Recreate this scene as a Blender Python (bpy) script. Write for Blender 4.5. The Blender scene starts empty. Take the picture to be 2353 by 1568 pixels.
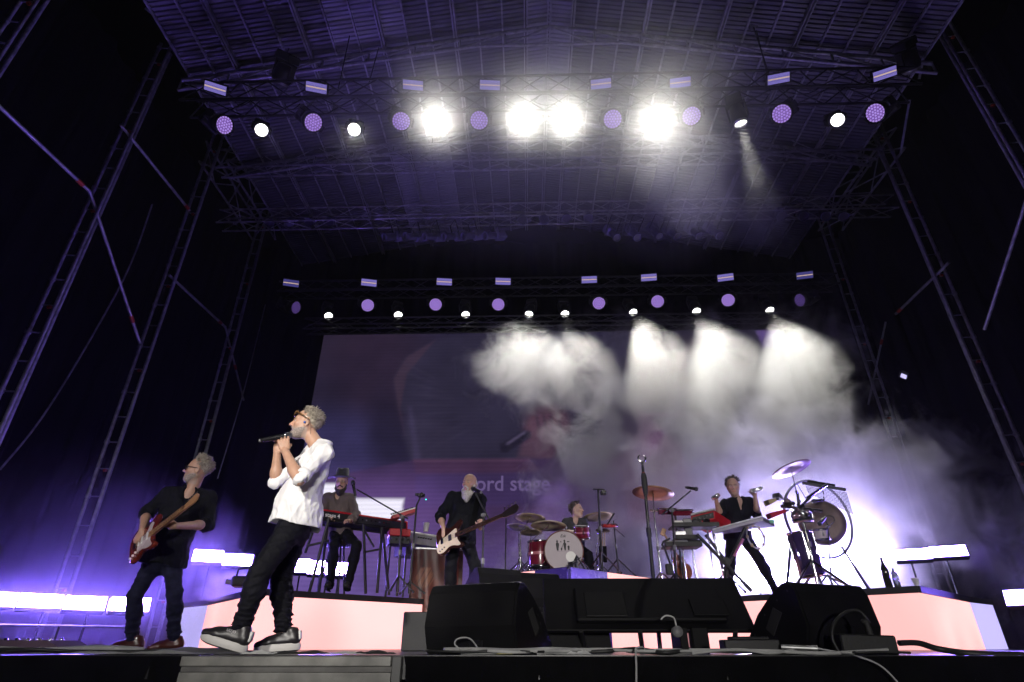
import bpy, bmesh, math, random
import numpy as np
from mathutils import Vector, Matrix, Quaternion
R = math.radians
rng = random.Random(7)
scene = bpy.context.scene
COL = scene.collection

# ------------------------------------------------------------------ camera, sky, exposure
EYE = 0.05
PITCH, YAW = R(28.2), R(1.45)
cam_d = bpy.data.cameras.new("camera"); cam = bpy.data.objects.new("camera", cam_d); COL.objects.link(cam)
cam.location = (0, 0, EYE)
cam.rotation_euler = (R(90) + PITCH, 0, YAW)
cam_d.sensor_width = 36; cam_d.lens = 19.97; cam_d.clip_start = 0.05; cam_d.clip_end = 400
scene.camera = cam
w = bpy.data.worlds.new("World"); scene.world = w; w.use_nodes = True
wn = w.node_tree.nodes; wl = w.node_tree.links
bg = wn["Background"]; sk = wn.new("ShaderNodeTexSky"); sk.sky_type = 'NISHITA'; sk.sun_disc = False
sk.sun_elevation = R(-6); sk.sun_rotation = R(200)
wl.new(sk.outputs[0], bg.inputs[0]); bg.inputs[1].default_value = 0.004
vs = scene.view_settings; vs.view_transform = 'Standard'; vs.look = 'None'; vs.gamma = 1; vs.exposure = 0.0; vs.use_curve_mapping = False
scene.render.engine = 'CYCLES'
cy = scene.cycles
cy.max_bounces = 5; cy.diffuse_bounces = 2; cy.glossy_bounces = 3; cy.transmission_bounces = 4; cy.volume_bounces = 0; cy.transparent_max_bounces = 8
cy.use_light_tree = True; cy.caustics_reflective = False; cy.caustics_refractive = False
cy.sample_clamp_direct = 0; cy.sample_clamp_indirect = 3.0
cy.use_denoising = True; cy.denoiser = 'OPENIMAGEDENOISE'
cy.use_adaptive_sampling = True; cy.adaptive_threshold = 0.05; cy.adaptive_min_samples = 20
cy.volume_step_rate = 1.0; cy.volume_max_steps = 128

# ------------------------------------------------------------------ measuring: a pixel of the 2353 x 1568 picture and one known coordinate give a point
FPX = 1305.0
def ray(x, y):
    u = (x - 1176.5) / FPX; v = (784 - y) / FPX
    d = Vector((u, math.cos(PITCH) - v * math.sin(PITCH), math.sin(PITCH) + v * math.cos(PITCH)))
    c, s = math.cos(YAW), math.sin(YAW)
    return Vector((c * d.x - s * d.y, s * d.x + c * d.y, d.z))
def P(x, y, Y=None, Z=None, X=None):
    d = ray(x, y)
    if Y is not None: k = Y / d.y
    elif Z is not None: k = (Z - EYE) / d.z
    else: k = X / d.x
    return Vector((0, 0, EYE)) + d * k

# ------------------------------------------------------------------ mesh builder
class MB:
    def __init__(s): s.v = []; s.f = []; s.sm = []; s.mi = []; s.m = 0
    def add(s, vs, fs, smooth=False):
        o = len(s.v); s.v.extend([tuple(p) for p in vs]); s.f.extend([tuple(i + o for i in f) for f in fs])
        s.sm.extend([smooth] * len(fs)); s.mi.extend([s.m] * len(fs)); return s
    def box(s, c, d, rot=None, bev=0.0):
        hx, hy, hz = d[0] / 2, d[1] / 2, d[2] / 2
        if bev <= 0:
            vs = [(x, y, z) for x in (-hx, hx) for y in (-hy, hy) for z in (-hz, hz)]
            fs = [(0, 1, 3, 2), (4, 6, 7, 5), (0, 4, 5, 1), (2, 3, 7, 6), (0, 2, 6, 4), (1, 5, 7, 3)]
        else:
            b = min(bev, hx * .9, hy * .9, hz * .9); vs = []; idx = {}
            for i, sx in enumerate((-1, 1)):
                for j, sy in enumerate((-1, 1)):
                    for k, sz in enumerate((-1, 1)):
                        for a in range(3):
                            p = [sx * (hx - b), sy * (hy - b), sz * (hz - b)]; p[a] = (sx * hx, sy * hy, sz * hz)[a]
                            idx[(i, j, k, a)] = len(vs); vs.append(tuple(p))
            g = lambda *q: idx[q]; fs = []
            for a in range(3):
                for e in (0, 1):
                    o = [t for t in range(3) if t != a]; q = []
                    for (m, n) in ((0, 0), (1, 0), (1, 1), (0, 1)):
                        c3 = [0, 0, 0]; c3[a] = e; c3[o[0]] = m; c3[o[1]] = n; q.append(g(*c3, a))
                    if (e == 1) == (a == 1): q.reverse()
                    fs.append(tuple(q))
            for a in range(3):
                o = [t for t in range(3) if t != a]
                for m in (0, 1):
                    for n in (0, 1):
                        c0 = [0, 0, 0]; c1 = [0, 0, 0]; c1[a] = 1
                        for c3 in (c0, c1): c3[o[0]] = m; c3[o[1]] = n
                        fs.append((g(*c0, o[0]), g(*c1, o[0]), g(*c1, o[1]), g(*c0, o[1])))
            for i in (0, 1):
                for j in (0, 1):
                    for k in (0, 1): fs.append((g(i, j, k, 0), g(i, j, k, 1), g(i, j, k, 2)))
        c = Vector(c)
        if rot is not None:
            vs = [c + rot @ Vector(p) for p in vs]
        else: vs = [c + Vector(p) for p in vs]
        return s.add(vs, fs)
    def tube(s, a, b, r, r2=None, n=8, cap=True, smooth=True):
        a = Vector(a); b = Vector(b); r2 = r if r2 is None else r2
        d = b - a
        if d.length < 1e-6: return s
        q = d.to_track_quat('Z', 'Y'); vs = []
        for p, rr in ((a, r), (b, r2)):
            for i in range(n):
                t = 2 * math.pi * i / n; vs.append(p + q @ Vector((math.cos(t) * rr, math.sin(t) * rr, 0)))
        fs = [(i, (i + 1) % n, n + (i + 1) % n, n + i) for i in range(n)]
        s.add(vs, fs, smooth)
        if cap: s.add(vs, [tuple(range(n - 1, -1, -1)), tuple(range(n, 2 * n))])
        return s
    def path(s, pts, r, n=6, closed=False, smooth=True):
        pts = [Vector(p) for p in pts]; m = len(pts); rs = r if isinstance(r, (list, tuple)) else [r] * m
        vs = []; prev = None
        for i, p in enumerate(pts):
            if closed: t = pts[(i + 1) % m] - pts[i - 1]
            else: t = pts[min(i + 1, m - 1)] - pts[max(i - 1, 0)]
            t.normalize()
            if prev is None:
                up = Vector((0, 0, 1)) if abs(t.z) < .9 else Vector((1, 0, 0))
                x = t.cross(up).normalized()
            else:
                x = (prev - t * prev.dot(t)).normalized()
            prev = x; y = t.cross(x)
            for k in range(n):
                a = 2 * math.pi * k / n; vs.append(p + (x * math.cos(a) + y * math.sin(a)) * rs[i])
        fs = []
        for i in range(m if closed else m - 1):
            j = (i + 1) % m
            for k in range(n): fs.append((i * n + k, i * n + (k + 1) % n, j * n + (k + 1) % n, j * n + k))
        s.add(vs, fs, smooth)
        if not closed: s.add(vs, [tuple(range(n - 1, -1, -1)), tuple(range((m - 1) * n, m * n))])
        return s
    def lathe(s, prof, c=(0, 0, 0), ax=(0, 0, 1), n=24, smooth=True, cap0=False, cap1=False):
        c = Vector(c); q = Vector(ax).normalized().to_track_quat('Z', 'Y'); vs = []
        for (r, z) in prof:
            for i in range(n):
                t = 2 * math.pi * i / n; vs.append(c + q @ Vector((math.cos(t) * r, math.sin(t) * r, z)))
        fs = [(a * n + i, a * n + (i + 1) % n, (a + 1) * n + (i + 1) % n, (a + 1) * n + i) for a in range(len(prof) - 1) for i in range(n)]
        s.add(vs, fs, smooth); m = len(prof)
        if cap0: s.add(vs, [tuple(range(n - 1, -1, -1))])
        if cap1: s.add(vs, [tuple(range((m - 1) * n, m * n))])
        return s
    def disc(s, c, ax, r, n=24): return s.lathe([(r, 0)], c, ax, n, cap1=True)
    def ball(s, c, r, n=10, sc=(1, 1, 1), rot=None):
        c = Vector(c); vs = []; fs = []; m = n; h = n // 2 + 1
        for i in range(h + 1):
            th = math.pi * i / h
            for k in range(m):
                ph = 2 * math.pi * k / m
                p = Vector((math.sin(th) * math.cos(ph) * r * sc[0], math.sin(th) * math.sin(ph) * r * sc[1], math.cos(th) * r * sc[2]))
                vs.append(c + (rot @ p if rot is not None else p))
        for i in range(h):
            for k in range(m): fs.append((i * m + k, (i + 1) * m + k, (i + 1) * m + (k + 1) % m, i * m + (k + 1) % m))
        return s.add(vs, fs, True)
    def prism(s, poly, a, b, smooth=False):
        """poly: 3-D points of one outline; a, b: offsets (vectors) of its two ends"""
        n = len(poly); a = Vector(a); b = Vector(b)
        vs = [Vector(p) + a for p in poly] + [Vector(p) + b for p in poly]
        fs = [(i, (i + 1) % n, n + (i + 1) % n, n + i) for i in range(n)]
        s.add(vs, fs, smooth); s.add(vs, [tuple(range(n - 1, -1, -1)), tuple(range(n, 2 * n))]); return s
    def quad(s, *p): return s.add(p, [tuple(range(len(p)))])
    def mesh(s, name, mats, off=None, xf=None):
        me = bpy.data.meshes.new(name)
        vs = s.v
        if xf is not None: vs = [tuple(xf @ Vector(p)) for p in vs]
        if off is not None: vs = [(p[0] - off[0], p[1] - off[1], p[2] - off[2]) for p in vs]
        me.from_pydata(vs, [], s.f)
        for m in (mats if isinstance(mats, (list, tuple)) else [mats]): me.materials.append(m)
        me.polygons.foreach_set("use_smooth", s.sm); me.polygons.foreach_set("material_index", s.mi)
        me.update(); return me
    def build(s, name, mats, parent=None, world=False):
        off = tuple(parent.location) if (world and parent is not None) else None
        return link(name, s.mesh(name, mats, off), parent)

def link(name, me, parent=None):
    o = bpy.data.objects.new(name, me); COL.objects.link(o)
    if parent is not None: o.parent = parent
    return o
def tag(o, label=None, cat=None, group=None, kind=None):
    if label: o['label'] = label
    if cat: o['category'] = cat
    if group: o['group'] = group
    if kind: o['kind'] = kind
    return o
def thing(name, label, cat, loc=(0, 0, 0), rotz=0, group=None, rot=None):
    o = bpy.data.objects.new(name, None); COL.objects.link(o); o.empty_display_size = .1
    o.location = loc; o.rotation_euler = rot if rot else (0, 0, rotz)
    return tag(o, label, cat, group)
def kids(o): return [c for c in COL.objects if c.parent == o]
_kids = {}
def copy_tree(root, loc=None, rot=None, label=None, group=None):
    if root.name not in _kids:
        k1 = [c for c in COL.objects if c.parent is root or c.parent == root]
        _kids[root.name] = [(c, [g for g in COL.objects if g.parent == c]) for c in k1]
    r = root.copy(); COL.objects.link(r)
    if loc is not None: r.location = loc
    if rot is not None: r.rotation_euler = rot
    if label: r['label'] = label
    if group: r['group'] = group
    for c, gs in _kids[root.name]:
        d = c.copy(); COL.objects.link(d); d.parent = r
        for g in gs:
            e = g.copy(); COL.objects.link(e); e.parent = d
    return r

# ------------------------------------------------------------------ materials
def mat(name, col, rough=.5, metal=0.0, var=.25, scale=6.0, bump=0.0, bscale=40.0, coat=0.0, sheen=0.0, emit=None, estr=0.0, spec=.5, vcol=None, trans=0.0, sss=0.0):
    m = bpy.data.materials.new(name); m.use_nodes = True; nt = m.node_tree; n = nt.nodes; l = nt.links
    b = n["Principled BSDF"]; b.inputs["Roughness"].default_value = rough; b.inputs["Metallic"].default_value = metal
    b.inputs["Coat Weight"].default_value = coat; b.inputs["Specular IOR Level"].default_value = spec
    b.inputs["Sheen Weight"].default_value = sheen; b.inputs["Transmission Weight"].default_value = trans
    if sss: b.inputs["Subsurface Weight"].default_value = sss; b.inputs["Subsurface Radius"].default_value = (.012, .005, .003)
    tc = n.new("ShaderNodeTexCoord"); ns = n.new("ShaderNodeTexNoise"); ns.inputs["Scale"].default_value = scale; ns.inputs["Detail"].default_value = 6
    l.new(tc.outputs["Object"], ns.inputs["Vector"])
    base = n.new("ShaderNodeRGB"); base.outputs[0].default_value = (*col, 1); src = base.outputs[0]
    if vcol:
        at = n.new("ShaderNodeAttribute"); at.attribute_name = vcol; src = at.outputs["Color"]
    mx = n.new("ShaderNodeMix"); mx.data_type = 'RGBA'; mx.blend_type = 'MULTIPLY'; mx.inputs[0].default_value = 1
    rp = n.new("ShaderNodeMapRange"); rp.inputs["From Min"].default_value = .3; rp.inputs["From Max"].default_value = .7
    rp.inputs["To Min"].default_value = 1 - var; rp.inputs["To Max"].default_value = 1 + var * .5
    l.new(ns.outputs["Fac"], rp.inputs["Value"]); l.new(src, mx.inputs[6]); l.new(rp.outputs[0], mx.inputs[7])
    l.new(mx.outputs[2], b.inputs["Base Color"])
    rr = n.new("ShaderNodeMapRange"); rr.inputs["To Min"].default_value = max(0, rough - .1); rr.inputs["To Max"].default_value = min(1, rough + .12)
    l.new(ns.outputs["Fac"], rr.inputs["Value"]); l.new(rr.outputs[0], b.inputs["Roughness"])
    if bump > 0:
        n2 = n.new("ShaderNodeTexNoise"); n2.inputs["Scale"].default_value = bscale; n2.inputs["Detail"].default_value = 3
        l.new(tc.outputs["Object"], n2.inputs["Vector"])
        bp = n.new("ShaderNodeBump"); bp.inputs["Strength"].default_value = bump; bp.inputs["Distance"].default_value = .01
        l.new(n2.outputs["Fac"], bp.inputs["Height"]); l.new(bp.outputs[0], b.inputs["Normal"])
    if emit is not None:
        b.inputs["Emission Color"].default_value = (*emit, 1); b.inputs["Emission Strength"].default_value = estr
    return m
def emitmat(name, col, strength):
    m = bpy.data.materials.new(name); m.use_nodes = True; n = m.node_tree.nodes; n.clear()
    o = n.new("ShaderNodeOutputMaterial"); e = n.new("ShaderNodeEmission"); e.inputs[0].default_value = (*col, 1); e.inputs[1].default_value = strength
    m.node_tree.links.new(e.outputs[0], o.inputs[0]); return m
def lamp(kind, name, loc, target, energy, col=(1, 1, 1), size=.1, angle=40, blend=.2, parent=None):
    d = bpy.data.lights.new(name, kind); d.energy = energy; d.color = col
    if kind == 'SPOT': d.spot_size = R(angle); d.spot_blend = blend; d.shadow_soft_size = size
    if kind == 'AREA':
        d.shape = 'RECTANGLE'; d.size = size if not isinstance(size, tuple) else size[0]; d.size_y = size if not isinstance(size, tuple) else size[1]; d.spread = R(angle)
    if kind == 'POINT': d.shadow_soft_size = size
    o = bpy.data.objects.new(name, d); COL.objects.link(o); o.location = loc
    o.rotation_euler = (Vector(target) - Vector(loc)).to_track_quat('-Z', 'Y').to_euler()
    return o

M = {}
M['black'] = mat('black_paint', (.010, .010, .011), .55, var=.4, bump=.15, bscale=60)
M['black_gloss'] = mat('black_lacquer', (.012, .012, .014), .25, var=.3)
M['black_cloth'] = mat('black_cloth', (.0045, .0045, .005), .95, var=.4, bump=.3, bscale=120, spec=.05)
M['rubber'] = mat('black_rubber', (.02, .02, .02), .7)
M['chrome'] = mat('chrome', (.75, .75, .78), .12, 1.0, var=.15)
M['steel'] = mat('galvanised_steel', (.5, .5, .54), .42, .45, var=.4, scale=9, bump=.1)
M['alu'] = mat('dull_aluminium', (.5, .5, .5), .4, .9, var=.4, scale=7)
M['truss_black'] = mat('black_truss_paint', (.03, .03, .035), .4, .3, var=.4)
M['red_coupler'] = mat('orange_red_coupler', (.5, .05, .02), .5, var=.2)
M['white_plastic'] = mat('white_plastic', (.75, .74, .72), .4, var=.1)
M['grey_plastic'] = mat('grey_plastic', (.16, .16, .17), .45, var=.2)
M['cable_grey'] = mat('grey_cable', (.42, .42, .42), .6, var=.3)
M['cable_black'] = mat('black_cable', (.02, .02, .02), .5, var=.2)
M['wood_dark'] = mat('dark_stained_wood', (.06, .022, .012), .4, var=.5, scale=14)
M['red_gloss'] = mat('red_keyboard_paint', (.42, .012, .02), .3, var=.15)
M['brass'] = mat('cymbal_bronze', (.45, .36, .19), .42, .2, var=.3, scale=4)
# ------------------------------------------------------------------ lights that the photograph shows burning
VIO = (.30, .19, 1.0)
WARMW = (1.0, .98, .88)

# ------------------------------------------------------------------ the setting
EDGE = 3.75                       # the front edge of the stage
H1, H2, HP = .65, 1.0, .35        # keyboard and percussion risers, drum riser, low centre platform
mb = MB(); mb.box((0, 0, -1.56), (120, 120, .02)); g = mb.build('ground', mat('pit_ground', (.06, .06, .06), .9, bump=.4)); tag(g, kind='structure')
mb = MB(); mb.box((.5, (EDGE + 15.5) / 2, -.06), (22, 15.5 - EDGE, .12))
M['floor'] = mat('black_stage_floor', (.02, .02, .022), .32, var=.5, scale=2.5, bump=.08, bscale=25)
tag(mb.build('stage_floor', M['floor']), kind='structure')
# front edge of the stage: black skirt, one bare aluminium deck frame
mb = MB()
x0, x1 = P(430, 1515, Y=EDGE).x, P(905, 1515, Y=EDGE).x
def skirt(name, a, b, lab, seed):
    r = random.Random(seed); mb = MB(); n = int((b - a) / .035); vs = []; fs = []
    ph = [r.uniform(0, 6) for _ in range(4)]
    for i in range(n + 1):
        x = a + (b - a) * i / n; d = .012 * math.sin(x * 31 + ph[0]) + .009 * math.sin(x * 53 + ph[1]) + .012 * math.sin(x * 13 + ph[2])
        for j, z in enumerate((-.004, -.05, -.3, -.8, -1.5)):
            vs.append((x + (.05 * j * .3 * math.sin(x * 7)), EDGE - .012 + d * min(1, j * .5) - .004 * j, z))
    for i in range(n):
        for j in range(4): fs.append((i * 5 + j, i * 5 + 5 + j, i * 5 + 6 + j, i * 5 + 1 + j))
    mb.add(vs, fs, True)
    tag(mb.build(name, M['black_cloth']), lab, 'stage skirt')
skirt('stage_skirt', -11, x0 + .005, 'loose pleated black cloth skirt hanging left of the grey metal deck panel', 1)
skirt('stage_skirt', x1 + .06, 11, 'long flat black cloth skirt hanging below the monitors, right of the grey metal deck panel', 2)
t = thing('deck_panel', 'bare scuffed grey aluminium edge panel of the stage below the singer', 'deck panel', ((x0 + x1) / 2, EDGE, 0))
am = mat('scuffed_grey_aluminium', (.27, .265, .25), .55, .25, var=.55, scale=5, bump=.1)
mb = MB(); mb.box(((x0 + x1) / 2, EDGE - .035, -.029), (x1 - x0, .07, .05), bev=.004); mb.build('top_rail', am, t, True)
mb = MB(); mb.box(((x0 + x1) / 2, EDGE - .022, -.069), (x1 - x0, .04, .026)); mb.build('groove_rail', mat('shaded_grey_alu', (.16, .155, .15), .6, .2, var=.5), t, True)
mb = MB(); mb.box(((x0 + x1) / 2, EDGE - .03, -.29), (x1 - x0, .05, .41)); mb.build('face_sheet', am, t, True)
mb = MB(); mb.box((x1 + .03, EDGE - .03, -.1), (.055, .06, .19), bev=.004); mb.build('corner_bracket', mat('grey_bracket', (.1, .1, .1), .5, .4), t, True)

# side and back drapes
def drape(name, a, b, z0, z1, lab, seed, amp=.06):
    r = random.Random(seed); a = Vector((*a, 0)); b = Vector((*b, 0)); L = (b - a).length; n = int(L / .12); d = (b - a).normalized(); nn = Vector((-d.y, d.x, 0))
    vs = []; fs = []; ph = [r.uniform(0, 6) for _ in range(4)]
    for i in range(n + 1):
        s = L * i / n; o = amp * (math.sin(s * 9 + ph[0]) + .6 * math.sin(s * 15.3 + ph[1]) + .8 * math.sin(s * 4.1 + ph[2]))
        for z in (z0, (z0 + z1) / 2, z1):
            p = a + d * s + nn * o; vs.append((p.x, p.y, z))
    for i in range(n):
        for j in range(2): fs.append((i * 3 + j, i * 3 + 3 + j, i * 3 + 4 + j, i * 3 + 1 + j))
    mb = MB(); mb.add(vs, fs, True); tag(mb.build(name, M['drape']), lab, 'curtain')
M['drape'] = mat('black_drape', (.005, .005, .007), .9, var=.3, bump=.2, bscale=30, spec=.1)
drape('side_curtain', (-9.4, 4.2), (-9.4, 15.6), -.1, 12.3, 'tall black cloth wall closing the stage on the guitarist side', 3)
drape('side_curtain', (10.6, 4.2), (10.6, 15.6), -.1, 12.3, 'tall black cloth wall closing the stage on the percussion side', 4)
drape('back_curtain', (-9.6, 15.7), (10.8, 15.7), -.1, 12.3, 'black cloth wall across the back of the stage behind the big screen', 5)

# ------------------------------------------------------------------ roof
XR, ZR, SL = .63, 12.45, R(11.0)
roof = thing('stage_roof', 'corrugated gable roof of the stage seen from below in violet light', 'roof', (XR, 9.5, ZR))
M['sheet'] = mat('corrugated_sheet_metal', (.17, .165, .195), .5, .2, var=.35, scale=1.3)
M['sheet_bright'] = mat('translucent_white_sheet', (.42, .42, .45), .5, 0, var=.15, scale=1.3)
SEC = [(4.0, 7.9), (7.9, 10.45), (10.45, 14.9)]
BAY = .53
def sheet_mesh(ya, yb, m, wd=BAY - .012):
    mb = MB(); n = int((yb - ya) / .095); prof = []
    for i in range(n):
        y = ya + (yb - ya) * i / n; p = (yb - ya) / n
        prof += [(y, 0), (y + p * .42, 0), (y + p * .55, .032), (y + p * .87, .032)]
    prof.append((yb, 0)); k = len(prof); vs = []
    for x in (0, wd): vs += [(x, y, z) for y, z in prof]
    mb.add(vs, [(i, i + 1, k + i + 1, k + i) for i in range(k - 1)])
    return mb.mesh('roof_sheet', m)
sheets = {}
for si, (ya, yb) in enumerate(SEC):
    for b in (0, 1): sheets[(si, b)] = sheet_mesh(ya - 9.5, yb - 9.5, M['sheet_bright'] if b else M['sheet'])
NB = 15
for side in (-1, 1):
    for k in range(NB):
        for si in range(3):
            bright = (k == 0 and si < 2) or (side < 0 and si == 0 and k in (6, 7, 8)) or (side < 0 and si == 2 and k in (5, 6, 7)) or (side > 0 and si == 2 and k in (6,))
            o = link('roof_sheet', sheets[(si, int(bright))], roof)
            s = BAY * (k + (.0 if side > 0 else 1.0)) + .006
            o.location = (side * BAY * k * math.cos(SL), 0, -BAY * k * math.sin(SL))
            o.rotation_euler = (0, SL if side > 0 else math.pi - SL, 0)
            if side < 0: o.scale = (1, 1, -1)
mbp = MB(); mbp.box((0, 0, 0), (.035, 10.9, .05)); pm = mbp.mesh('purlin', M['steel'])
mbp = MB(); mbp.box((-.03, 0, -.02), (.03, 10.9, .1)); mbp.box((.03, 0, -.02), (.03, 10.9, .1)); pm2 = mbp.mesh('double_purlin', M['steel'])
for side in (-1, 1):
    for k in range(1, NB + 1):
        main = k % 3 == 1
        o = link('double_purlin' if main else 'purlin', pm2 if main else pm, roof)
        o.location = (side * BAY * k * math.cos(SL), -.05, -BAY * k * math.sin(SL) - (.07 if main else .03))
o = link('ridge_beam', pm2, roof); o.location = (0, -.05, -.1)

def lattice(name, A, B, mats, lab, cat, w=.3, h=.4, bay=.5, r=.024, rb=.011, join=False, group=None, faces=(0, 1, 2, 3), upv=(0, 0, 1), t=None):
    """box truss from A to B (centre line): four chords and zig-zag braces"""
    A = Vector(A); B = Vector(B); d = (B - A).normalized(); up = Vector(upv); up = (up - d * up.dot(d)).normalized(); sd = d.cross(up)
    if t is None: t = thing(name, lab, cat, A.lerp(B, .5), group=group)
    cs = [sd * w / 2 + up * h / 2, sd * -w / 2 + up * h / 2, sd * -w / 2 - up * h / 2, sd * w / 2 - up * h / 2]
    for c in cs:
        mb = MB(); mb.tube(A + c, B + c, r, n=8); mb.build('chord', mats, t, True)
    L = (B - A).length; n = max(2, int(round(L / bay))); lm = MB(); cache = {}
    for f in faces:
        c0, c1 = cs[f], cs[(f + 1) % 4]
        for i in range(n):
            p = A + d * (L * i / n) + (c0 if i % 2 == 0 else c1); q = A + d * (L * (i + 1) / n) + (c1 if i % 2 == 0 else c0)
            if join: lm.tube(p, q, rb, n=5, cap=False)
            else:
                key = (f, i % 2)
                if key not in cache:
                    mb = MB(); mb.tube((0, 0, 0), q - p, rb, n=6, cap=False); cache[key] = mb.mesh('brace', mats)
                o = link('brace', cache[key], t); o.location = p - t.location
    if join: tag(lm.build('lattice', mats, t, True), kind='stuff')
    return t
# gable frames under the sheets
def gable(Y, lab, zoff=0):
    t = thing('gable_frame', lab, 'roof truss', (XR, Y, ZR), group='gable frames under the roof')
    sl = math.tan(SL); hw = 7.9; dep = .62
    top = lambda x: Vector((XR + x, Y, ZR - .2 - abs(x) * sl)); bot = lambda x: Vector((XR + x, Y, ZR - .2 - dep - max(abs(x) - 1.6, 0) * sl))
    for s in (-1, 1):
        mb = MB(); mb.tube(top(0), top(s * hw), .045); mb.build('top_chord', M['steel'], t, True)
        mb = MB(); mb.tube(bot(s * 1.6), bot(s * hw), .035); mb.build('bottom_chord', M['steel'], t, True)
        for k in range(8):
            a = s * (k + .0) * hw / 8; b = s * (k + 1) * hw / 8
            mb = MB(); mb.tube(top(a), bot(b), .022, n=6); mb.build('diagonal', M['steel'], t, True)
            mb = MB(); mb.tube(bot(b), top(b), .022, n=6); mb.build('upright', M['steel'], t, True)
    mb = MB(); mb.tube(bot(-1.6), bot(1.6), .03); mb.build('collar_tie', M['steel'], t, True)
gable(7.9, 'steel gable frame spanning the roof above the front light truss')
gable(10.45, 'steel gable frame spanning the roof behind the front light truss')
lattice('cross_beam', (-7.8, 10.6, 11.05), (9.0, 10.6, 11.25), M['steel'], 'wide steel lattice beam crossing the roof behind the glaring front lamps', 'roof truss', .35, .62, .85, .03, .016)
lattice('side_beam', (-7.9, 10.4, 11.3), (-7.9, 13.6, 11.3), M['steel'], 'steel lattice beam joining the two rear tower heads on the guitarist side', 'roof truss', .7, .7, .75, .03, .018)
lattice('side_beam', (9.15, 10.4, 11.3), (9.15, 13.6, 11.3), M['steel'], 'steel lattice beam joining the two rear tower heads on the percussion side', 'roof truss', .7, .7, .75, .03, .018)

# ------------------------------------------------------------------ scaffold towers and braces
def tower(X, Y, z1, lab, grp):
    t = thing('scaffold_tower', lab, 'scaffold tower', (X, Y, 0), group=grp)
    s = -1 if X < 0 else 1
    pts = [(0, 0), (s * -.23, .03), (s * -.07, .26)]
    for i, (dx, dy) in enumerate(pts):
        mb = MB(); mb.tube((X + dx, Y + dy, -.02), (X + dx, Y + dy, z1), .034 if i != 1 else .03, n=8); mb.build('standard', M['steel'], t, True)
    mb = MB(); mb.tube((0, 0, 0), (s * -.23, .03, 0), .012, n=6, cap=False); me = mb.mesh('rung', M['steel'])
    mb = MB(); mb.tube((0, 0, 0), (0, 0, .07), .045, n=8); mc = mb.mesh('coupler', M['steel']); mb = MB(); mb.tube((0, 0, 0), (0, 0, .07), .045, n=8); mr = mb.mesh('red_coupler', M['red_coupler'])
    z = .4; k = 0
    while z < z1 - .1:
        o = link('rung', me, t); o.location = (0, 0, z)
        if k % 2 == 0:
            o = link('coupler', mc, t); o.location = (0, 0, z - .03)
        if k % 4 == 1:
            o = link('coupler', mr, t); o.location = (s * -.12, .02, z - .03); o.rotation_euler = (0, R(90), 0); o.scale = (.7, .7, .7)
        z += .52; k += 1
    return t
TL, TR = -8.1, 9.15
GL, GR = 'scaffold towers on the guitarist side', 'scaffold towers on the percussion side'
tower(TL, 5.3, 12.0, 'nearest scaffold tower on the guitarist side, cut by the top left picture corner', GL)
tower(TL, 7.9, 12.0, 'tall violet-lit ladder tower running down the left picture edge', GL)
tower(TL, 10.4, 11.9, 'ladder tower rising behind the guitarist to the left end of the front light truss', GL)
tower(TL, 13.4, 11.9, 'rearmost dark ladder tower on the guitarist side beside the screen', GL)
tower(TR, 7.7, 12.0, 'tall ladder tower leaving the picture at the upper right edge', GR)
tower(TR, 10.4, 11.9, 'violet-lit ladder tower on the right standing between two others', GR)
tower(TR, 13.6, 11.9, 'rearmost dark ladder tower on the right, above the smoke', GR)
def bar(name, a, b, r, m, lab, cat, red=(.9,), grp=None):
    t = thing(name, lab, cat, a, group=grp); a = Vector(a); b = Vector(b)
    mb = MB(); mb.tube(a, b, r, n=8); mb.build('tube', m, t, True)
    for f in red:
        p = a.lerp(b, f); q = p + (b - a).normalized() * .14; mb = MB(); mb.tube(p, q, r * 1.35, n=8); mb.build('coupler', M['red_coupler'], t, True)
GB = 'diagonal scaffold braces between the towers'
LX, RX = TL + .15, TR - .15
bar('scaffold_brace', P(-60, 190, X=LX), P(206, 440, X=LX), .03, M['steel'], 'bright violet tube slanting down from the left picture edge to the tall ladder tower', 'scaffold tube', (.87,), GB)
bar('scaffold_brace', P(206, 440, X=LX), P(322, 790, X=LX), .03, M['steel'], 'steep tube from the tall left ladder tower down to the tower behind the guitarist', 'scaffold tube', (.8,), GB)
bar('scaffold_brace', P(277, 287, X=LX), P(436, 484, X=LX), .03, M['steel'], 'upper slanting tube between the tall left tower and the one behind it', 'scaffold tube', (.92,), GB)
bar('scaffold_brace', P(388, 632, X=LX), P(518, 752, X=LX), .03, M['steel'], 'slanting tube between the second and the rearmost tower on the left', 'scaffold tube', (.86,), GB)
bar('scaffold_brace', P(518, 752, X=LX), P(560, 920, X=LX), .025, M['steel'], 'dim steep tube below the rearmost tower joint on the left', 'scaffold tube', (.5,), GB)
bar('scaffold_brace', P(390, 0, X=LX + .4), P(512, 190, X=LX + .4), .028, M['steel'], 'long violet roof tube running down to the left end of the front light truss', 'scaffold tube', (.02,), GB)
bar('scaffold_brace', P(400, 48, X=LX + .5), P(436, 180, X=LX + .5), .024, M['steel'], 'short roof tube at the top left beside the long violet one', 'scaffold tube', (.35,), GB)
bar('scaffold_brace', P(335, 20, X=LX), P(385, 60, X=LX), .026, M['steel'], 'short stub tube at the head of the tall left tower', 'scaffold tube', (.5,), GB)
bar('scaffold_brace', P(2420, 270, X=RX), P(2262, 758, X=RX), .03, M['steel'], 'bright violet tube slanting to the right-hand tower from the right picture edge', 'scaffold tube', (), GB)
bar('scaffold_brace', P(2180, 604, X=RX), P(2058, 722, X=RX), .03, M['steel'], 'slanting tube joining the two rear towers on the right', 'scaffold tube', (.88,), GB)
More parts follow.
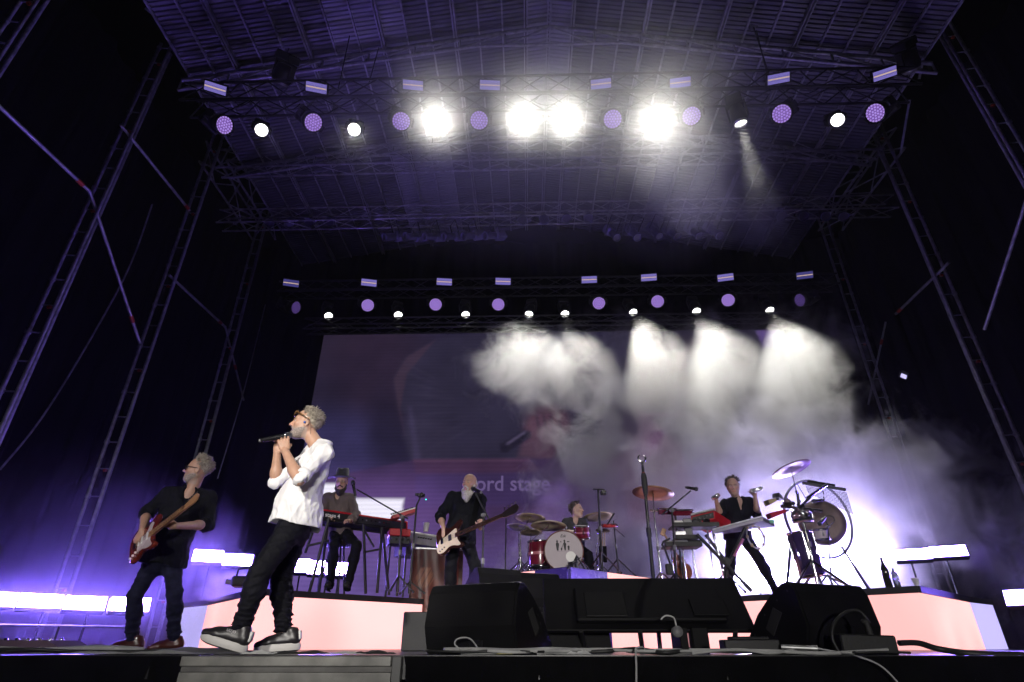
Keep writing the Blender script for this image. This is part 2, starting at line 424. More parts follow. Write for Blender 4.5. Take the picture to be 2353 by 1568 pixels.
bar('scaffold_brace', P(2035, 740, X=RX), P(1995, 930, X=RX), .024, M['steel'], 'dim steep tube below the right rear tower joint, ending in smoke', 'scaffold tube', (.2,), GB)
bar('scaffold_brace', P(2140, 10, X=RX - .4), P(2066, 178, X=RX - .4), .028, M['steel'], 'roof tube running down to the right end of the front light truss', 'scaffold tube', (), GB)
bar('scaffold_brace', P(2148, 0, X=RX - .4), P(2112, 182, X=RX - .4), .026, M['steel'], 'steeper roof tube beside the right end of the front light truss', 'scaffold tube', (.35,), GB)
bar('scaffold_brace', P(2090, 230, X=RX - .3), P(2070, 350, X=RX - .3), .026, M['steel'], 'short steep tube hanging below the right end of the front light truss', 'scaffold tube', (), GB)
# hanging power cables against the side wall
def cable(name, pts, r, m, lab, cat='cable', grp=None, n=6):
    pts = [Vector(p) for p in pts]; out = []
    for i in range(len(pts) - 1):
        p0 = pts[max(i - 1, 0)]; p1 = pts[i]; p2 = pts[i + 1]; p3 = pts[min(i + 2, len(pts) - 1)]
        for k in range(6):
            t = k / 6; out.append(.5 * ((2 * p1) + (p2 - p0) * t + (2 * p0 - 5 * p1 + 4 * p2 - p3) * t * t + (3 * p1 - p0 - 3 * p2 + p3) * t ** 3))
    out.append(pts[-1]); mb = MB(); mb.path(out, r, n); return tag(mb.build(name, m), lab, cat, grp)
cable('slack_cable', [P(350, 470, X=-8.8), P(285, 640, X=-8.8), P(120, 925, X=-8.8), P(0, 1080, X=-8.8)], .018, M['steel'], 'thin cable sagging across the black wall behind the guitarist')
cable('slack_cable', [P(610, 700, X=-7.6), P(560, 900, X=-7.6), P(500, 1100, X=-7.6)], .014, M['steel'], 'thin cable hanging beside the rearmost left tower')
tl = thing('work_light', 'small work light clamped on the right rear tower', 'lamp', P(2076, 862, X=RX))
p = P(2076, 862, X=RX); mb = MB(); mb.box(p, (.16, .1, .16), Matrix.Rotation(.5, 3, 'Y'), .01); mb.build('housing', M['grey_plastic'], tl, True)
mb = MB(); mb.box(p + Vector((-.05, -.06, -.06)), (.12, .02, .1), Matrix.Rotation(.5, 3, 'Y')); mb.build('lens', emitmat('work_light_glow', (.6, .55, 1), 1.2), tl, True)

# ------------------------------------------------------------------ light trusses and their fixtures
YF, YM, YB = 7.6, 10.4, 12.4
def lit(col, s): return emitmat('lit_lens', col, s)
EM = dict(strobe=lit((.32, .26, .85), .55), strobe_dim=lit((.15, .13, .55), .35), tube=lit((1, .72, .5), .6), dotbase=lit((.35, .16, .75), .5), dot=lit((.55, .36, 1.0), .75),
          dotbase_d=lit((.12, .05, .3), .3), dot_d=lit((.25, .15, .6), .35), beam=lit((1, .99, .9), 9.0), glare=lit((1, 1, .96), 40.0), off=mat('dark_glass', (.06, .05, .09), .1, coat=.5))
trA, trB = P(398, 232, Y=YF), P(2140, 197, Y=YF)
zt = P(1200, 196, Y=YF).z; zb = P(1200, 234, Y=YF).z
lattice('light_truss', (-6.7, YF, (zt + zb) / 2), (7.6, YF, (zt + zb) / 2), M['truss_black'], 'black front light truss carrying the glaring white lamps', 'light truss', .42, zt - zb, .55, .026, .014)
zr0 = P(1200, 660, Y=YB).z; zr1 = P(1200, 740, Y=YB).z
lattice('light_truss', (-6.4, YB, zr0), (8.0, YB, zr0), M['truss_black'], 'black rear light truss above the big screen', 'light truss', .4, .3, .5, .024, .012, join=True)
lattice('light_truss', (-5.6, YB + .1, zr1), (7.0, YB + .1, zr1), M['truss_black'], 'low black lattice bar holding up the top of the big screen', 'light truss', .3, .3, .5, .022, .011, join=True)
zm0, zm1 = P(1200, 483, Y=YM).z, P(1200, 508, Y=YM).z
lattice('light_truss', (-7.2, YM, (zm0 + zm1) / 2), (8.6, YM, (zm0 + zm1) / 2 + .1), M['alu'], 'grey middle light truss with unlit spotlights below it', 'light truss', .32, zm0 - zm1 + .05, .55, .02, .011, join=True)

def aim(loc, target, roll=0): return (Vector(target) - Vector(loc)).to_track_quat('-Z', 'Y').to_euler()
# --- LED strobe: housing, lit face, bright tube line, hanging clamp (local -Z is the lit side)
def strobe_proto(lab, cat, grp, dim=False, wdt=.385, hgt=.17):
    t = thing('strobe_light', lab, cat, group=grp)
    mb = MB(); mb.box((0, 0, .055), (wdt + .05, hgt + .05, .11), bev=.012); mb.build('housing', M['black'], t)
    mb = MB(); mb.box((0, 0, -.004), (wdt, hgt, .008)); mb.build('lit_panel', EM['strobe_dim' if dim else 'strobe'], t)
    mb = MB(); mb.box((0, 0, -.011), (wdt * .98, hgt * .13, .008)); mb.build('tube_line', EM['tube'], t)
    for s in (-1, 1):
        mb = MB(); mb.box((0, s * hgt * .17, -.011), (wdt * .98, hgt * .02, .006)); mb.build('divider', M['black'], t)
    mb = MB(); mb.path([(-wdt / 2 - .04, 0, .06), (-wdt / 2 - .04, 0, .2), (wdt / 2 + .04, 0, .2), (wdt / 2 + .04, 0, .06)], .012); mb.build('yoke', M['black'], t)
    return t
def head_common(t, r, length, up):
    """moving head: body, arms of the yoke, base; local -Z is the beam"""
    mb = MB(); mb.lathe([(r * .3, length), (r * .95, length * .93), (r * 1.15, length * .5), (r * 1.2, .06), (r * 1.14, 0), (r * 1.02, 0), (r * 1.0, .02)], n=20); mb.build('head', M['black'], t)
    y = MB()
    for s in (-1, 1): y.box((s * r * 1.38, 0, length * .62), (r * .25, r * .8, length * .8), bev=.01)
    y.box((0, 0, length * 1.06), (r * 3.0, r * .9, .05), bev=.01); y.build('yoke', M['black'], t)
    mb = MB(); mb.box((0, 0, length * 1.06 + .11), (r * 2.4, r * 1.9, .16), bev=.02); mb.build('base', M['black'], t)
def wash_proto(lab, cat, grp, r=.165, dim=False):
    t = thing('wash_light', lab, cat, group=grp); head_common(t, r, .3, None)
    mb = MB(); mb.disc((0, 0, .012), (0, 0, -1), r * .98, 28); lens = mb.build('lens', EM['dotbase_d' if dim else 'dotbase'], t)
    mb = MB(); pts = [(0, 0)]
    for ring, n in ((1, 6), (2, 12), (3, 18)): pts += [(ring * .3 * math.cos(2 * math.pi * k / n), ring * .3 * math.sin(2 * math.pi * k / n)) for k in range(n)]
    for (a, b) in pts: mb.disc((a * r, b * r, .006), (0, 0, -1), r * .115, 8)
    tag(mb.build('led_cells', EM['dot_d' if dim else 'dot'], lens), kind='stuff')
    mb = MB(); mb.lathe([(r * 1.0, -.02), (r * 1.06, -.025), (r * 1.06, .02)], n=24); mb.build('rim', M['black_gloss'], t)
    return t
def beam_proto(lab, cat, grp, r=.12, em='beam'):
    t = thing('moving_head', lab, cat, group=grp); head_common(t, r, .36, None)
    mb = MB(); mb.lathe([(r * .93, .012), (r * .6, -.012), (.001, -.02)], n=24); mb.build('lens', EM[em], t)
    mb = MB(); mb.lathe([(r * .95, 0), (r * .95, -.05), (r * 1.04, -.05), (r * 1.08, .03)], n=24); mb.build('rim', M['alu'], t)
    return t
def place(proto, used, loc, target, lab=None):
    e = aim(loc, target); e.x += rng.uniform(-.05, .05); e.y += rng.uniform(-.05, .05); e.z += rng.uniform(-.04, .04)
    if not used:
        used.append(1); proto.location = loc; proto.rotation_euler = e
        if lab: proto['label'] = lab
        return proto
    return copy_tree(proto, loc, e, lab)
ORD = ['first', 'second', 'third', 'fourth', 'fifth', 'sixth', 'seventh', 'eighth']
def from_left(k): return ORD[k] + ' from the left'
sp = strobe_proto('x', 'strobe light', 'strobes on top of the front light truss'); us = []
for k, (x, y) in enumerate([(495, 203), (727, 202), (949, 196), (1126, 196), (1381, 193), (1563, 190), (1789, 181), (2033, 170)]):
    p = P(x, y, Y=YF - .3); place(sp, us, p, (p.x * .55 + .3, 0, EYE), 'small violet strobe panel on the front light truss, ' + from_left(k))
sp = strobe_proto('x', 'strobe light', 'strobes on top of the rear light truss'); us = []
sd = strobe_proto('x', 'strobe light', 'strobes on top of the rear light truss', True); ud = []
for k, (x, y) in enumerate([(669, 651), (848, 650), (1021, 648), (1156, 647), (1354, 643), (1491, 638), (1667, 638), (1849, 633)]):
    p = P(x, y, Y=YB - .3); d = k in (0, 7); place(sd if d else sp, ud if d else us, p, (p.x * .55 + .3, 0, EYE), ('dim' if d else 'bright') + ' violet strobe panel on the rear light truss above the screen, ' + from_left(k))
wp = wash_proto('x', 'wash light', 'round violet wash lights under the front light truss'); us = []
for k, (x, y) in enumerate([(516, 288), (720, 282), (922, 279), (1101, 277), (1408, 274), (1589, 267), (1796, 262), (2011, 260)]):
    p = P(x, y, Y=YF - .15); f = (p.x - .6) / 5.3
    place(wp, us, p, (p.x - f * 9.0 * abs(f), 1.5 + 1.5 * abs(f), 0), 'round violet LED wash light hanging from the front truss, ' + from_left(k))
wp = wash_proto('x', 'wash light', 'round violet wash lights under the rear light truss', .155); us = []
wd_ = wash_proto('x', 'wash light', 'round violet wash lights under the rear light truss', .155, True); ud = []
for k, (x, y) in enumerate([(680, 707), (845, 702), (1001, 700), (1145, 700), (1376, 697), (1511, 693), (1673, 690), (1838, 690)]):
    p = P(x, y, Y=YB - .15); f = (p.x - .6) / 5.3; d = k in (0, 7)
    place(wd_ if d else wp, ud if d else us, p, (p.x - f * 6 * abs(f) * (2 if d else 1), 6 if d else 3, 0), ('dark' if d else 'glowing') + ' round LED wash light on the rear truss above the screen, ' + from_left(k))
bp = beam_proto('x', 'spotlight', 'white moving heads under the front light truss'); us = []
gp = beam_proto('x', 'spotlight', 'white moving heads under the front light truss', .12, 'glare'); ug = []
BEAMS_F = [(601, 299), (814, 298), (1003, 288), (1200, 284), (1300, 284), (1510, 284), (1701, 281), (1924, 276)]
for k, (x, y) in enumerate(BEAMS_F):
    p = P(x, y, Y=YF - .1); g = k in (2, 3, 4, 5)
    tg = Vector((.2, -1.5, 0)) if g else Vector((p.x + .9, 9.2, 0)) if k == 6 else Vector((p.x - (p.x - .6) * .75, 1.2, -.5))
    place(gp if g else bp, ug if g else us, p, tg, ('glaring white spotlight aimed at the viewer' if g else 'white spotlight turned aside') + ' under the front truss, ' + from_left(k))
    d = (tg - p).normalized()
    lamp('SPOT', 'front_beam', p + d * .08, tg, (430 if k == 5 else 620) if g else (900 if k == 6 else 50), WARMW, .06, (100 if k == 5 else 36) if g else 24, 1.0 if k == 5 else .4)
bp = beam_proto('x', 'spotlight', 'white moving heads under the rear light truss', .105); us = []
BEAMS_B = [(755, 725), (915, 723), (1070, 722), (1216, 721), (1298, 720), (1454, 717), (1600, 714), (1768, 712)]
BT = []
for k, (x, y) in enumerate(BEAMS_B):
    p = P(x, y, Y=YB - .1); tg = P(x + (-60 if k == 3 else 90 if k == 4 else 188 if k >= 5 else 60), y + 353, Y=9.8)
    place(bp, us, p, tg, 'small white spotlight on the rear truss above the screen, ' + from_left(k)); BT.append((p, tg))
    d = (tg - p).normalized()
    lamp('SPOT', 'rear_beam', p + d * .08, tg, 720 if k in (3, 4) else 1150 if k >= 5 else 70, WARMW, .05, 58 if k == 3 else 42, .45)
# unlit fixtures on the middle truss
def par_proto(grp):
    t = thing('par_can', 'x', 'par can', group=grp)
    mb = MB(); mb.lathe([(.05, .3), (.1, .27), (.115, .05), (.115, -.05), (.1, -.05), (.1, .0)], n=16); mb.build('can', mat('grey_violet_can', (.14, .14, .2), .4, .4), t)
    mb = MB(); mb.disc((0, 0, .0), (0, 0, -1), .1, 16); mb.build('lens', EM['off'], t)
    mb = MB(); mb.path([(-.13, 0, .1), (-.13, 0, .34), (.13, 0, .34), (.13, 0, .1)], .012); mb.build('yoke', M['black'], t)
    return t
def profile_proto(grp):
    t = thing('profile_spotlight', 'x', 'profile spotlight', group=grp)
    mb = MB(); mb.box((0, 0, .3), (.2, .22, .3), bev=.03); mb.build('lamp_house', mat('grey_violet_housing', (.16, .15, .24), .4, .3), t)
    mb = MB(); mb.lathe([(.08, .16), (.085, -.1), (.1, -.1), (.1, -.16), (.08, -.16), (.08, -.12)], n=14); mb.build('lens_tube', mat('grey_violet_tube', (.13, .12, .2), .4, .3), t)
    mb = MB(); mb.disc((0, 0, -.13), (0, 0, -1), .08, 14); mb.build('lens', EM['off'], t)
    mb = MB(); mb.path([(-.14, 0, .2), (-.14, .35, .25), (.14, .35, .25), (.14, 0, .2)], .012); mb.build('yoke', M['black'], t)
    return t
g1 = 'unlit par cans at the ends of the middle truss'; pp = par_proto(g1); us = []
for k, (x, y) in enumerate([(620, 511), (665, 513), (712, 512), (757, 510), (1795, 497), (1846, 497), (1897, 497), (1938, 498)]):
    p = P(x, y, Y=YM); l = k < 4
    place(pp, us, p, (p.x + (1.5 if l else -1.5), 5, 2), 'unlit par can at the %s end of the middle truss, %s' % ('left' if l else 'right', from_left(k % 4)))
g2 = 'unlit profile spotlights under the middle truss'; pp = profile_proto(g2); us = []
for k, (x, y) in enumerate([(895, 545), (943, 544), (988, 544), (1032, 544), (1076, 543), (1126, 542), (1412, 541), (1460, 540), (1510, 538), (1550, 539), (1600, 537), (1645, 536)]):
    p = P(x, y, Y=YM); l = k < 6
    place(pp, us, p, (p.x + (-3.2 if l else 1.0), 8.2, 6.4 if l else 4), 'unlit profile spotlight below the middle truss, %s of the %s six' % (from_left(k % 6), 'left' if l else 'right'))
g3 = 'unlit heads on the centre of the middle truss'; pp = par_proto(g3); us = []
for k, (x, y) in enumerate([(1200, 505), (1250, 505), (1302, 503), (1352, 502)]):
    p = P(x, y, Y=YM - .1); place(pp, us, p, (p.x, 6, 1), 'unlit lamp at the centre of the middle truss, %s of four' % from_left(k))
# big dark follow heads on top of the front truss, hoists and slings
def hoist(loc, top, lab):
    t = thing('chain_hoist', lab, 'chain hoist', loc, group='chain hoists holding the light trusses'); loc = Vector(loc)
    mb = MB(); mb.box(loc, (.16, .14, .34), bev=.02); mb.build('motor', M['black'], t, True)
    mb = MB(); mb.tube(loc + Vector((0, 0, .15)), top, .014, n=6); mb.build('chain', M['truss_black'], t, True)
    mb = MB(); mb.tube(loc - Vector((0, 0, .15)), Vector((loc.x, loc.y, zt)), .012, n=6); mb.build('sling', M['truss_black'], t, True)
for (x, y, tx, ty, lab) in [(806, 70, 775, -40, 'black chain hoist above the left half of the front truss'), (1728, 52, 1745, -40, 'black chain hoist above the right half of the front truss')]:
    hoist(P(x, y, Y=YF), P(tx, ty, Y=YF), lab)
for (a, b, lab) in [((705, -10), (640, 180), 'dark steel rope running from the roof to the left half of the front truss'), ((2010, -30), (2085, 175), 'dark steel rope running from the roof to the right half of the front truss'),
                    ((870, 110), (848, 190), 'thin sling above the left half of the front truss'), ((1735, 60), (1765, 180), 'thin sling above the right half of the front truss')]:
    mb = MB(); mb.tube(P(*a, Y=YF + .1), P(*b, Y=YF + .05), .012, n=6); tag(mb.build('steel_rope', M['truss_black']), lab, 'rope')
for (x, y, lab) in [(645, 188, 'dark unlit moving head standing on the left half of the front truss'), (2092, 160, 'dark unlit moving head standing on the right end of the front truss')]:
    t = beam_proto(lab, 'spotlight', None, .16, 'off'); p = P(x, y, Y=YF); t.location = p; t.rotation_euler = (R(40), R(35 if x < 1000 else -35), 0)

swag = MB()
for k in range(26):
    xa = -5.6 + k * .48 + rng.uniform(-.1, .1); xb = xa + rng.uniform(.3, .9); za = zb + rng.uniform(-.02, .1); dz = rng.uniform(.06, .24); yy = YF + rng.uniform(-.2, .2)
    swag.path([(xa + (xb - xa) * i / 6, yy, za - dz * (1 - (i / 3 - 1) ** 2)) for i in range(7)], .009, 5)
ct = thing('truss_cables', 'loose black power cables sagging under the front light truss', 'cables', (.6, YF, zb)); o = swag.build('cable_loops', M['cable_black'], ct, True); tag(o, kind='stuff')
# ------------------------------------------------------------------ floor strobe bars (really lit)
M['strobe_on'] = emitmat('burning_strobe', (.22, .13, 1.0), 230.0)
M['strobe_smoke'] = emitmat('burning_strobe_in_smoke', (.55, .47, 1.0), 850.0)
M['strobe_on2'] = emitmat('burning_strobe_back', (.24, .14, 1.0), 240.0)
def floor_strobe(c, wdt, hgt, face, lab, grp, m='strobe_on', leg=True):
    t = thing('floor_strobe', lab, 'strobe light', c, group=grp); c = Vector(c); f = Vector(face).normalized(); rot = f.to_track_quat('-Z', 'Y').to_matrix()
    mb = MB(); mb.box(c + rot @ Vector((0, 0, .06)), (wdt + .03, hgt + .04, .12), rot, .01); mb.build('housing', M['black'], t, True)
    mb = MB()
    mb.box(c + rot @ Vector((0, hgt * .26, -.006)), (wdt, hgt * .46, .01), rot); mb.box(c + rot @ Vector((0, -hgt * .26, -.006)), (wdt, hgt * .46, .01), rot); mb.build('lit_panel', M[m], t, True)
    mb = MB(); mb.box(c + rot @ Vector((0, 0, -.008)), (wdt, hgt * .05, .016), rot); mb.build('tube_line', M[m], t, True)
    if leg:
        mb = MB(); mb.tube((c.x, c.y + .1, 0), (c.x, c.y + .1, c.z - hgt * .2), .015, n=6); mb.build('post', M['black'], t, True)
GS1 = 'burning strobe panels low on the guitarist side'
for k, (x, y) in enumerate([(-6, 1377), (94, 1381), (197, 1386), (300, 1389)]):
    c = P(x, y, Y=7.15 + .12 * k); floor_strobe(c, .41, .155, (-c.x * 1.0, -c.y * .8, c.y * .3), 'burning white-violet strobe panel low behind the guitarist, ' + from_left(k), GS1)
for k, (x, y) in enumerate([(478, 1278), (547, 1287)]):
    c = P(x, y, Y=9.9 + .1 * k); floor_strobe(c, .44, .19, (-c.x * .75, -c.y, c.y * .3), 'burning strobe panel between guitarist and singer, ' + from_left(k), 'burning strobe panels between guitarist and singer', 'strobe_on2')
for k, (x, y) in enumerate([(687, 1300), (733, 1304), (776, 1308)]):
    c = P(x, y, Y=10.9); floor_strobe(c, .36, .24, (-c.x * .7, -c.y, c.y * .3), 'burning strobe panel glowing between the legs of the keyboard stand, ' + from_left(k), 'burning strobe panels behind the keyboard stand', 'strobe_on2')
for k, (x, y) in enumerate([(2098, 1274), (2179, 1267)]):
    c = P(x, y, Y=9.1 - .1 * k); floor_strobe(c, .44, .15, (-c.x * .75, -c.y, c.y * .3), 'burning strobe panel at the right end of the percussion riser, ' + from_left(k), 'burning strobe panels at the right end of the riser', 'strobe_on2')
for k, (x, y) in enumerate([(1700, 1322), (1745, 1324), (1790, 1322)]):
    c = P(x, y, Y=10.6); floor_strobe(c, .3, .2, (-c.x * .5, -c.y, c.y * .3), 'burning strobe panel behind the legs of the percussionist, ' + from_left(k), 'burning strobe panels behind the percussionist', 'strobe_smoke')
for k, (x, y) in enumerate([(1880, 1290), (1955, 1285)]):
    c = P(x, y, Y=11.2); floor_strobe(c, .46, .22, (-c.x * .5, -c.y, c.y * .3), 'burning strobe panel in the smoke behind the standing floor drum, ' + from_left(k), 'burning strobe panels behind the floor drum', 'strobe_smoke')
c = P(2362, 1372, Y=7.6); floor_strobe(c, .45, .17, (-c.x * 1.0, -c.y * .6, c.y * .3), 'burning strobe panel cut by the right picture edge', None)
mb = MB(); a = P(-40, 1436, Y=6.8); b = P(312, 1442, Y=6.9); mb.tube(a, b, .012, n=8); t = thing('floor_rail', 'thin pale rail running low behind the guitarist', 'rail', a); mb.build('tube', M['alu'], t, True)
for f in (.05, .5, .96):
    q = a.lerp(b, f); mb = MB(); mb.tube((q.x, q.y, 0), q, .012, n=6); mb.build('leg', M['truss_black'], t, True)

# ------------------------------------------------------------------ follow spots from the sound tower in front of the stage (they light the band from the audience side)
lamp('SPOT', 'follow_spot', (-5.5, -20, 7.5), (-1.45, 4.3, 1.05), 26000, (1, .95, .88), .35, 5.2, .35)
lamp('SPOT', 'follow_spot', (3.0, -22, 3.5), (-.6, 9.0, 1.9), 9000, (1, .93, .9), .5, 11, .6)
lamp('SPOT', 'follow_spot', (5.0, -22, 3.5), (3.6, 9.0, 1.8), 8000, (1, .93, .9), .5, 8, .6)
lamp('SPOT', 'follow_spot', (-7.0, -20, 7.5), (-3.3, 5.7, 1.2), 9000, (1, .9, .95), .35, 5.0, .5)
lamp('SPOT', 'front_wash', (.5, -24, 2.2), (0, 5.2, .2), 11000, (1, .97, .92), .6, 32, .8)
# ------------------------------------------------------------------ risers with LED fronts
M['led'] = emitmat('led_pink', (1.65, .72, .695), 1.0); M['led_lavender'] = emitmat('led_lavender', (.58, .52, 1.1), 1.0)  # lavender emission on the riser ends stands in for strobe light falling there
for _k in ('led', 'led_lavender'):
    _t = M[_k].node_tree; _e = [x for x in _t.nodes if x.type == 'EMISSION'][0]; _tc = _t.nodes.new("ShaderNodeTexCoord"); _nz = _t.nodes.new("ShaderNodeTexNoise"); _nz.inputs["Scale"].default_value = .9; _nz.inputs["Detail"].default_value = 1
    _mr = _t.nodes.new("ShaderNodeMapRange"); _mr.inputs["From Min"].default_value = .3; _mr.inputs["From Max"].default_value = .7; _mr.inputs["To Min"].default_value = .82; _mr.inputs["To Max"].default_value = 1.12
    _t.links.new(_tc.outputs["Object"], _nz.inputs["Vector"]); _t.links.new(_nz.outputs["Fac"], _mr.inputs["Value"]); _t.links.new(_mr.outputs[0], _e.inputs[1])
M['led_dark'] = mat('led_dark_tile', (.03, .025, .05), .25, var=.3, emit=(.06, .03, .35), estr=.35)
M['deck'] = mat('black_deck_cloth', (.015, .015, .017), .7, var=.3, bump=.1)
M['riser_side'] = mat('pale_riser_side', (.45, .45, .5), .5, var=.2, scale=4)
def riser(name, lab, poly, H, faces, skirt_h=.075):
    """poly: plan outline (x, y), counter-clockwise; faces: {edge index: (material, part name)}"""
    cx = sum(p[0] for p in poly) / len(poly); cyy = sum(p[1] for p in poly) / len(poly)
    t = thing(name, lab, 'stage riser', (cx, cyy, 0))
    mb = MB(); mb.prism([(x, y, 0) for x, y in poly], (0, 0, H - .03), (0, 0, H)); mb.build('deck', M['deck'], t, True)
    for i, fc in faces.items():
        (ax, ay), (bx, by) = poly[i], poly[(i + 1) % len(poly)]; a = Vector((ax, ay, 0)); b = Vector((bx, by, 0)); d = (b - a); L = d.length; d.normalize(); nrm = Vector((d.y, -d.x, 0))
        segs = fc if isinstance(fc, list) else [(0, 1, fc)]
        for (f0, f1, m) in segs:
            nt_ = max(1, round(L * (f1 - f0) / .5)); top = H - skirt_h
            for k in range(nt_):
                mb = MB(); e_ = .0012; p = a + d * (L * (f0 + (f1 - f0) * k / nt_) + e_); q = a + d * (L * (f0 + (f1 - f0) * (k + 1) / nt_) - e_)
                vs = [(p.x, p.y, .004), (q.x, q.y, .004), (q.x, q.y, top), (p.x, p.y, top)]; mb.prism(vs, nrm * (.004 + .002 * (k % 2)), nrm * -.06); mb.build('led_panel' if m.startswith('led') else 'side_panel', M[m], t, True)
        if skirt_h > .03: MB().box(((ax + bx) / 2, (ay + by) / 2, H - skirt_h / 2), (L, .05, skirt_h - .004), Matrix.Rotation(math.atan2(d.y, d.x), 3, 'Z')).build('edge_trim', M['deck'], t, True)
    return t
lrec, lver, lcor, lend = [tuple(P(x, y, Z=H1))[:2] for x, y in ((1025, 1380), (590, 1352), (481, 1379), (425, 1385))]
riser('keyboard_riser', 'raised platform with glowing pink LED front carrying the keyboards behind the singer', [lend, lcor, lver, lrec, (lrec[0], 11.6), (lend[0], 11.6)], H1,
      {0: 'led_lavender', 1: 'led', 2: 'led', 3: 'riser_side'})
rrec = (2.5, 8.95); rver = tuple(P(2107, 1346, Z=H1))[:2]; rc2 = tuple(P(2222, 1371, Z=H1))[:2]; rend = (rc2[0] + .75, rc2[1] + .62)
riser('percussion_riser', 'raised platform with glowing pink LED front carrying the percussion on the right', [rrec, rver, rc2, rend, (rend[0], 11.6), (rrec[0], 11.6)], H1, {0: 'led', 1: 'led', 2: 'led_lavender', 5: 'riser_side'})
dpt = tuple(P(1306, 1302, Z=H2))[:2]; dl = tuple(P(1190, 1315, Z=H2))[:2]; dr = tuple(P(1502, 1329, Z=H2))[:2]
def ext(a, b, f): return (a[0] + (b[0] - a[0]) * f, a[1] + (b[1] - a[1]) * f)
dl2, dr2 = ext(dpt, dl, 1.7), ext(dpt, dr, 1.25)
riser('drum_riser', 'pointed middle platform for the drum kit, its LED front dark at the point', [dl2, dpt, dr2, (dr2[0], 12.0), (dl2[0], 12.0)], H2,
      {0: [(0, .62, 'led'), (.62, .985, 'led_dark')], 1: [(.015, .33, 'led_dark'), (.33, 1, 'led')]}, .008)
mb = MB(); mb.box((-.5, 7.35, HP / 2), (1.5, 2.1, HP), bev=.01); tag(mb.build('low_platform', M['deck']), 'low black platform under the bassist and the rear floor monitors', 'stage riser')

# ------------------------------------------------------------------ big LED screen with the live picture on it
SY = 13.2
def srgb(c): c = np.asarray(c, float) / 255; return np.where(c <= .04045, c / 12.92, ((c + .055) / 1.055) ** 2.4)
sx0, sx1, sz0, sz1 = -5.37, 6.71, .9, 7.42
NX, NZ = 300, 165
gx, gz = np.meshgrid(np.linspace(sx0, sx1, NX), np.linspace(sz0, sz1, NZ))
def project(X, Y, Z):
    c, s = math.cos(YAW), math.sin(YAW); Zr = Z - EYE; x = c * X + s * Y; y = -s * X + c * Y
    d = y * math.cos(PITCH) + Zr * math.sin(PITCH); return 1176.5 + FPX * x / d, 784 - FPX * (-y * math.sin(PITCH) + Zr * math.cos(PITCH)) / d
def to_screen(x, y): p = P(x, y, Y=SY); return p.x, p.z
ss = lambda a, b, x: (lambda t: t * t * (3 - 2 * t))(np.clip((x - a) / (b - a), 0, 1))
img = np.zeros((NZ, NX, 3)) + np.array([36, 29, 56])
def ell(c, r, rot=0, soft=.25):
    (cx_, cz_) = to_screen(*c); dx, dz = gx - cx_, gz - cz_; ca, sa = math.cos(rot), math.sin(rot)
    return 1 - ss(1 - soft, 1 + soft, np.sqrt(((dx * ca + dz * sa) / r[0]) ** 2 + ((-dx * sa + dz * ca) / r[1]) ** 2))
def poly_mask(pts, soft=.06):
    q = [to_screen(*p) for p in pts]; n = len(q); dmin = np.full(gx.shape, 1e9); ins = np.zeros(gx.shape, bool)
    for i in range(n):
        (x1, z1), (x2, z2) = q[i], q[(i + 1) % n]; ex, ez = x2 - x1, z2 - z1; t = np.clip(((gx - x1) * ex + (gz - z1) * ez) / (ex * ex + ez * ez + 1e-9), 0, 1)
        dmin = np.minimum(dmin, np.hypot(gx - x1 - t * ex, gz - z1 - t * ez)); c1 = (z1 > gz) != (z2 > gz)
        ins ^= c1 & (gx < (x2 - x1) * (gz - z1) / (z2 - z1 + 1e-12) + x1)
    sd = np.where(ins, dmin, -dmin); return ss(-soft, soft, sd)
def paint(mask, col, a=1.0):
    global img; img = img + (np.array(col) - img) * (mask * a)[..., None]
nzr = np.random.RandomState(3)
def fbm(fx, fz, oct=4):
    v = np.zeros(gx.shape); am = 1
    for o in range(oct):
        for _ in range(3):
            a = nzr.uniform(0, 6.28); k = 2 ** o; v += am * np.sin((gx * math.cos(a) * fx + gz * math.sin(a) * fz) * k + nzr.uniform(0, 6.28)) / 3
        am *= .55
    return v
fa, fb = fbm(1.1, 1.3), fbm(2.2, 2.4)
paint(ss(-.2, .8, fa), (52, 30, 50), .6)
paint(ell((880, 860), (1.3, 2.2), .3, .6), (58, 26, 48), .6)
paint(ell((800, 1040), (1.7, 1.0), -.3, .5), (48, 42, 108), .95)
paint(ell((900, 1010), (.5, 1.2), .3, .6), (26, 20, 44), .7)
paint(poly_mask([(905, 870), (935, 820), (1000, 782), (1090, 765), (1500, 765), (1500, 1060), (945, 1060), (925, 1000), (938, 960), (915, 940)], .1), (46, 40, 66))
paint(poly_mask([(905, 870), (935, 820), (1000, 782), (985, 800), (935, 860), (920, 940), (930, 1000), (915, 940)], .05), (92, 48, 60), .6)
for k in range(9): paint(ell((960 + k * 9, 850 + k * 20), (.5, .035), -.5 + .12 * k, .9), (66, 58, 84), .35)
paint(poly_mask([(925, 960), (1035, 970), (1040, 1060), (945, 1060)], .1), (56, 48, 74), .6)
paint(poly_mask([(938, 935), (946, 935), (968, 1060), (950, 1060)], .08), (90, 70, 130), .35)
paint(ell((1255, 975), (.55, .5), .4, .3), (128, 62, 66), .9)
paint(poly_mask([(1205, 985), (1235, 950), (1300, 945), (1310, 990), (1270, 1060), (1190, 1050)], .1), (118, 58, 70), .8)
for k in range(4): paint(ell((1235 + 17 * k, 968 + 3 * k), (.03, .3), .15, .8), (64, 34, 52), .8)
paint(poly_mask([(1152, 1040), (1148, 1022), (1205, 988), (1218, 992), (1220, 1004), (1165, 1040)], .04), (30, 24, 44))
paint(poly_mask([(1160, 1020), (1205, 990), (1212, 993), (1168, 1023)], .03), (112, 92, 130), .8)
paint(poly_mask([(700, 1108), (770, 1093), (950, 1057), (1218, 1055), (1500, 1050), (1800, 1052), (1800, 1400), (600, 1400)], .04), (68, 33, 84))
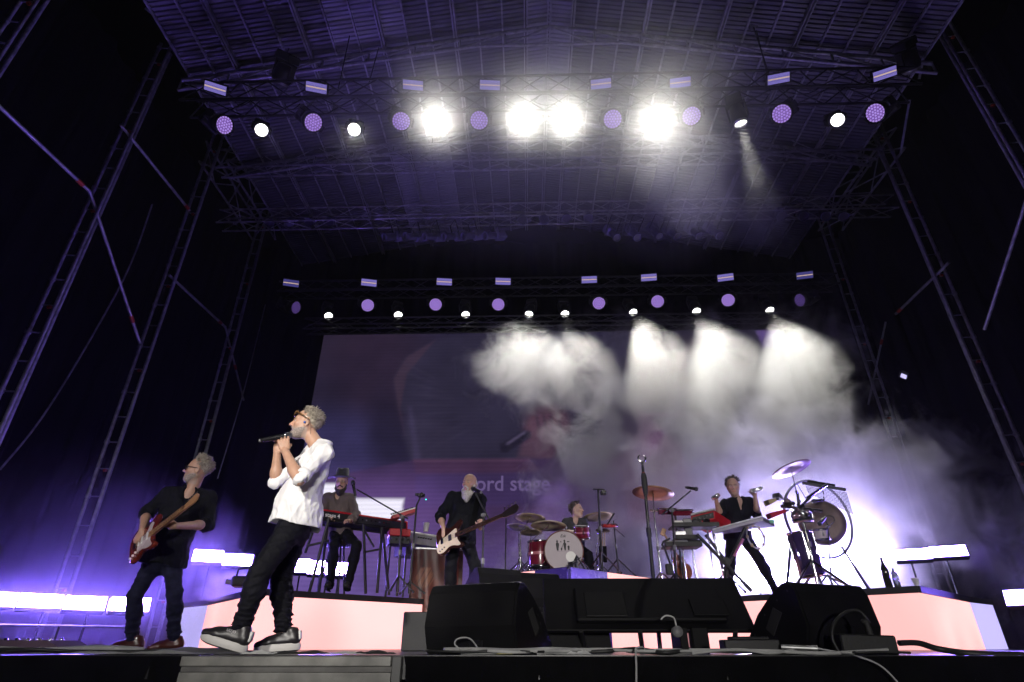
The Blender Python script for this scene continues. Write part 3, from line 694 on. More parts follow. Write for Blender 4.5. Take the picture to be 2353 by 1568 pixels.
paint(poly_mask([(950, 1057), (1218, 1055), (1240, 1085), (955, 1090)], .05), (92, 36, 74), .8)
paint(poly_mask([(950, 1056), (1218, 1054), (1218, 1060), (950, 1062)], .03), (120, 54, 88), .8)
paint(poly_mask([(955, 1090), (1240, 1086), (1300, 1160), (955, 1165)], .08), (60, 34, 100), .8)
paint(ss(1150, 1330, project(gx, SY + 0 * gx, gz)[1]), (104, 66, 168), .9)  # lavender of the screen with violet-lit smoke painted into it
paint(poly_mask([(1390, 1250), (1400, 1080), (1470, 990), (1455, 925), (1500, 965), (1570, 1030), (1600, 1120), (1590, 1230), (1500, 1200)], .12), (168, 96, 128), .75)
paint(ell((1500, 1090), (.9, 1.1), .3, .5), (176, 110, 142), .4)
paint(poly_mask([(1480, 950), (1660, 944), (1668, 950), (1600, 960), (1480, 958)], .04), (200, 140, 150), .7)
paint(poly_mask([(1180, 1260), (1250, 1120), (1300, 1100), (1330, 1300)], .2), (132, 88, 170), .5)
for k in range(3): paint(poly_mask([(1270 + 60 * k, 1090), (1300 + 60 * k, 1085), (1360 + 64 * k, 1290), (1320 + 60 * k, 1300)], .2), (84, 52, 140), .45)
paint(poly_mask([(1736, 760), (1800, 757), (1800, 800), (1752, 800)], .05), (128, 74, 196))
paint(poly_mask([(1560, 770), (1640, 790), (1700, 830), (1640, 830)], .15), (88, 44, 62), .6)
img *= (1 + .10 * fb + .05 * fbm(7, 8))[..., None]
img = img + (np.array([44, 35, 66]) - img) * (.28 * (1 - ss(1050, 1150, project(gx, SY + 0 * gx, gz)[1])))[..., None]
wh = poly_mask([(752, 1145), (928, 1147), (924, 1166), (930, 1185), (920, 1200), (752, 1200)], .05) + poly_mask([(740, 1112), (772, 1112), (776, 1138), (740, 1138)], .05)
hal = np.clip(ell((840, 1172), (1.9, .75), 0, .9) - wh, 0, 1); paint(hal, (150, 80, 220), .5)
gm = img.mean(axis=2, keepdims=True); img = gm + (img - gm) * .52; lin = srgb(np.clip(img, 0, 255)) * .9 * np.array([.93, .90, 1.14]); lin += np.clip(wh, 0, 1)[..., None] * np.array([1.0, .98, 1.1]) * .85
mb = MB(); me = bpy.data.meshes.new('screen_picture')
vv = np.stack([gx.ravel(), np.full(gx.size, SY), gz.ravel()], 1)
ii = (np.arange(NZ - 1)[:, None] * NX + np.arange(NX - 1)[None]).ravel(); ff = np.stack([ii, ii + 1, ii + NX + 1, ii + NX], 1)
me.from_pydata(vv.tolist(), [], ff.tolist())
ca = me.color_attributes.new('picture', 'FLOAT_COLOR', 'POINT'); ca.data.foreach_set('color', np.concatenate([lin.reshape(-1, 3), np.ones((gx.size, 1))], 1).ravel().astype(np.float32))
sm_ = bpy.data.materials.new('led_screen_picture'); sm_.use_nodes = True; nt = sm_.node_tree; nt.nodes.clear(); o_ = nt.nodes.new("ShaderNodeOutputMaterial"); e_ = nt.nodes.new("ShaderNodeEmission"); a_ = nt.nodes.new("ShaderNodeAttribute"); a_.attribute_name = 'picture'
wv = nt.nodes.new("ShaderNodeTexWave"); wv.wave_type = 'BANDS'; wv.bands_direction = 'Z'; wv.inputs["Scale"].default_value = 3.3; tcx = nt.nodes.new("ShaderNodeTexCoord"); nt.links.new(tcx.outputs["Object"], wv.inputs[0])
mr_ = nt.nodes.new("ShaderNodeMapRange"); mr_.inputs["To Min"].default_value = .93; mr_.inputs["To Max"].default_value = 1.04; nt.links.new(wv.outputs["Fac"], mr_.inputs["Value"])
vm_ = nt.nodes.new("ShaderNodeVectorMath"); vm_.operation = 'MULTIPLY'; nt.links.new(a_.outputs["Color"], vm_.inputs[0]); nt.links.new(mr_.outputs[0], vm_.inputs[1])
nt.links.new(vm_.outputs[0], e_.inputs[0]); nt.links.new(e_.outputs[0], o_.inputs[0]); me.materials.append(sm_)
scr = thing('led_screen', 'huge dim LED screen across the back showing an enlarged live picture of the band', 'LED screen', ((sx0 + sx1) / 2, SY + .1, sz0))
me.transform(Matrix.Translation(-scr.location)); link('picture_face', me, scr)
mb = MB(); mb.box(((sx0 + sx1) / 2, SY + .075, (sz0 + sz1) / 2), (sx1 - sx0 + .04, .12, sz1 - sz0 + .04)); mb.build('cabinet', M['black'], scr, True)
def text_mesh(s, size, font_sx=1.0, ext=.0):
    cu = bpy.data.curves.new('txt', 'FONT'); cu.body = s; cu.size = size; cu.extrude = ext; cu.resolution_u = 3; cu.offset = size * .012
    o = bpy.data.objects.new('txt', cu); COL.objects.link(o); bpy.context.view_layer.update()
    dg = bpy.context.evaluated_depsgraph_get(); me = bpy.data.meshes.new_from_object(o.evaluated_get(dg)); bpy.data.objects.remove(o); bpy.data.curves.remove(cu)
    me.transform(Matrix.Diagonal((font_sx, 1, 1, 1))); return me
def text_on(parent, name, s, pos, size, m, xdir, zdir, sx=1.0):
    me = text_mesh(s, size, sx); x = Vector(xdir).normalized(); z = Vector(zdir); z = (z - x * z.dot(x)).normalized(); n = x.cross(z)
    mt = Matrix(((x.x, z.x, n.x, 0), (x.y, z.y, n.y, 0), (x.z, z.z, n.z, 0), (0, 0, 0, 1))); me.transform(mt); me.materials.clear(); me.materials.append(m)
    o = link(name, me, parent); o.location = Vector(pos) - (parent.location if parent else Vector()); return o
pa, pb_ = P(1092, 1128, Y=SY - .006), P(1232, 1126, Y=SY - .006)
text_on(scr, 'screen_lettering', 'ord stage', pa, .50, emitmat('screen_letter_glow', (.16, .11, .27), .8), (1, 0, 0), (0, 0, 1), .92)

# ------------------------------------------------------------------ floor monitors
M['wedge'] = mat('black_textured_wedge', (.006, .006, .0065), .6, var=.4, bump=.35, bscale=160, spec=.15)
M['grille'] = mat('black_steel_grille', (.05, .05, .055), .5, .4, var=.3, bump=.8, bscale=300)
def wedge(lab, loc, rot, W=.62, H=.42, D=.55, g='wedge monitors', sc=1.0, grille='grille'):
    t = thing('floor_monitor', lab, 'floor monitor', loc, rot, g)
    pr = [(.05, 0), (.0, .16 * H / .42), (.035, .36 * H / .42), (.07, H * .985), (.1, H), (.14, H * .985), (.27, H * .80), (.40, H * .56), (.50, H * .28), (D, .06), (D - .02, 0)]
    mb = MB(); mb.prism([(0, y - D / 2, z) for y, z in pr], (-W / 2 + .018, 0, 0), (W / 2 - .018, 0, 0)); mb.build('cabinet', M['wedge'], t)
    for s in (-1, 1):
        ip = [(y * .97 + .008, z * .985 + .002) for y, z in pr]; mb = MB(); mb.prism([(0, y - D / 2, z) for y, z in ip], (s * (W / 2 - .018), 0, 0), (s * W / 2, 0, 0)); sp_ = mb.build('side_panel', M['wedge'], t)
        mb = MB(); c = (s * (W / 2 + .001), -.02, H * .45); mb.prism([(c[0], c[1] - .075, c[2] + .05), (c[0], c[1] - .01, c[2] + .085), (c[0], c[1] + .085, c[2] - .04), (c[0], c[1] + .03, c[2] - .085)], (-.004, 0, 0), (.003, 0, 0)); mb.build('handle_recess', M['rubber'], sp_)
        mb = MB()
        for (yy, zz) in ((.1, .9), (.2, .78), (.33, .58), (.45, .3), (.5, .08), (.08, .06)): mb.disc((s * (W / 2 + .0015), yy - D / 2, H * zz - .012), (s, 0, 0), .007, 8)
        mb.build('screws', M['rubber'], sp_)
    mb = MB(); gp_ = [(.145, H * .97), (.275, H * .79), (.405, H * .55), (.505, H * .28), (D - .01, .085)]; vs = []
    for y, z in gp_: vs += [(-W / 2 + .03, y - D / 2 + .006, z + .006), (W / 2 - .03, y - D / 2 + .006, z + .006)]
    mb.add(vs, [(2 * i, 2 * i + 1, 2 * i + 3, 2 * i + 2) for i in range(4)], True); mb.build('grille', M[grille], t)
    mb = MB(); mb.box((0, -D / 2 + .03, H * .1), (W * .3, .02, .08), bev=.004); mb.build('connector_plate', M['black_gloss'], t)
    return t
wedge('large black floor monitor in front to the left of the flat screen, seen from behind', (-.27, 4.38, 0), R(-27), .70, .425)
wedge('large black floor monitor in front to the right of the flat screen, seen from behind', (1.96, 4.46, 0), R(26), .70, .425)
M['wedge_grey'] = mat('worn_grey_wedge', (.10, .10, .11), .6, var=.3, bump=.4, bscale=120)
w3 = wedge('small grey-faced floor monitor on the low platform in front of the bassist', (-.42, 6.85, HP), R(34), .55, .45, g='wedge monitors')
w4 = wedge('small grey-faced floor monitor half hidden beside the point of the drum riser', (.05, 7.15, HP), R(24), .5, .43, g='wedge monitors')

M['tvb'] = mat('matt_black_screen_back', (.004, .004, .0045), .6, var=.4, spec=.15)
# ------------------------------------------------------------------ flat screen turned to the singer, seen from its back
t = thing('flat_screen', 'wide black flat screen leaning back between the floor monitors, seen from behind', 'monitor screen', (.85, 4.75, 0))
A, B, C_, D_ = P(1256, 1332, Y=4.92), P(1692, 1332, Y=4.92), P(1692, 1452, Y=4.6), P(1256, 1452, Y=4.6)
xd = Vector((1, 0, 0)); up = (A - D_).normalized(); up = Vector((0, up.y, up.z)).normalized(); nr = Vector((0, -up.z, up.y)); rotm = Matrix(((1, 0, 0), (0, -nr.y, up.y), (0, -nr.z, up.z)))
Wt = (B - A).length; Ht = Vector((0, A.y - D_.y, A.z - D_.z)).length; ctr = (A + B + C_ + D_) / 4; ctr.x = (A.x + B.x) / 2 - .03
rotm = Matrix((xd, Vector((0, up.z, -up.y)), up)).transposed()
def tvp(x, y, z): return ctr + rotm @ Vector((x, y, z))
mb = MB(); mb.box(ctr, (Wt, .035, Ht), rotm, .006); mb.build('panel', M['tvb'], t, True)
mb = MB(); mb.box(tvp(.02, -.045, -Ht * .1), (Wt * .72, .055, Ht * .62), rotm, .012); mb.build('back_cover', M['tvb'], t, True)
mb = MB(); mb.box(tvp(-Wt * .2, -.075, -Ht * .14), (.3, .012, Ht * .45), rotm, .004); mb.build('rating_plate', mat('tv_grey_label', (.007, .007, .007), .5, spec=.15), t, True)
mb = MB(); mb.box(tvp(Wt * .3, -.078, -Ht * .2), (.26, .012, Ht * .3), rotm, .004); mb.build('connector_bay', M['tvb'], t, True)
for k in (-.33, -.05, .4):
    mb = MB(); q = tvp(k * Wt, -.01, -Ht / 2); mb.tube(q, (q.x + .05, q.y + .25, 0), .018, n=6); mb.build('stand_leg', M['black'], t, True)
mb = MB(); mb.prism([(.12, 4.72, 0), (.62, 4.78, 0), (.6, 4.78, .17), (.12, 4.72, .17)], (0, 0, 0), (0, .05, 0)); mb.build('stand_board', M['wedge'], t, True)
mb = MB(); mb.box((1.1, 4.7, .08), (.05, .3, .16)); mb.build('stand_post', M['wedge'], t, True)
mb = MB(); mb.box((1.22, 4.62, .085), (.12, .1, .17), bev=.01); mb.build('stand_block', M['wedge'], t, True)
# ------------------------------------------------------------------ people: smooth blended solids turned into one continuous mesh
def V(*a): return np.array(a, float)
def nrmz(v): v = np.asarray(v, float); return v / (np.linalg.norm(v) + 1e-9)
class Sculpt:
    def __init__(s): s.p = []
    def cap(s, a, b, ra, rb=None, k=.02, sq=None, op=1):
        s.p.append(('c', np.array(a, float), np.array(b, float), ra, ra if rb is None else rb, k, sq, op)); return s
    def ell(s, c, r, fr=None, k=.02, op=1):
        s.p.append(('e', np.array(c, float), np.array(r, float), np.eye(3) if fr is None else np.array(fr, float), None, k, None, op)); return s
    def bounds(s):
        lo = np.full(3, 1e9); hi = -lo
        for q in s.p:
            if q[7] < 0: continue
            if q[0] == 'c': r = max(q[3], q[4]); lo = np.minimum(lo, np.minimum(q[1], q[2]) - r); hi = np.maximum(hi, np.maximum(q[1], q[2]) + r)
            else: r = max(q[2]); lo = np.minimum(lo, q[1] - r); hi = np.maximum(hi, q[1] + r)
        return lo - .03, hi + .03
    def mesh(s, res, disp=None, clip=None):
        lo, hi = s.bounds(); n = np.ceil((hi - lo) / res).astype(int) + 1
        D = np.full(n, .08, np.float32); ax = [lo[i] + res * np.arange(n[i]) for i in range(3)]
        for q in s.p:
            kind, A, B, C, Dd, k, sq, op = q
            if kind == 'c': r = max(C, Dd); l0 = np.minimum(A, B) - r - k - .03; h0 = np.maximum(A, B) + r + k + .03
            else: r = max(B); l0 = A - r - k - .03; h0 = A + r + k + .03
            i0 = np.clip(((l0 - lo) / res).astype(int), 0, n - 1); i1 = np.clip(((h0 - lo) / res).astype(int) + 2, 1, n)
            sl = tuple(slice(i0[i], i1[i]) for i in range(3))
            x = (ax[0][sl[0]][:, None, None]).astype(np.float32); y = (ax[1][sl[1]][None, :, None]).astype(np.float32); z = (ax[2][sl[2]][None, None, :]).astype(np.float32)
            if kind == 'c':
                px, py, pz = x - A[0], y - A[1], z - A[2]; d = B - A; L2 = float(d @ d) + 1e-12
                t = np.clip((px * d[0] + py * d[1] + pz * d[2]) / L2, 0, 1)
                qx, qy, qz = px - t * d[0], py - t * d[1], pz - t * d[2]
                if sq is not None:
                    dv = nrmz(sq[0]); f = sq[1] - 1; dt = qx * dv[0] + qy * dv[1] + qz * dv[2]; qx = qx + f * dt * dv[0]; qy = qy + f * dt * dv[1]; qz = qz + f * dt * dv[2]
                v = np.sqrt(qx * qx + qy * qy + qz * qz) - (C + t * (Dd - C))
            else:
                f = C; px, py, pz = x - A[0], y - A[1], z - A[2]
                u = [(f[0, j] * px + f[1, j] * py + f[2, j] * pz) / B[j] for j in range(3)]
                k0 = np.sqrt(u[0] ** 2 + u[1] ** 2 + u[2] ** 2); k1 = np.sqrt((u[0] / B[0]) ** 2 + (u[1] / B[1]) ** 2 + (u[2] / B[2]) ** 2) + 1e-6
                v = k0 * (k0 - 1) / k1
            o = D[sl]
            if op > 0:
                h = np.clip(.5 + .5 * (o - v) / k, 0, 1); D[sl] = o + (v - o) * h - k * h * (1 - h)
            else:
                h = np.clip(.5 - .5 * (o + v) / k, 0, 1); D[sl] = o + (-v - o) * h + k * h * (1 - h)
        if disp is not None:
            idx = np.nonzero(np.abs(D) < .035); pts = np.stack([ax[i][idx[i]] for i in range(3)], 1); D[idx] += disp(pts).astype(np.float32)
        if clip is not None:
            idx = np.nonzero(D < .03); pts = np.stack([ax[i][idx[i]] for i in range(3)], 1); D[idx] = np.maximum(D[idx], clip(pts).astype(np.float32))
        D[0] = D[-1] = .05; D[:, 0] = D[:, -1] = .05; D[:, :, 0] = D[:, :, -1] = .05
        ins = D < 0
        cn = ins[:-1, :-1, :-1].astype(np.int8)
        for a, b, c in ((1, 0, 0), (0, 1, 0), (0, 0, 1), (1, 1, 0), (1, 0, 1), (0, 1, 1), (1, 1, 1)):
            cn = cn + ins[a:n[0] - 1 + a, b:n[1] - 1 + b, c:n[2] - 1 + c]
        act = np.nonzero((cn > 0) & (cn < 8)); N = len(act[0]); ids = np.full(tuple(n - 1), -1, np.int32); ids[act] = np.arange(N)
        base = np.stack(act, 1); cor = np.array([(a, b, c) for a in (0, 1) for b in (0, 1) for c in (0, 1)])
        vals = np.stack([D[act[0] + a, act[1] + b, act[2] + c] for a, b, c in cor], 1)
        acc = np.zeros((N, 3)); cnt = np.zeros(N)
        for i in range(8):
            for j in range(i + 1, 8):
                if np.abs(cor[i] - cor[j]).sum() != 1: continue
                m = (vals[:, i] < 0) != (vals[:, j] < 0); t = vals[m, i] / (vals[m, i] - vals[m, j]); acc[m] += cor[i] + (cor[j] - cor[i]) * t[:, None]; cnt[m] += 1
        pos = lo + res * (base + acc / cnt[:, None]); F = []
        for axn in range(3):
            e = [slice(None)] * 3; e2 = [slice(None)] * 3; e[axn] = slice(0, -1); e2[axn] = slice(1, None)
            a_, b_ = ins[tuple(e)], ins[tuple(e2)]; ch = np.nonzero(a_ != b_); o1, o2 = [(1, 2), (2, 0), (0, 1)][axn]
            c = np.stack(ch, 1); ok = (c[:, o1] > 0) & (c[:, o2] > 0) & (c[:, o1] < n[o1] - 1) & (c[:, o2] < n[o2] - 1); c = c[ok]; fl = a_[tuple(c.T)]
            def cid(d1, d2): q = c.copy(); q[:, o1] -= d1; q[:, o2] -= d2; return ids[tuple(q.T)]
            f = np.stack([cid(0, 0), cid(1, 0), cid(1, 1), cid(0, 1)], 1); f[~fl] = f[~fl][:, ::-1]; F.append(f)
        return pos, np.concatenate(F)
    def build(s, name, m, parent, res, disp=None, colour=None, clip=None):
        pos, F = s.mesh(res, disp, clip); off = np.array(parent.location) if parent is not None else 0
        me = bpy.data.meshes.new(name); me.vertices.add(len(pos)); me.vertices.foreach_set('co', (pos - off).astype(np.float32).ravel())
        me.loops.add(F.size); me.loops.foreach_set('vertex_index', F.astype(np.int32).ravel()); me.polygons.add(len(F))
        me.polygons.foreach_set('loop_start', np.arange(0, F.size, 4, dtype=np.int32)); me.polygons.foreach_set('use_smooth', np.ones(len(F), bool))
        me.update(calc_edges=True); me.validate(); me.materials.append(m)
        if colour is not None:
            ca = me.color_attributes.new('skin', 'FLOAT_COLOR', 'POINT'); c = np.concatenate([colour(pos), np.ones((len(pos), 1))], 1); ca.data.foreach_set('color', c.astype(np.float32).ravel())
        return link(name, me, parent)
def waves(seed, freq, amp, stretch=(1, 1, 1), oct=3):
    r = np.random.RandomState(seed); W = []
    for o in range(oct):
        for _ in range(5): W.append((nrmz(r.normal(size=3)) * np.array(stretch) * freq * 1.9 ** o, r.uniform(0, 6.28), .55 ** o / 5))
    def f(p):
        v = np.zeros(len(p)); q = p + .015 * np.sin(p[:, [1, 2, 0]] * 23)
        for k, ph, a in W: v += a * ((1 - np.abs(np.sin(q @ k + ph))) ** 2.5 - .22)
        return -amp * v * 3.2
    return f
M['skin'] = mat('skin', (.5, .3, .2), .5, var=.08, scale=30, bump=.05, bscale=200, vcol='skin', sss=.08)
M['eye'] = mat('eye_white', (.6, .58, .55), .2, var=.0)
M['iris'] = mat('dark_iris', (.02, .015, .01), .1)
M['white_shirt'] = mat('white_shirt_cotton', (.80, .79, .80), .8, var=.06, bump=.12, bscale=220)
M['black_shirt'] = mat('black_shirt_cotton', (.007, .0075, .011), .8, var=.25, bump=.15, bscale=180, spec=.12)
M['brown_shirt'] = mat('grey_brown_shirt', (.10, .075, .075), .8, var=.2, bump=.15, bscale=180)
M['grey_vest'] = mat('dark_grey_shirt', (.05, .05, .055), .8, var=.2, bump=.12, bscale=180, spec=.12)
M['black_trousers'] = mat('black_trousers', (.006, .006, .009), .75, var=.3, bump=.15, bscale=150, spec=.12)
M['jeans'] = mat('dark_jeans', (.012, .013, .03), .85, var=.5, scale=16, bump=.3, bscale=320, spec=.12)
M['grey_hair'] = mat('grey_hair', (.50, .44, .36), .6, var=.5, scale=60, bump=.8, bscale=180)
M['white_hair'] = mat('white_hair', (.62, .58, .55), .6, var=.4, scale=60, bump=.8, bscale=160)
M['brown_hair'] = mat('dark_greying_hair', (.10, .08, .07), .6, var=.6, scale=60, bump=.8, bscale=180)
M['stubble'] = mat('grey_stubble', (.34, .28, .25), .8, var=.5, scale=120, bump=.6, bscale=300)
M['dark_beard'] = mat('dark_beard', (.03, .02, .018), .7, var=.5, scale=90, bump=.9, bscale=260)
M['tortoise'] = mat('tortoiseshell', (.16, .08, .03), .2, var=.7, scale=40, coat=.6)
M['lens_dark'] = mat('dark_lens', (.02, .015, .02), .08, coat=.6)

def frame(fwd, up):
    f = nrmz(fwd); r = nrmz(np.cross(f, nrmz(up))); u = np.cross(r, f); return np.stack([r, f, u], 1)      # columns: right, forward, up
def head_prims(S, c, F, s=1.0, mouth=0.0, nose=1.0):
    w = lambda x, y, z: c + F @ (np.array([x, y, z]) * s); e = lambda p, r, k=.02, op=1: S.ell(w(*p), np.array(r) * s, F, k * s, op)
    e((0, -.012, .036), (.077, .099, .086)); e((0, .022, -.03), (.063, .072, .088), .03); e((0, .060, -.094), (.030, .030, .026), .03)
    for q in (-1, 1):
        S.cap(w(q * .053, -.012, -.05), w(q * .022, .055, -.1), .017 * s, .016 * s, .03 * s)
        S.cap(w(q * .046, .074, .026), w(q * .012, .090, .022), .009 * s, .008 * s, .014 * s); e((q * .043, .062, -.02), (.020, .022, .020), .02)
        S.ell(w(q * .0775, -.008, -.008), np.array([.009, .020, .033]) * s, F, .008 * s); e((q * .085, -.004, -.006), (.004, .010, .018), .006, -1)
    S.cap(w(0, .088, .012), w(0, .111 + .004 * nose, -.026), .0085 * s, .0105 * s, .012 * s)
    for q in (-1, 1): e((q * .011, .101, -.031), (.008, .010, .008), .008)
    for q in (-1, 1): e((q * .031, .097, .003), (.015, .014, .0095), .012, -1)
    o = mouth * .011
    S.cap(w(-.021, .082, -.06 + o), w(.021, .082, -.06 + o), .007 * s, .007 * s, .01 * s); S.cap(w(-.018, .083, -.072 - o), w(.018, .083, -.072 - o), .007 * s, .007 * s, .01 * s)
    S.cap(w(-.008, .090, -.06 + o), w(.008, .090, -.06 + o), .006 * s, .006 * s, .01 * s); S.cap(w(-.008, .089, -.073 - o), w(.008, .089, -.073 - o), .006 * s, .006 * s, .01 * s)
    if mouth: e((0, .098, -.066), (.017, .028, .0035 + o), .006, -1)
    else: e((0, .100, -.066), (.02, .012, .0022), .004, -1)
    return w
def hand(S, wr, d, n, side, curl=(35, 45, 30), s=1.0, spread=.1, thumb=(.55, .65, .45), tc=25):
    """wr wrist, d towards the knuckles, n out of the palm, side=+1: thumb towards d x n"""
    wr = np.array(wr, float); d = nrmz(d); n = nrmz(np.array(n) - d * np.dot(n, d)); t = np.cross(d, n) * side
    for i, (o, L, kx) in enumerate(((.034, .076, .086), (.0115, .084, .090), (-.0115, .077, .087), (-.033, .060, .080))):
        kn = wr + (d * kx + t * o) * s; S.cap(wr + (d * .012 + t * o * .55) * s, kn, .0135 * s, .0098 * s, .008 * s)
        dd = nrmz(d + t * o * spread * 20 * .1); p = kn; ang = 0; c_ = curl if not isinstance(curl[0], (tuple, list)) else curl[i]
        for seg, (fr, a) in enumerate(zip((.45, .31, .24), c_)):
            ang += R(a); q = p + (dd * math.cos(ang) + n * math.sin(ang)) * L * fr * s; S.cap(p, q, (.0094, .0084, .0076)[seg] * s, (.0086, .0077, .0064)[seg] * s, .0018 * s); p = q
    S.ell(wr + (d * .045 + n * .004) * s, np.array([.037, .042, .013]) * s, np.stack([t, d, n], 1), .015 * s)
    b = wr + (d * .022 + t * .024 + n * .004) * s; td = nrmz(t * thumb[0] + d * thumb[1] + n * thumb[2]); m = b + td * .044 * s
    S.cap(b, m, .0145 * s, .0115 * s, .014 * s); t2 = nrmz(td * math.cos(R(tc)) + nrmz(n - t * .6) * math.sin(R(tc))); e_ = m + t2 * .034 * s; S.cap(m, e_, .0108 * s, .0085 * s, .006 * s)
def beard_shell(t, c, F, s, m, thick=.0045, line=(-.030, .38), res=.005, neck=-.128, seed=3):
    S = Sculpt(); w = lambda x, y, z: c + F @ (np.array([x, y, z]) * s)
    S.ell(w(0, .022, -.03), (np.array([.063, .072, .088]) + thick) * s, F, .03); S.ell(w(0, .060, -.094), (np.array([.030, .030, .026]) + thick * 1.6) * s, F, .03)
    for q in (-1, 1): S.cap(w(q * .053, -.012, -.05), w(q * .022, .055, -.1), (.017 + thick) * s, (.016 + thick) * s, .03 * s)
    def clip(p):
        l = (p - c) @ F / s; d = l[:, 2] - (line[0] - line[1] * np.clip(l[:, 1], -.05, .2)); d = np.maximum(d, neck - l[:, 2]); d = np.maximum(d, -.012 - l[:, 1])
        lip = .026 - np.sqrt(l[:, 0] ** 2 + ((l[:, 1] - .095) * .6) ** 2 + ((l[:, 2] + .066) * 1.5) ** 2); return np.maximum(d, lip) * .8
    return S.build('beard', m, t, res, waves(seed, 150, .0012), clip=clip)
def skin_colour(base, hc, F, s=1.0, stub=None, lip=(.42, .16, .14)):
    base = np.array(base)
    def f(p):
        l = (p - hc) @ F / s; c = np.tile(base, (len(p), 1)).astype(float)
        near = np.exp(-((l[:, 0] / .035) ** 2 + ((l[:, 1] - .095) / .03) ** 2 + ((l[:, 2] + .02) / .02) ** 2)); c += near[:, None] * np.array([.06, -.01, -.01])
        red = np.exp(-(((np.abs(l[:, 0]) - .042) / .018) ** 2 + ((l[:, 1] - .07) / .035) ** 2 + ((l[:, 2] + .025) / .02) ** 2)); c += red[:, None] * np.array([.05, -.01, -.01])
        if stub is not None:
            b = (1 / (1 + np.exp(-(-l[:, 2] - .045) / .006))) * (np.abs(l[:, 0]) < .09) * (l[:, 1] > -.03) * (l[:, 1] < .14) * (l[:, 2] > -.135); c += b[:, None] * (np.array(stub) - c) * .65
        m = np.exp(-((l[:, 0] / .022) ** 4 + ((l[:, 2] + .066) / .012) ** 4)) * (l[:, 1] > .075) * (l[:, 1] < .12); c += m[:, None] * (np.array(lip) - c) * .8
        br = np.exp(-(((np.abs(l[:, 0]) - .03) / .02) ** 4 + ((l[:, 2] - .024) / .005) ** 2)) * (l[:, 1] > .06) * (l[:, 1] < .13); c += br[:, None] * (np.array([.06, .045, .035]) - c) * .75
        return np.clip(c, .005, 1)
    return f
def eyes(t, w, F, s=1.0, look=(0, 1, 0)):
    mb = MB(); mi = MB()
    for q in (-1, 1):
        c = w(q * .031, .0765, .002); mb.ball(c, .0110 * s, 10); g = F @ nrmz(np.array([0, 1, 0]) + np.array(look) * .3); mi.ball(np.array(c) + g * .0060 * s, .0066 * s, 8)
    e = mb.build('eyes', M['eye'], t, True); mi.build('irises', M['iris'], t, True)
def curls(t, c, F, m, s, seed, n=2200, r=(.0016, .0028), hairline=.03, low=-.035, name='hair', length=(.022, .04), sweep=(0, -.45, .35), wild=.35, top=.0, curl=.5, res=.007):
    rr = np.random.RandomState(seed); S = Sculpt()
    S.ell(c + F @ (np.array([0, -.030, .042]) * s), np.array([.0795, .087, .0845]) * s, F, .01)
    base = S.build(name, m, t, res, waves(seed, 90, .002)); mb = MB(); k = 0; off = np.array(t.location)
    clump = {}
    while k < n:
        v = nrmz(rr.normal(size=3)); p = np.array([0, -.012, .036]) + v * np.array([.078, .100, .087])
        lim = hairline + rr.normal() * .005 - max(0, .075 - p[2]) * .75
        if p[1] > lim or p[2] < low - .3 * max(0, -p[1] - .02) + rr.normal() * .006: continue
        k += 1; key = tuple((p / .022).astype(int))
        if key not in clump: clump[key] = (rr.normal(size=3), rr.normal(size=3))
        cd, cc = clump[key]; d = nrmz(v * .7 + np.array(sweep) + cd * wild + rr.normal(size=3) * .12); L_ = rr.uniform(*length) * (1 if p[2] > .03 else .6) * (1 + top * max(0, p[2] - .06) * 12)
        p0 = p - v * .004; p1 = p0 + d * L_ * .45; d2 = nrmz(d + cc * curl); p2 = p1 + d2 * L_ * .35; p3 = p2 + nrmz(d2 + cc * curl - v * .3) * L_ * .25; q = rr.uniform(*r) * s
        mb.path([c + F @ (x * s) - off for x in (p0, p1, p2, p3)], [q, q, q * .8, q * .25], 3)
    tag(mb.build('strands', m, base), kind='stuff'); return base
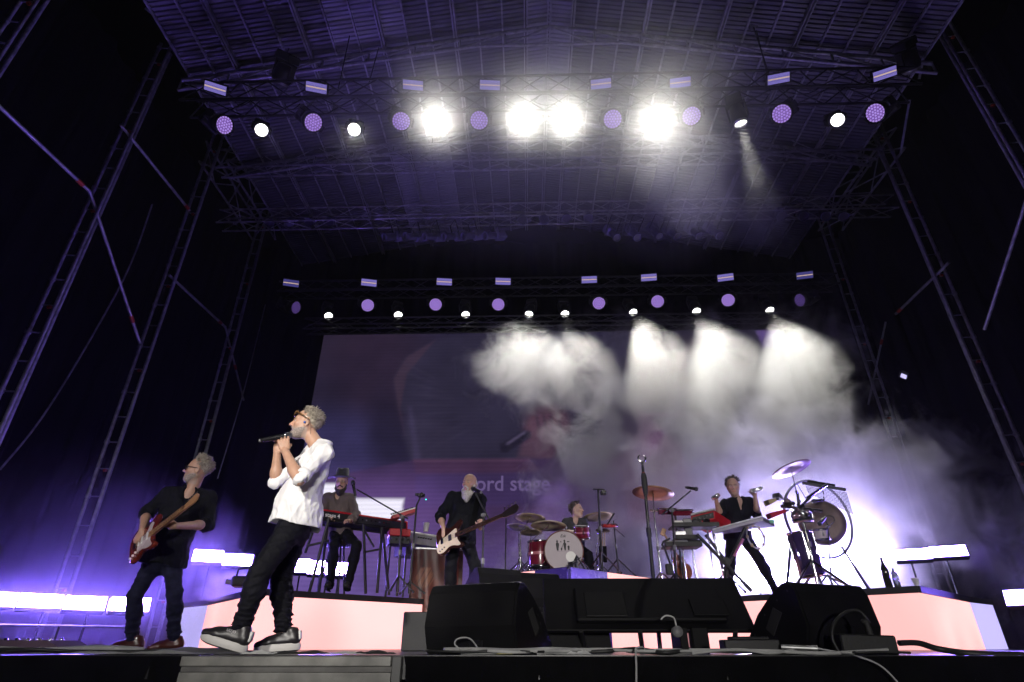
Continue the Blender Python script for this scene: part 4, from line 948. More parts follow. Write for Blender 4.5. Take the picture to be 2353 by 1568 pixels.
def shoe(t, ank, toe, s=1.0, style='sneaker', up=(0, 0, 1), L=.295, name='shoe', mats=None, pitch=0.0):
    """ank: ground point under the heel; toe: ground direction"""
    f = nrmz(toe); F = frame(f, up); c0 = np.array(ank, float); w = lambda x, y, z: c0 + F @ (np.array([x, y, z]) * s)
    S = Sculpt(); hz = .036 if style == 'sneaker' else .022
    S.cap(w(0, .015, hz + .03), w(0, L * .62, hz + .022), .040 * s, .036 * s, .02, (F[:, 2], 1.05)); S.cap(w(0, L * .6, hz + .018), w(.0, L - .055, hz + .008), .041 * s, .034 * s, .03, (F[:, 2], 1.35))
    S.cap(w(0, .02, hz + .05), w(0, .035, hz + .085), .037 * s, .036 * s, .02); S.cap(w(0, .05, hz + .075), w(0, L * .55, hz + .03), .032 * s, .028 * s, .02)
    S.ell(w(0, .03, hz + .125), np.array([.03, .035, .03]) * s, F, .008, -1)
    flat = lambda pts: ((hz - .006) * s - ((pts - c0) @ F)[:, 2])
    up_ = S.build(name, mats[0], t, .0065, clip=flat)
    n = 20; outl = []
    for k in range(n):
        a = 2 * math.pi * k / n; y = L / 2 - .03 + (L / 2 + .002) * math.cos(a) + .005; wx = .046 * math.sin(a) * (1 + .12 * math.cos(a)); outl.append((wx, y))
    mb = MB(); vs = []
    lev = ((0, .95), (.008, 1.0), (hz * .75, 1.02), (hz + .006, .95)) if style == 'sneaker' else ((0, .93), (.012, .98), (hz * .9, .97), (hz + .004, .9))
    for z, sc in lev:
        for x, y in outl: ty = max(0, (y - L * .62)) ; vs.append(w(x * sc, (y - L / 2) * (1 + (sc - 1) * .5) + L / 2, z + ty * ty * 1.6))
    m = n; fs = [(a * m + i, a * m + (i + 1) % m, (a + 1) * m + (i + 1) % m, (a + 1) * m + i) for a in range(3) for i in range(m)]; mb.add(vs, fs, True); mb.add(vs, [tuple(range(m - 1, -1, -1)), tuple(range(3 * m, 4 * m))])
    sole = mb.build('sole', mats[1], up_); sole.data.transform(Matrix.Translation(-Vector(t.location)))
    if style == 'sneaker':
        mb = MB(); vs = [];
        for z, sc in ((-.007, .9), (.001, .955)):
            for x, y in outl: ty = max(0, (y - L * .62)); vs.append(w(x * sc, (y - L / 2) * sc + L / 2, z + ty * ty * 1.6))
        mb.add(vs, [(i, (i + 1) % m, m + (i + 1) % m, m + i) for i in range(m)], True); mb.add(vs, [tuple(range(m - 1, -1, -1))]); o = mb.build('tread', M['rubber'], up_); o.data.transform(Matrix.Translation(-Vector(t.location)))
        mb = MB()
        for k in range(5):
            y = L * (.34 + .065 * k); z = hz + .082 - .0115 * k - (.004 if k == 4 else 0)
            mb.path([w(-.03, y + .004, z - .016), w(-.014, y + .003, z), w(.014, y - .003, z + .001), w(.03, y - .004, z - .015)], .0042 * s, 5); mb.path([w(-.03, y - .008, z - .014), w(0, y, z + .003), w(.03, y + .008, z - .015)], .0036 * s, 5)
        y, z = L * .30, hz + .1
        for q in (-1, 1):
            mb.path([w(0, y, z - .002), w(q * .018, y + .012, z + .016), w(q * .034, y + .006, z + .010), w(q * .024, y - .004, z - .002), w(0, y, z - .002)], .0032 * s, 5); mb.path([w(0, y, z), w(q * .02, y + .025, z - .004), w(q * .03, y + .03, z - .016)], .003 * s, 5)
        o = mb.build('laces', M['black_cloth'], up_); o.data.transform(Matrix.Translation(-Vector(t.location)))
        S2 = Sculpt(); S2.cap(w(-.018, -.016, hz + .035), w(-.012, -.014, hz + .075), .013, .011, .01); S2.cap(w(.018, -.016, hz + .035), w(.012, -.014, hz + .075), .013, .011, .01)
        o = S2.build('heel_tab', M['white_plastic'], up_, .006); o.data.transform(Matrix.Translation(-Vector(t.location)))
    return up_, w
def limb(S, a, b, ra, rb, k=.03, sq=None): S.cap(a, b, ra, rb, k, sq)
def person(label, J, o):
    """J: joints; o: options. Right and left are the person's own."""
    J = {k: np.array(v, float) for k, v in J.items()}; s = o.get('s', 1.0); th = thing('person', label, 'person', tuple(o['at'])); res = o.get('res', .007)
    hip = (J['hipL'] + J['hipR']) / 2; sh = (J['shL'] + J['shR']) / 2; upv = nrmz(sh - hip); rt = nrmz(J['shR'] - J['shL']); fw = nrmz(np.cross(upv, rt)); T = np.stack([nrmz(np.cross(fw, upv)), fw, upv], 1)
    hrt = nrmz(J['hipR'] - J['hipL']); hf = nrmz(np.cross(upv, hrt)); HT = np.stack([nrmz(np.cross(hf, upv)), hf, upv], 1)
    HF = frame(o['face'], o.get('head_up', (0, 0, 1))); hs = o.get('hs', 1.0); hc = J['head']
    b = o.get('bulk', 1.0); belly = o.get('belly', 0.0); L = np.linalg.norm(sh - hip)
    def torso(S, g, bot=True):
        S.ell(hip + upv * L * .66 + fw * .01, np.array([.165 * b, .112 * b, L * .36]) * s + g, T, .05); S.ell(hip + upv * L * .30 + fw * (.012 + belly * .5), np.array([.150 * b, .108 * b + belly, L * .32]) * s + g, T, .06)
        if bot: S.ell(hip + upv * .01, np.array([.165 * b, .118 * b, .125]) * s + g, HT, .05)
        for q in 'LR': S.cap(sh + (J['sh' + q] - sh) * .15 + upv * .015, J['sh' + q], .066 * s + g, .060 * s + g, .05)
    def arm(S, q, g, to=1.0, k=.03, cuff=None):
        S.cap(J['sh' + q], J['el' + q], .054 * s * b + g, .042 * s + g, k)
        if to > 1: S.cap(J['el' + q], J['el' + q] + (J['wr' + q] - J['el' + q]) * (to - 1), .043 * s + g, (.043 - .012 * (to - 1)) * s + g, k)
    # --- skin: one continuous body
    B = Sculpt(); torso(B, -.012)
    nb = sh + upv * .02 + (0 if 'neckoff' not in o else np.array(o['neckoff'])); B.cap(nb, hc + HF @ (np.array([0, -.02, -.05]) * hs), .056 * hs, .052 * hs, .03); w = head_prims(B, hc, HF, hs, o.get('mouth', 0), o.get('nose', 1))
    for q in 'LR':
        B.cap(J['sh' + q], J['el' + q], .044 * s, .037 * s, .03); B.cap(J['el' + q], J['el' + q] + (J['wr' + q] - J['el' + q]) * .35, .038 * s, .041 * s, .02); B.cap(J['el' + q] + (J['wr' + q] - J['el' + q]) * .3, J['wr' + q], .041 * s, .027 * s, .02)
        B.cap(J['hip' + q], J['kn' + q], .070 * s, .045 * s, .04); B.cap(J['kn' + q], J['an' + q], .045 * s, .03 * s, .03)
        hd = o['hand' + q]; hand(B, J['wr' + q], hd['d'], hd['n'], hd['side'], hd.get('curl', (35, 45, 30)), s * hd.get('s', 1.0), thumb=hd.get('thumb', (.55, .65, .45)), tc=hd.get('tc', 25))
    B.build('body', M['skin'], th, res if 'bres' not in o else o['bres'], colour=skin_colour(o.get('skin', (.48, .27, .19)), hc, HF, hs, o.get('stub')))
    eyes(th, w, HF, hs, o.get('look', (0, 0, 0)))
    # --- shirt
    S = Sculpt(); g = o.get('loose', .012); torso(S, g, False)
    if 'hem' in o:
        S.ell(hip + upv * (o['hem'] + .05), np.array([.163 * b, .122 * b + belly * .6, .15]) * s + g + .012, HT, .05); S.ell(hip + upv * (o['hem'] - .05), np.array([.172 * b, .130 * b + belly * .6, .14]) * s + g + .016, HT, .04)
    for q in 'LR': arm(S, q, g * o.get('sleeveg', 1.0), o.get('sleeve', 1.2))
    S.cap(nb - upv * .02, nb + upv * .035, .064 * hs, .060 * hs, .03)
    f1 = waves(o.get('seed', 1), o.get('ffreq', 26), o.get('famp', .007), o.get('fst', (1, 1, .6))); f2 = waves(o.get('seed', 1) + 77, 38, .0028, (1, 1, .5), 2); fold = lambda p: f1(p) + f2(p)
    cutp = (nb + fw * .10 + upv * .0, .062 * o.get('open', 1.0))
    S.cap(nb + fw * .07 + upv * .03, nb + fw * .165 - upv * (.05 + .07 * o.get('open', 1.0)), .046, .016, .008, op=-1); S.cap(nb + upv * .03, nb + upv * .12, .051 * hs, .055 * hs, .006, op=-1)
    hemz = hip + upv * o.get('hemcut', -.03)
    def clip(p):
        d = -(p - hemz) @ upv; return np.where(np.abs((p - hip) @ T[:, 0]) < .30, d + .012 * np.sin(((p - hip) @ T[:, 0]) * 22 + o.get('seed', 1)), -1)
    arms_mask = o.get('noclip', False)
    so = S.build('shirt', o['shirt'], th, res, fold, clip=None if arms_mask else (lambda p: np.where(np.minimum.reduce([np.linalg.norm(p - J['el' + q], axis=1) for q in 'LR']) < .10, -1, clip(p))))
    # collar, placket and cuffs
    if o.get('collar', True):
        mb = MB(); n = 16; vs = []
        for ring, (rad, hgt, out) in enumerate(((.062, .0, .0), (.064, .052, .004), (.073, .050, .008), (.077, .012, .006))):
            for k in range(n + 1):
                a = R(-140) + R(280) * k / n; spread = 1 + .05 * abs(a) / R(140) * (ring > 1); dirn = -fw * math.cos(a) + T[:, 0] * math.sin(a)
                drop = -.045 * max(0, (abs(a) - R(80)) / R(60)) ** 1.5; vs.append(nb + dirn * (rad + .008) * hs * spread + upv * (hgt + drop + .004 + o.get('colz', .028)))
        fs = [(r_ * (n + 1) + k, r_ * (n + 1) + k + 1, (r_ + 1) * (n + 1) + k + 1, (r_ + 1) * (n + 1) + k) for r_ in range(3) for k in range(n)]; mb.add(vs, fs, True); mb.build('collar', o['shirt'], th, True)
    if o.get('cuffs', True):
        for q in 'LR':
            to = o.get('sleeve', 1.2); e = J['el' + q]; d = (J['wr' + q] - e) if to > 1 else (e - J['sh' + q]); c0 = e + (J['wr' + q] - e) * (to - 1) if to > 1 else J['sh' + q] + (e - J['sh' + q]) * to
            dn = nrmz(d); mb = MB(); rr = (.046 + g * .9 * o.get('sleeveg', 1.0)) * s; mb.lathe([(rr * .9, -.045), (rr * 1.05, -.04), (rr * 1.08, -.005), (rr * 1.0, .006), (rr * .85, .0)], Vector(c0), Vector(dn), 18); mb.build('cuff', o['shirt'], th, True)
    # --- trousers
    S = Sculpt(); g2 = o.get('tloose', .012); S.ell(hip + upv * .0, np.array([.152 * b, .110 * b, .115]) * s + g2 * .8, HT, .04)
    for q in 'LR':
        S.cap(hip + (J['hip' + q] - hip) * .85, J['kn' + q], .080 * s + g2, .056 * s + g2, .035); S.cap(J['kn' + q], J['kn' + q] + (J['an' + q] - J['kn' + q]) * .35, .056 * s + g2, .058 * s + g2, .03)
        S.cap(J['kn' + q] + (J['an' + q] - J['kn' + q]) * .3, J['an' + q] + (J['kn' + q] - J['an' + q]) * o.get('crop', .02), .058 * s + g2, o.get('ankr', .046) * s + g2 * .6, .03)
    an_lo = min(J['anL'][2], J['anR'][2]); fl = waves(o.get('seed', 1) + 5, 24, .006, (1, 1, 1.3)); bun = waves(o.get('seed', 1) + 9, 42, .012, (.35, .35, 1.5), 2)
    def tf(p): lowk = np.clip(1 - (p[:, 2] - an_lo) / .28, 0, 1); return fl(p) + bun(p) * lowk * o.get('bunch', 1.0)
    S.build('trousers', o['trousers'], th, res, tf)
    return th, dict(hip=hip, sh=sh, up=upv, fw=fw, T=T, HF=HF, hc=hc, w=w, nb=nb, hs=hs)
def pj(d): return {k: np.array(P(x, y, Y=Y)) for k, (x, y, Y) in d.items()}
def child_world(o, t): o.data.transform(Matrix.Translation(-Vector(t.location))); return o

# ================================================================== the singer
J = pj(dict(hipL=(668, 1214, 4.20), hipR=(684, 1214, 4.40), shL=(744, 1042, 4.14), shR=(722, 1038, 4.46), elL=(687, 1104, 3.98), wrL=(655, 1036, 4.06), elR=(633, 1110, 4.34), wrR=(637, 1040, 4.26),
             knL=(597, 1316, 4.08), anL=(557, 1438, 4.10), knR=(646, 1330, 4.38), anR=(652, 1450, 4.38), head=(704, 975, 4.30)))
micA, micB = np.array(P(597, 1013, Y=4.16)), np.array(P(672, 999, Y=4.17)); micd = nrmz(micB - micA)
nL = nrmz(np.array([.0, .75, .66])); knL = np.array(P(640, 1003, Y=4.10))
singer, SG = person('singing man in untucked white shirt holding a microphone with both hands at the stage edge', J, dict(
    at=P(640, 1500, Y=4.28) * 1.0, face=(-.95, -.28, .12), head_up=(.14, 0, 1), mouth=1.0, res=.0065, bres=.0040, hs=1.02, bulk=1.0, belly=.035, skin=(.50, .29, .20), stub=(.36, .30, .27),
    handL=dict(d=(-.32, -.02, .95), n=(-.25, .95, -.05), side=-1, curl=(48, 62, 42), thumb=(.35, .6, .7), s=1.02), handR=dict(d=(.15, -.1, .98), n=(.1, -.97, .15), side=1, curl=(55, 65, 45), s=1.02),
    shirt=M['white_shirt'], loose=.017, sleeve=.86, sleeveg=.4, colz=.02, hem=.05, hemcut=.015, open=1.0, seed=4, famp=.010, ffreq=15, fst=(1, 1, .55), trousers=M['black_trousers'], tloose=.016, crop=.07, ankr=.05, bunch=1.5))
curls(singer, SG['hc'], SG['HF'], M['grey_hair'], 1.0, 5, 2800, hairline=.035, low=-.04, top=.5, length=(.022, .040), sweep=(0, -.6, .35))
w = SG['w']
S = Sculpt()     # short grey moustache and chin beard over the stubble
for q in (-1, 1):
    S.cap(w(q * .003, .099, -.046), w(q * .026, .082, -.060), .0058, .006, .006); S.cap(w(q * .026, .082, -.060), w(q * .027, .078, -.085), .006, .006, .006)
S.build('moustache', M['stubble'], singer, .0045, waves(8, 130, .0015)); beard_shell(singer, SG['hc'], SG['HF'], 1.02, M['stubble'], .0035, (-.040, .34))
# sunglasses pushed up on the forehead
mb = MB(); ml = MB(); A_ = lambda x, y, z: tuple(w(x, y, z))
for q in (-1, 1):
    c = np.array(w(q * .034, .093, .062)); f = SG['HF'] @ nrmz([q * .2, .9, .42]); r_ = SG['HF'][:, 0]; u_ = nrmz(np.cross(r_, f)); ring = []
    for k in range(14):
        a = 2 * math.pi * k / 14; ring.append(c + (r_ * math.cos(a) * .031 + u_ * math.sin(a) * .023))
    mb.path(ring, .006, 6, True); ml.prism([p - f * .002 for p in ring], f * -.001, f * .003)
    mb.path([A_(q * .064, .085, .066), A_(q * .086, .04, .045), A_(q * .09, -.02, .018)], .0075, 6)
mb.path([A_(-.008, .106, .064), A_(0, .110, .067), A_(.008, .106, .064)], .005, 6)
o = mb.build('sunglasses', M['tortoise'], singer, True); o2 = ml.build('lens', M['lens_dark'], o); child_world(o2, singer)
mb = MB(); mb.ball(w(-.088, .004, -.012), .010, 8); mb.build('ear_monitor', mat('blue_ear_plug', (.0, .10, .5), .3), singer, True)
mb = MB(); mb.path([A_(-.09, .0, -.012), A_(-.095, -.012, .015), A_(-.088, -.03, .012), A_(-.08, -.05, -.04), A_(-.06, -.07, -.12)], .0013, 5); mb.build('ear_cable', M['cable_black'], singer, True)
mb = MB(); mb.ball(w(0, .082, -.066), .016, 8, (1, .8, .75)); mb.build('mouth_inside', mat('dark_mouth', (.05, .01, .01), .4), singer, True)
mb = MB(); mb.box(w(0, .091, -.0535), (.026, .006, .007), Matrix(SG['HF'].tolist())); mb.build('teeth', M['white_plastic'], singer, True)
SHM = [mat('black_leather', (.02, .018, .02), .35, var=.2, bump=.1), mat('off_white_sole', (.62, .60, .58), .5, var=.1)]
ft = np.array(P(555, 1500, Y=4.10)); ft[2] = .010
def tilt(f, a): f = nrmz(f); return f * math.cos(a) + np.array([0, 0, 1]) * math.sin(a), np.array([0, 0, 1]) * math.cos(a) - f * math.sin(a)
d_, u_ = tilt((-1, -.12, 0), R(15)); s1, w1 = shoe(singer, ft, d_, 1.08, up=u_, mats=SHM)
tm = emitmat('shoe_print', (.5, .45, .5), .25); tm = mat('grey_shoe_print', (.55, .52, .55), .5)
xd_ = nrmz(np.cross(u_, nrmz(np.cross(d_, u_)))); tp = text_on(s1, 'shoe_print', 'LIU JO', Vector(w1(-.0425, .125, .085)), .022, tm, -xd_ , tuple(u_)); tp.location = tp.location - singer.location
ft2 = np.array(P(681, 1492, Y=4.40)); ft2[2] = .012
d2, u2 = tilt((-1, -.22, 0), R(-4)); s2, w2 = shoe(singer, ft2 + np.array([0, 0, .012]), d2, 1.02, up=u2, mats=SHM)
# his microphone (held, so a thing of its own)
mic = thing('microphone', 'black wireless microphone held by the singer, pointing left', 'microphone', tuple(micA))
def microphone(t, a, b, r=.017):
    a = Vector(a); b = Vector(b); d = (b - a); L_ = d.length; d.normalize()
    mb = MB(); mb.lathe([(.001, 0), (r * .75, .0), (r * .82, .02), (r, .035), (r * 1.15, L_ * .7), (r * 1.25, L_ * .76)], a, d, 16); mb.build('handle', M['black_gloss'], t, True)
    mb = MB(); mb.lathe([(r * 1.3, L_ * .76), (r * 1.55, L_ * .79), (r * 1.6, L_ * .84), (r * 1.45, L_ * .93), (r * .9, L_ * .99), (.001, L_)], a, d, 16); mb.build('grille', mat('mic_grille', (.08, .08, .09), .45, .7, bump=.8, bscale=700), t, True)
    mb = MB(); mb.lathe([(r * 1.62, L_ * .785), (r * 1.68, L_ * .80), (r * 1.62, L_ * .815)], a, d, 16); mb.build('ring', M['chrome'], t, True)
    mb = MB(); mb.lathe([(r * .77, -.003), (r * .8, .004), (r * .77, .012)], a, d, 14, cap0=True); mb.build('end_cap', M['grey_plastic'], t, True)
microphone(mic, micA, micB)
# ================================================================== the guitarist
def boots(t, heels, m, up=(0, 0, 1), L=.28):
    for (p, d) in heels: shoe(t, p, d, 1.0, style='boot', mats=[m, M['rubber']], L=L, up=up, name='boot')
def gpt(x, y, Y, z=.004): p = np.array(P(x, y, Y=Y)); p[2] = z; return p
J = pj(dict(hipL=(398, 1290, 5.58), hipR=(350, 1290, 5.52), shL=(478, 1146, 5.62), shR=(388, 1138, 5.48), elL=(478, 1206, 5.52), wrL=(404, 1209, 5.12), elR=(338, 1180, 5.50), wrR=(327, 1220, 5.22),
             knL=(402, 1366, 5.50), anL=(400, 1466, 5.62), knR=(311, 1370, 5.45), anR=(303, 1470, 5.60), head=(455, 1081, 5.52)))
guitarist, GG = person('grey-haired man in sunglasses and black shirt playing an electric guitar at the far left', J, dict(
    at=P(345, 1492, Y=5.58), face=(-.93, -.36, .10), head_up=(.15, 0, 1), res=.0075, bres=.0062, hs=1.06, bulk=1.06, belly=.035, skin=(.46, .27, .19), stub=(.36, .28, .24),
    handL=dict(d=(-.92, -.15, .32), n=(.1, .9, .35), side=1, curl=(55, 60, 40)), handR=dict(d=(-.15, -.2, -.97), n=(.3, .95, -.1), side=1, curl=(40, 50, 30)),
    shirt=M['black_shirt'], loose=.02, sleeve=1.12, hem=-.02, hemcut=-.03, seed=14, famp=.009, ffreq=20, trousers=M['jeans'], tloose=.006, crop=.0, bunch=1.2, neckoff=(.0, -.0, 0)))
curls(guitarist, GG['hc'], GG['HF'], M['grey_hair'], 1.03, 15, 2200, hairline=.035, low=-.04, top=.5, length=(.026, .045), sweep=(0, -.5, .4), wild=.4)
beard_shell(guitarist, GG['hc'], GG['HF'], 1.06, M['stubble'], .003, (-.035, .4))
def glasses(t, w, F, s, frame_m, lens_m, r=(.024, .019), thick=.0035):
    mb = MB(); ml = MB(); r_ = F[:, 0]; u_ = F[:, 2]; f = F[:, 1]
    for q in (-1, 1):
        c = np.array(w(q * .032, .101, .002)); ring = [c + (r_ * math.cos(2 * math.pi * k / 14) * r[0] + u_ * math.sin(2 * math.pi * k / 14) * r[1]) * s for k in range(14)]
        mb.path(ring, thick, 6, True); ml.prism(ring, f * -.001, f * .002); mb.path([w(q * .056, .098, .008), w(q * .080, .05, .008), w(q * .083, -.01, .006)], thick * .9, 5)
    mb.path([w(-.009, .103, .006), w(0, .106, .009), w(.009, .103, .006)], thick * .8, 5)
    o = mb.build('glasses', frame_m, t, True); o2 = ml.build('lens', lens_m, o); child_world(o2, t)
glasses(guitarist, GG['w'], GG['HF'], 1.05, M['black_gloss'], M['lens_dark'], (.029, .023))
boots(guitarist, [(gpt(322, 1493, 5.62), (-.8, -.5, 0)), (gpt(414, 1491, 5.66), (-.85, -.45, 0))], mat('dark_red_brown_leather', (.07, .018, .012), .3, var=.4, coat=.3))
def strap(t, pts, m, name='guitar_strap', wd=.03):
    mb = MB(); pts = [np.array(p, float) for p in pts]; vs = []
    for i, p in enumerate(pts):
        tg = nrmz(pts[min(i + 1, len(pts) - 1)] - pts[max(i - 1, 0)]); sdv = nrmz(np.cross(tg, (0, -1, .2))); vs += [p + sdv * wd, p - sdv * wd]
    mb.add(vs, [(2 * i, 2 * i + 1, 2 * i + 3, 2 * i + 2) for i in range(len(pts) - 1)], True); return mb.build(name, m, t, True)
# solid-body guitar in its own frame: +X towards the head, +Y out of the face, Z up across the strings
BODY = [(-.20, -.02), (-.205, .07), (-.18, .14), (-.11, .165), (-.03, .135), (.04, .115), (.10, .135), (.165, .165), (.205, .16), (.205, .125), (.15, .07), (.135, .03), (.135, -.03), (.155, -.075), (.20, -.115), (.195, -.145), (.13, -.15), (.05, -.125), (-.02, -.125), (-.09, -.155), (-.16, -.14)]
def smooth_poly(pts, n=3):
    out = []; m = len(pts)
    for i in range(m):
        p0, p1, p2, p3 = (np.array(pts[(i + k - 1) % m], float) for k in range(4))
        for k in range(n):
            t = k / n; out.append(tuple(.5 * (2 * p1 + (p2 - p0) * t + (2 * p0 - 5 * p1 + 4 * p2 - p3) * t * t + (3 * p1 - p0 - 3 * p2 + p3) * t ** 3)))
    return out
def electric(name, label, cat, o, xdir, face, body_m, guard_m, neck_m, head_m, scale=1.0, neck=.62, strings=6, bass=False, guard=None):
    t = thing(name, label, cat, tuple(o)); x = nrmz(xdir); f = nrmz(np.array(face) - x * np.dot(face, x)); z = np.cross(f, x)
    X = Matrix(((x[0], f[0], z[0], o[0]), (x[1], f[1], z[1], o[1]), (x[2], f[2], z[2], o[2]), (0, 0, 0, 1))); s = scale; off = tuple(o)
    def bl(mb, nm, m, par=None): me = mb.mesh(nm, m, off, X); return link(nm, me, par or t)
    B = smooth_poly([(a * s, b * s) for a, b in BODY]); mb = MB(); th_ = .02
    n = len(B); c = (sum(p[0] for p in B) / n, sum(p[1] for p in B) / n); vs = []
    for y, k in ((-th_, .94), (-th_ * .6, 1), (th_ * .6, 1), (th_, .94)): vs += [(c[0] + (a - c[0]) * k, y, c[1] + (b - c[1]) * k) for a, b in B]
    fs = [(r_ * n + i, r_ * n + (i + 1) % n, (r_ + 1) * n + (i + 1) % n, (r_ + 1) * n + i) for r_ in range(3) for i in range(n)]; mb.add(vs, fs, True); mb.add(vs, [tuple(range(n - 1, -1, -1)), tuple(range(3 * n, 4 * n))]); bl(mb, 'guitar_body', body_m)
    G = smooth_poly([(a * s, b * s) for a, b in (guard or [(-.06, -.02), (-.05, -.09), (.02, -.095), (.10, -.125), (.165, -.12), (.13, -.06), (.13, .03), (.15, .10), (.10, .11), (.06, .055), (.0, .03)])]); mb = MB(); mb.prism([(a, th_ + .001, b) for a, b in G], (0, 0, 0), (0, .003, 0)); bl(mb, 'pick_guard', guard_m)
    nl = neck * s; mb = MB(); mb.prism([(.10 * s, th_ - .006, -.027), (.10 * s, th_ - .006, .027), (.10 * s + nl, th_ - .006, .021), (.10 * s + nl, th_ - .006, -.021)], (0, 0, 0), (0, .014, 0)); bl(mb, 'fretboard', neck_m)
    mb = MB(); mb.tube((.12 * s, th_ - .010, 0), (.11 * s + nl, th_ - .008, 0), .021, .018, n=10); nk = bl(mb, 'neck', head_m)
    mb = MB()
    for k in range(1, 20): q = .10 * s + nl - nl * 1.02 * (1 - .5 ** (k / 12)) * 1.25; mb.box((q, th_ + .009, 0), (.003, .004, .044))
    bl(mb, 'frets', M['chrome'])
    H = smooth_poly([(0, -.02), (0, .02), (.03, .03), (.09, .042), (.16, .05), (.185, .03), (.18, 0), (.14, -.025), (.06, -.028)]); hx = .10 * s + nl; mb = MB(); hs = 1.25 if bass else .95; mb.prism([(hx + a * hs, th_ - .012, b * hs) for a, b in H], (0, 0, 0), (0, .014, 0)); bl(mb, 'headstock', head_m)
    for k in range(strings):
        q = hx + (.03 + (.125 if not bass else .13) * k / max(1, strings - 1)) * hs; mb = MB(); zz = (.055 + .012 * k / strings) * hs; mb.tube((q, th_ - .004, .03 * hs), (q, th_ - .004, zz), .004 if not bass else .006, n=6); mb.ball((q, th_ - .004, zz + .006), .009 if not bass else .013, 8, (1, .6, 1.1)); bl(mb, 'tuning_peg', M['chrome'])
    mb = MB(); mb.box((-.10 * s, th_ + .008, 0), (.045, .014, .085 if not bass else .075), bev=.003); br = bl(mb, 'bridge', M['chrome'])
    pk = [(.0, .07), (-.045, .07), (.075, .07)] if not bass else [(.02, .075)]
    for (q, l) in pk: mb = MB(); mb.box((q * s, th_ + .006, 0), (.018 if not bass else .05, .01, l), bev=.003); bl(mb, 'pickup', M['white_plastic'] if not bass else M['black'])
    mb = MB()
    for k in range(strings): zz = -.018 + .036 * k / (strings - 1); mb.tube((-.10 * s, th_ + .017, zz * 1.5), (hx + .01, th_ + .012, zz), .0009 if not bass else .0014, n=4, cap=False)
    tag(bl(mb, 'strings', M['chrome']), kind='stuff')
    for k in range(3): mb = MB(); mb.lathe([(.011, 0), (.009, .012), (.001, .013)], ((-.07 - .035 * k) * s, th_ + .003, (-.085 - .012 * k) * s), (0, 1, 0), 12); bl(mb, 'knob', M['white_plastic'] if not bass else M['chrome'])
    return t, X
ga, gb = np.array(P(333, 1243, Y=5.20)), np.array(P(452, 1150, Y=4.86))
gd = nrmz(gb - ga)
M['maple'] = mat('maple_neck', (.42, .22, .10), .35, var=.3, scale=20, coat=.3)
electric('electric_guitar', 'orange-red sunburst electric guitar with white plate held by the man at the far left', 'guitar', ga, gd, (-.25, -.95, .2), mat('orange_red_lacquer', (.15, .02, .012), .2, var=.5, scale=9, coat=.6), mat('pearl_pick_guard', (.5, .42, .45), .25, var=.3, coat=.3), M['maple'], M['maple'], .98, .50)
strap(guitarist, [P(452, 1150, Y=5.36), P(440, 1160, Y=5.30), P(420, 1176, Y=5.28), P(380, 1196, Y=5.27), P(340, 1225, Y=5.24)], M['black_cloth'], wd=.03)

# ================================================================== the keyboard player
J = pj(dict(hipL=(789, 1222, 8.45), hipR=(769, 1222, 8.45), shL=(805, 1147, 8.4), shR=(752, 1145, 8.4), elL=(818, 1182, 8.25), wrL=(806, 1198, 8.03), elR=(742, 1178, 8.25), wrR=(762, 1192, 8.03),
             knL=(820, 1254, 8.15), anL=(798, 1352, 8.25), knR=(768, 1252, 8.15), anR=(758, 1352, 8.3), head=(785, 1108, 8.33)))
keyman, KG = person('bearded man in a dark wide-brimmed hat and round glasses playing the red keyboard', J, dict(
    at=P(780, 1355, Y=8.3), face=(.12, -.96, -.22), res=.0095, bres=.008, hs=1.04, skin=(.46, .28, .2), handL=dict(d=(-.1, -.95, .05), n=(0, 0, -1), side=-1, curl=(25, 30, 20)), handR=dict(d=(.1, -.95, .05), n=(0, 0, -1), side=1, curl=(25, 30, 20)),
    shirt=M['brown_shirt'], loose=.018, sleeve=1.8, seed=24, hem=-.02, hemcut=-.12, famp=.008, ffreq=20, trousers=M['black_trousers'], tloose=.012))
w = KG['w']; F = KG['HF']
S = Sculpt()
for q in (-1, 1): S.cap(w(q * .068, .0, -.03), w(q * .058, .03, -.09), .014, .022, .015); S.cap(w(q * .058, .03, -.09), w(q * .02, .07, -.13), .024, .034, .02); S.cap(w(q * .004, .10, -.047), w(q * .034, .08, -.07), .009, .011, .01)
S.cap(w(-.02, .06, -.13), w(.02, .06, -.13), .036, .036, .02); S.ell(w(0, .06, -.15), (.045, .04, .05), F); S.ell(w(0, .105, -.066), (.018, .016, .006), F, .006, -1); S.build('beard', M['dark_beard'], keyman, .0075, waves(30, 110, .003))
S = Sculpt(); S.ell(w(0, -.02, .03), (.083, .103, .08), F); S.build('hair', M['brown_hair'], keyman, .008, waves(32, 100, .003), clip=lambda p: np.maximum(((p - KG['hc']) @ F)[:, 1] - .01, ((p - KG['hc']) @ F)[:, 2] - .06))
mb = MB(); prof = []
hat_up = F @ nrmz([0, -.05, 1]); hcx = np.array(w(0, -.012, .062))
n = 28; vs = []; lv = [(.100, .0, 0), (.205, .006, .018), (.207, .012, .018), (.102, .016, 0), (.100, .06, 0), (.094, .12, 0), (.078, .142, 0), (.05, .138, 0), (.001, .126, 0)]
for (r_, z_, wv_) in lv:
    for k in range(n):
        a = 2 * math.pi * k / n; rx, ry = r_ * .95, r_ * 1.15 if r_ > .06 else r_; lift = wv_ * math.cos(2 * a) * -1.2; dent = -.018 * math.exp(-(math.cos(a) / .4) ** 2) * (1 if (z_ > .1 and math.sin(a) > 0) else 0)
        vs.append(hcx + F @ np.array([rx * math.cos(a), ry * math.sin(a), 0]) + hat_up * (z_ + lift + dent))
mb.add(vs, [(r_ * n + i, r_ * n + (i + 1) % n, (r_ + 1) * n + (i + 1) % n, (r_ + 1) * n + i) for r_ in range(len(lv) - 1) for i in range(n)], True)
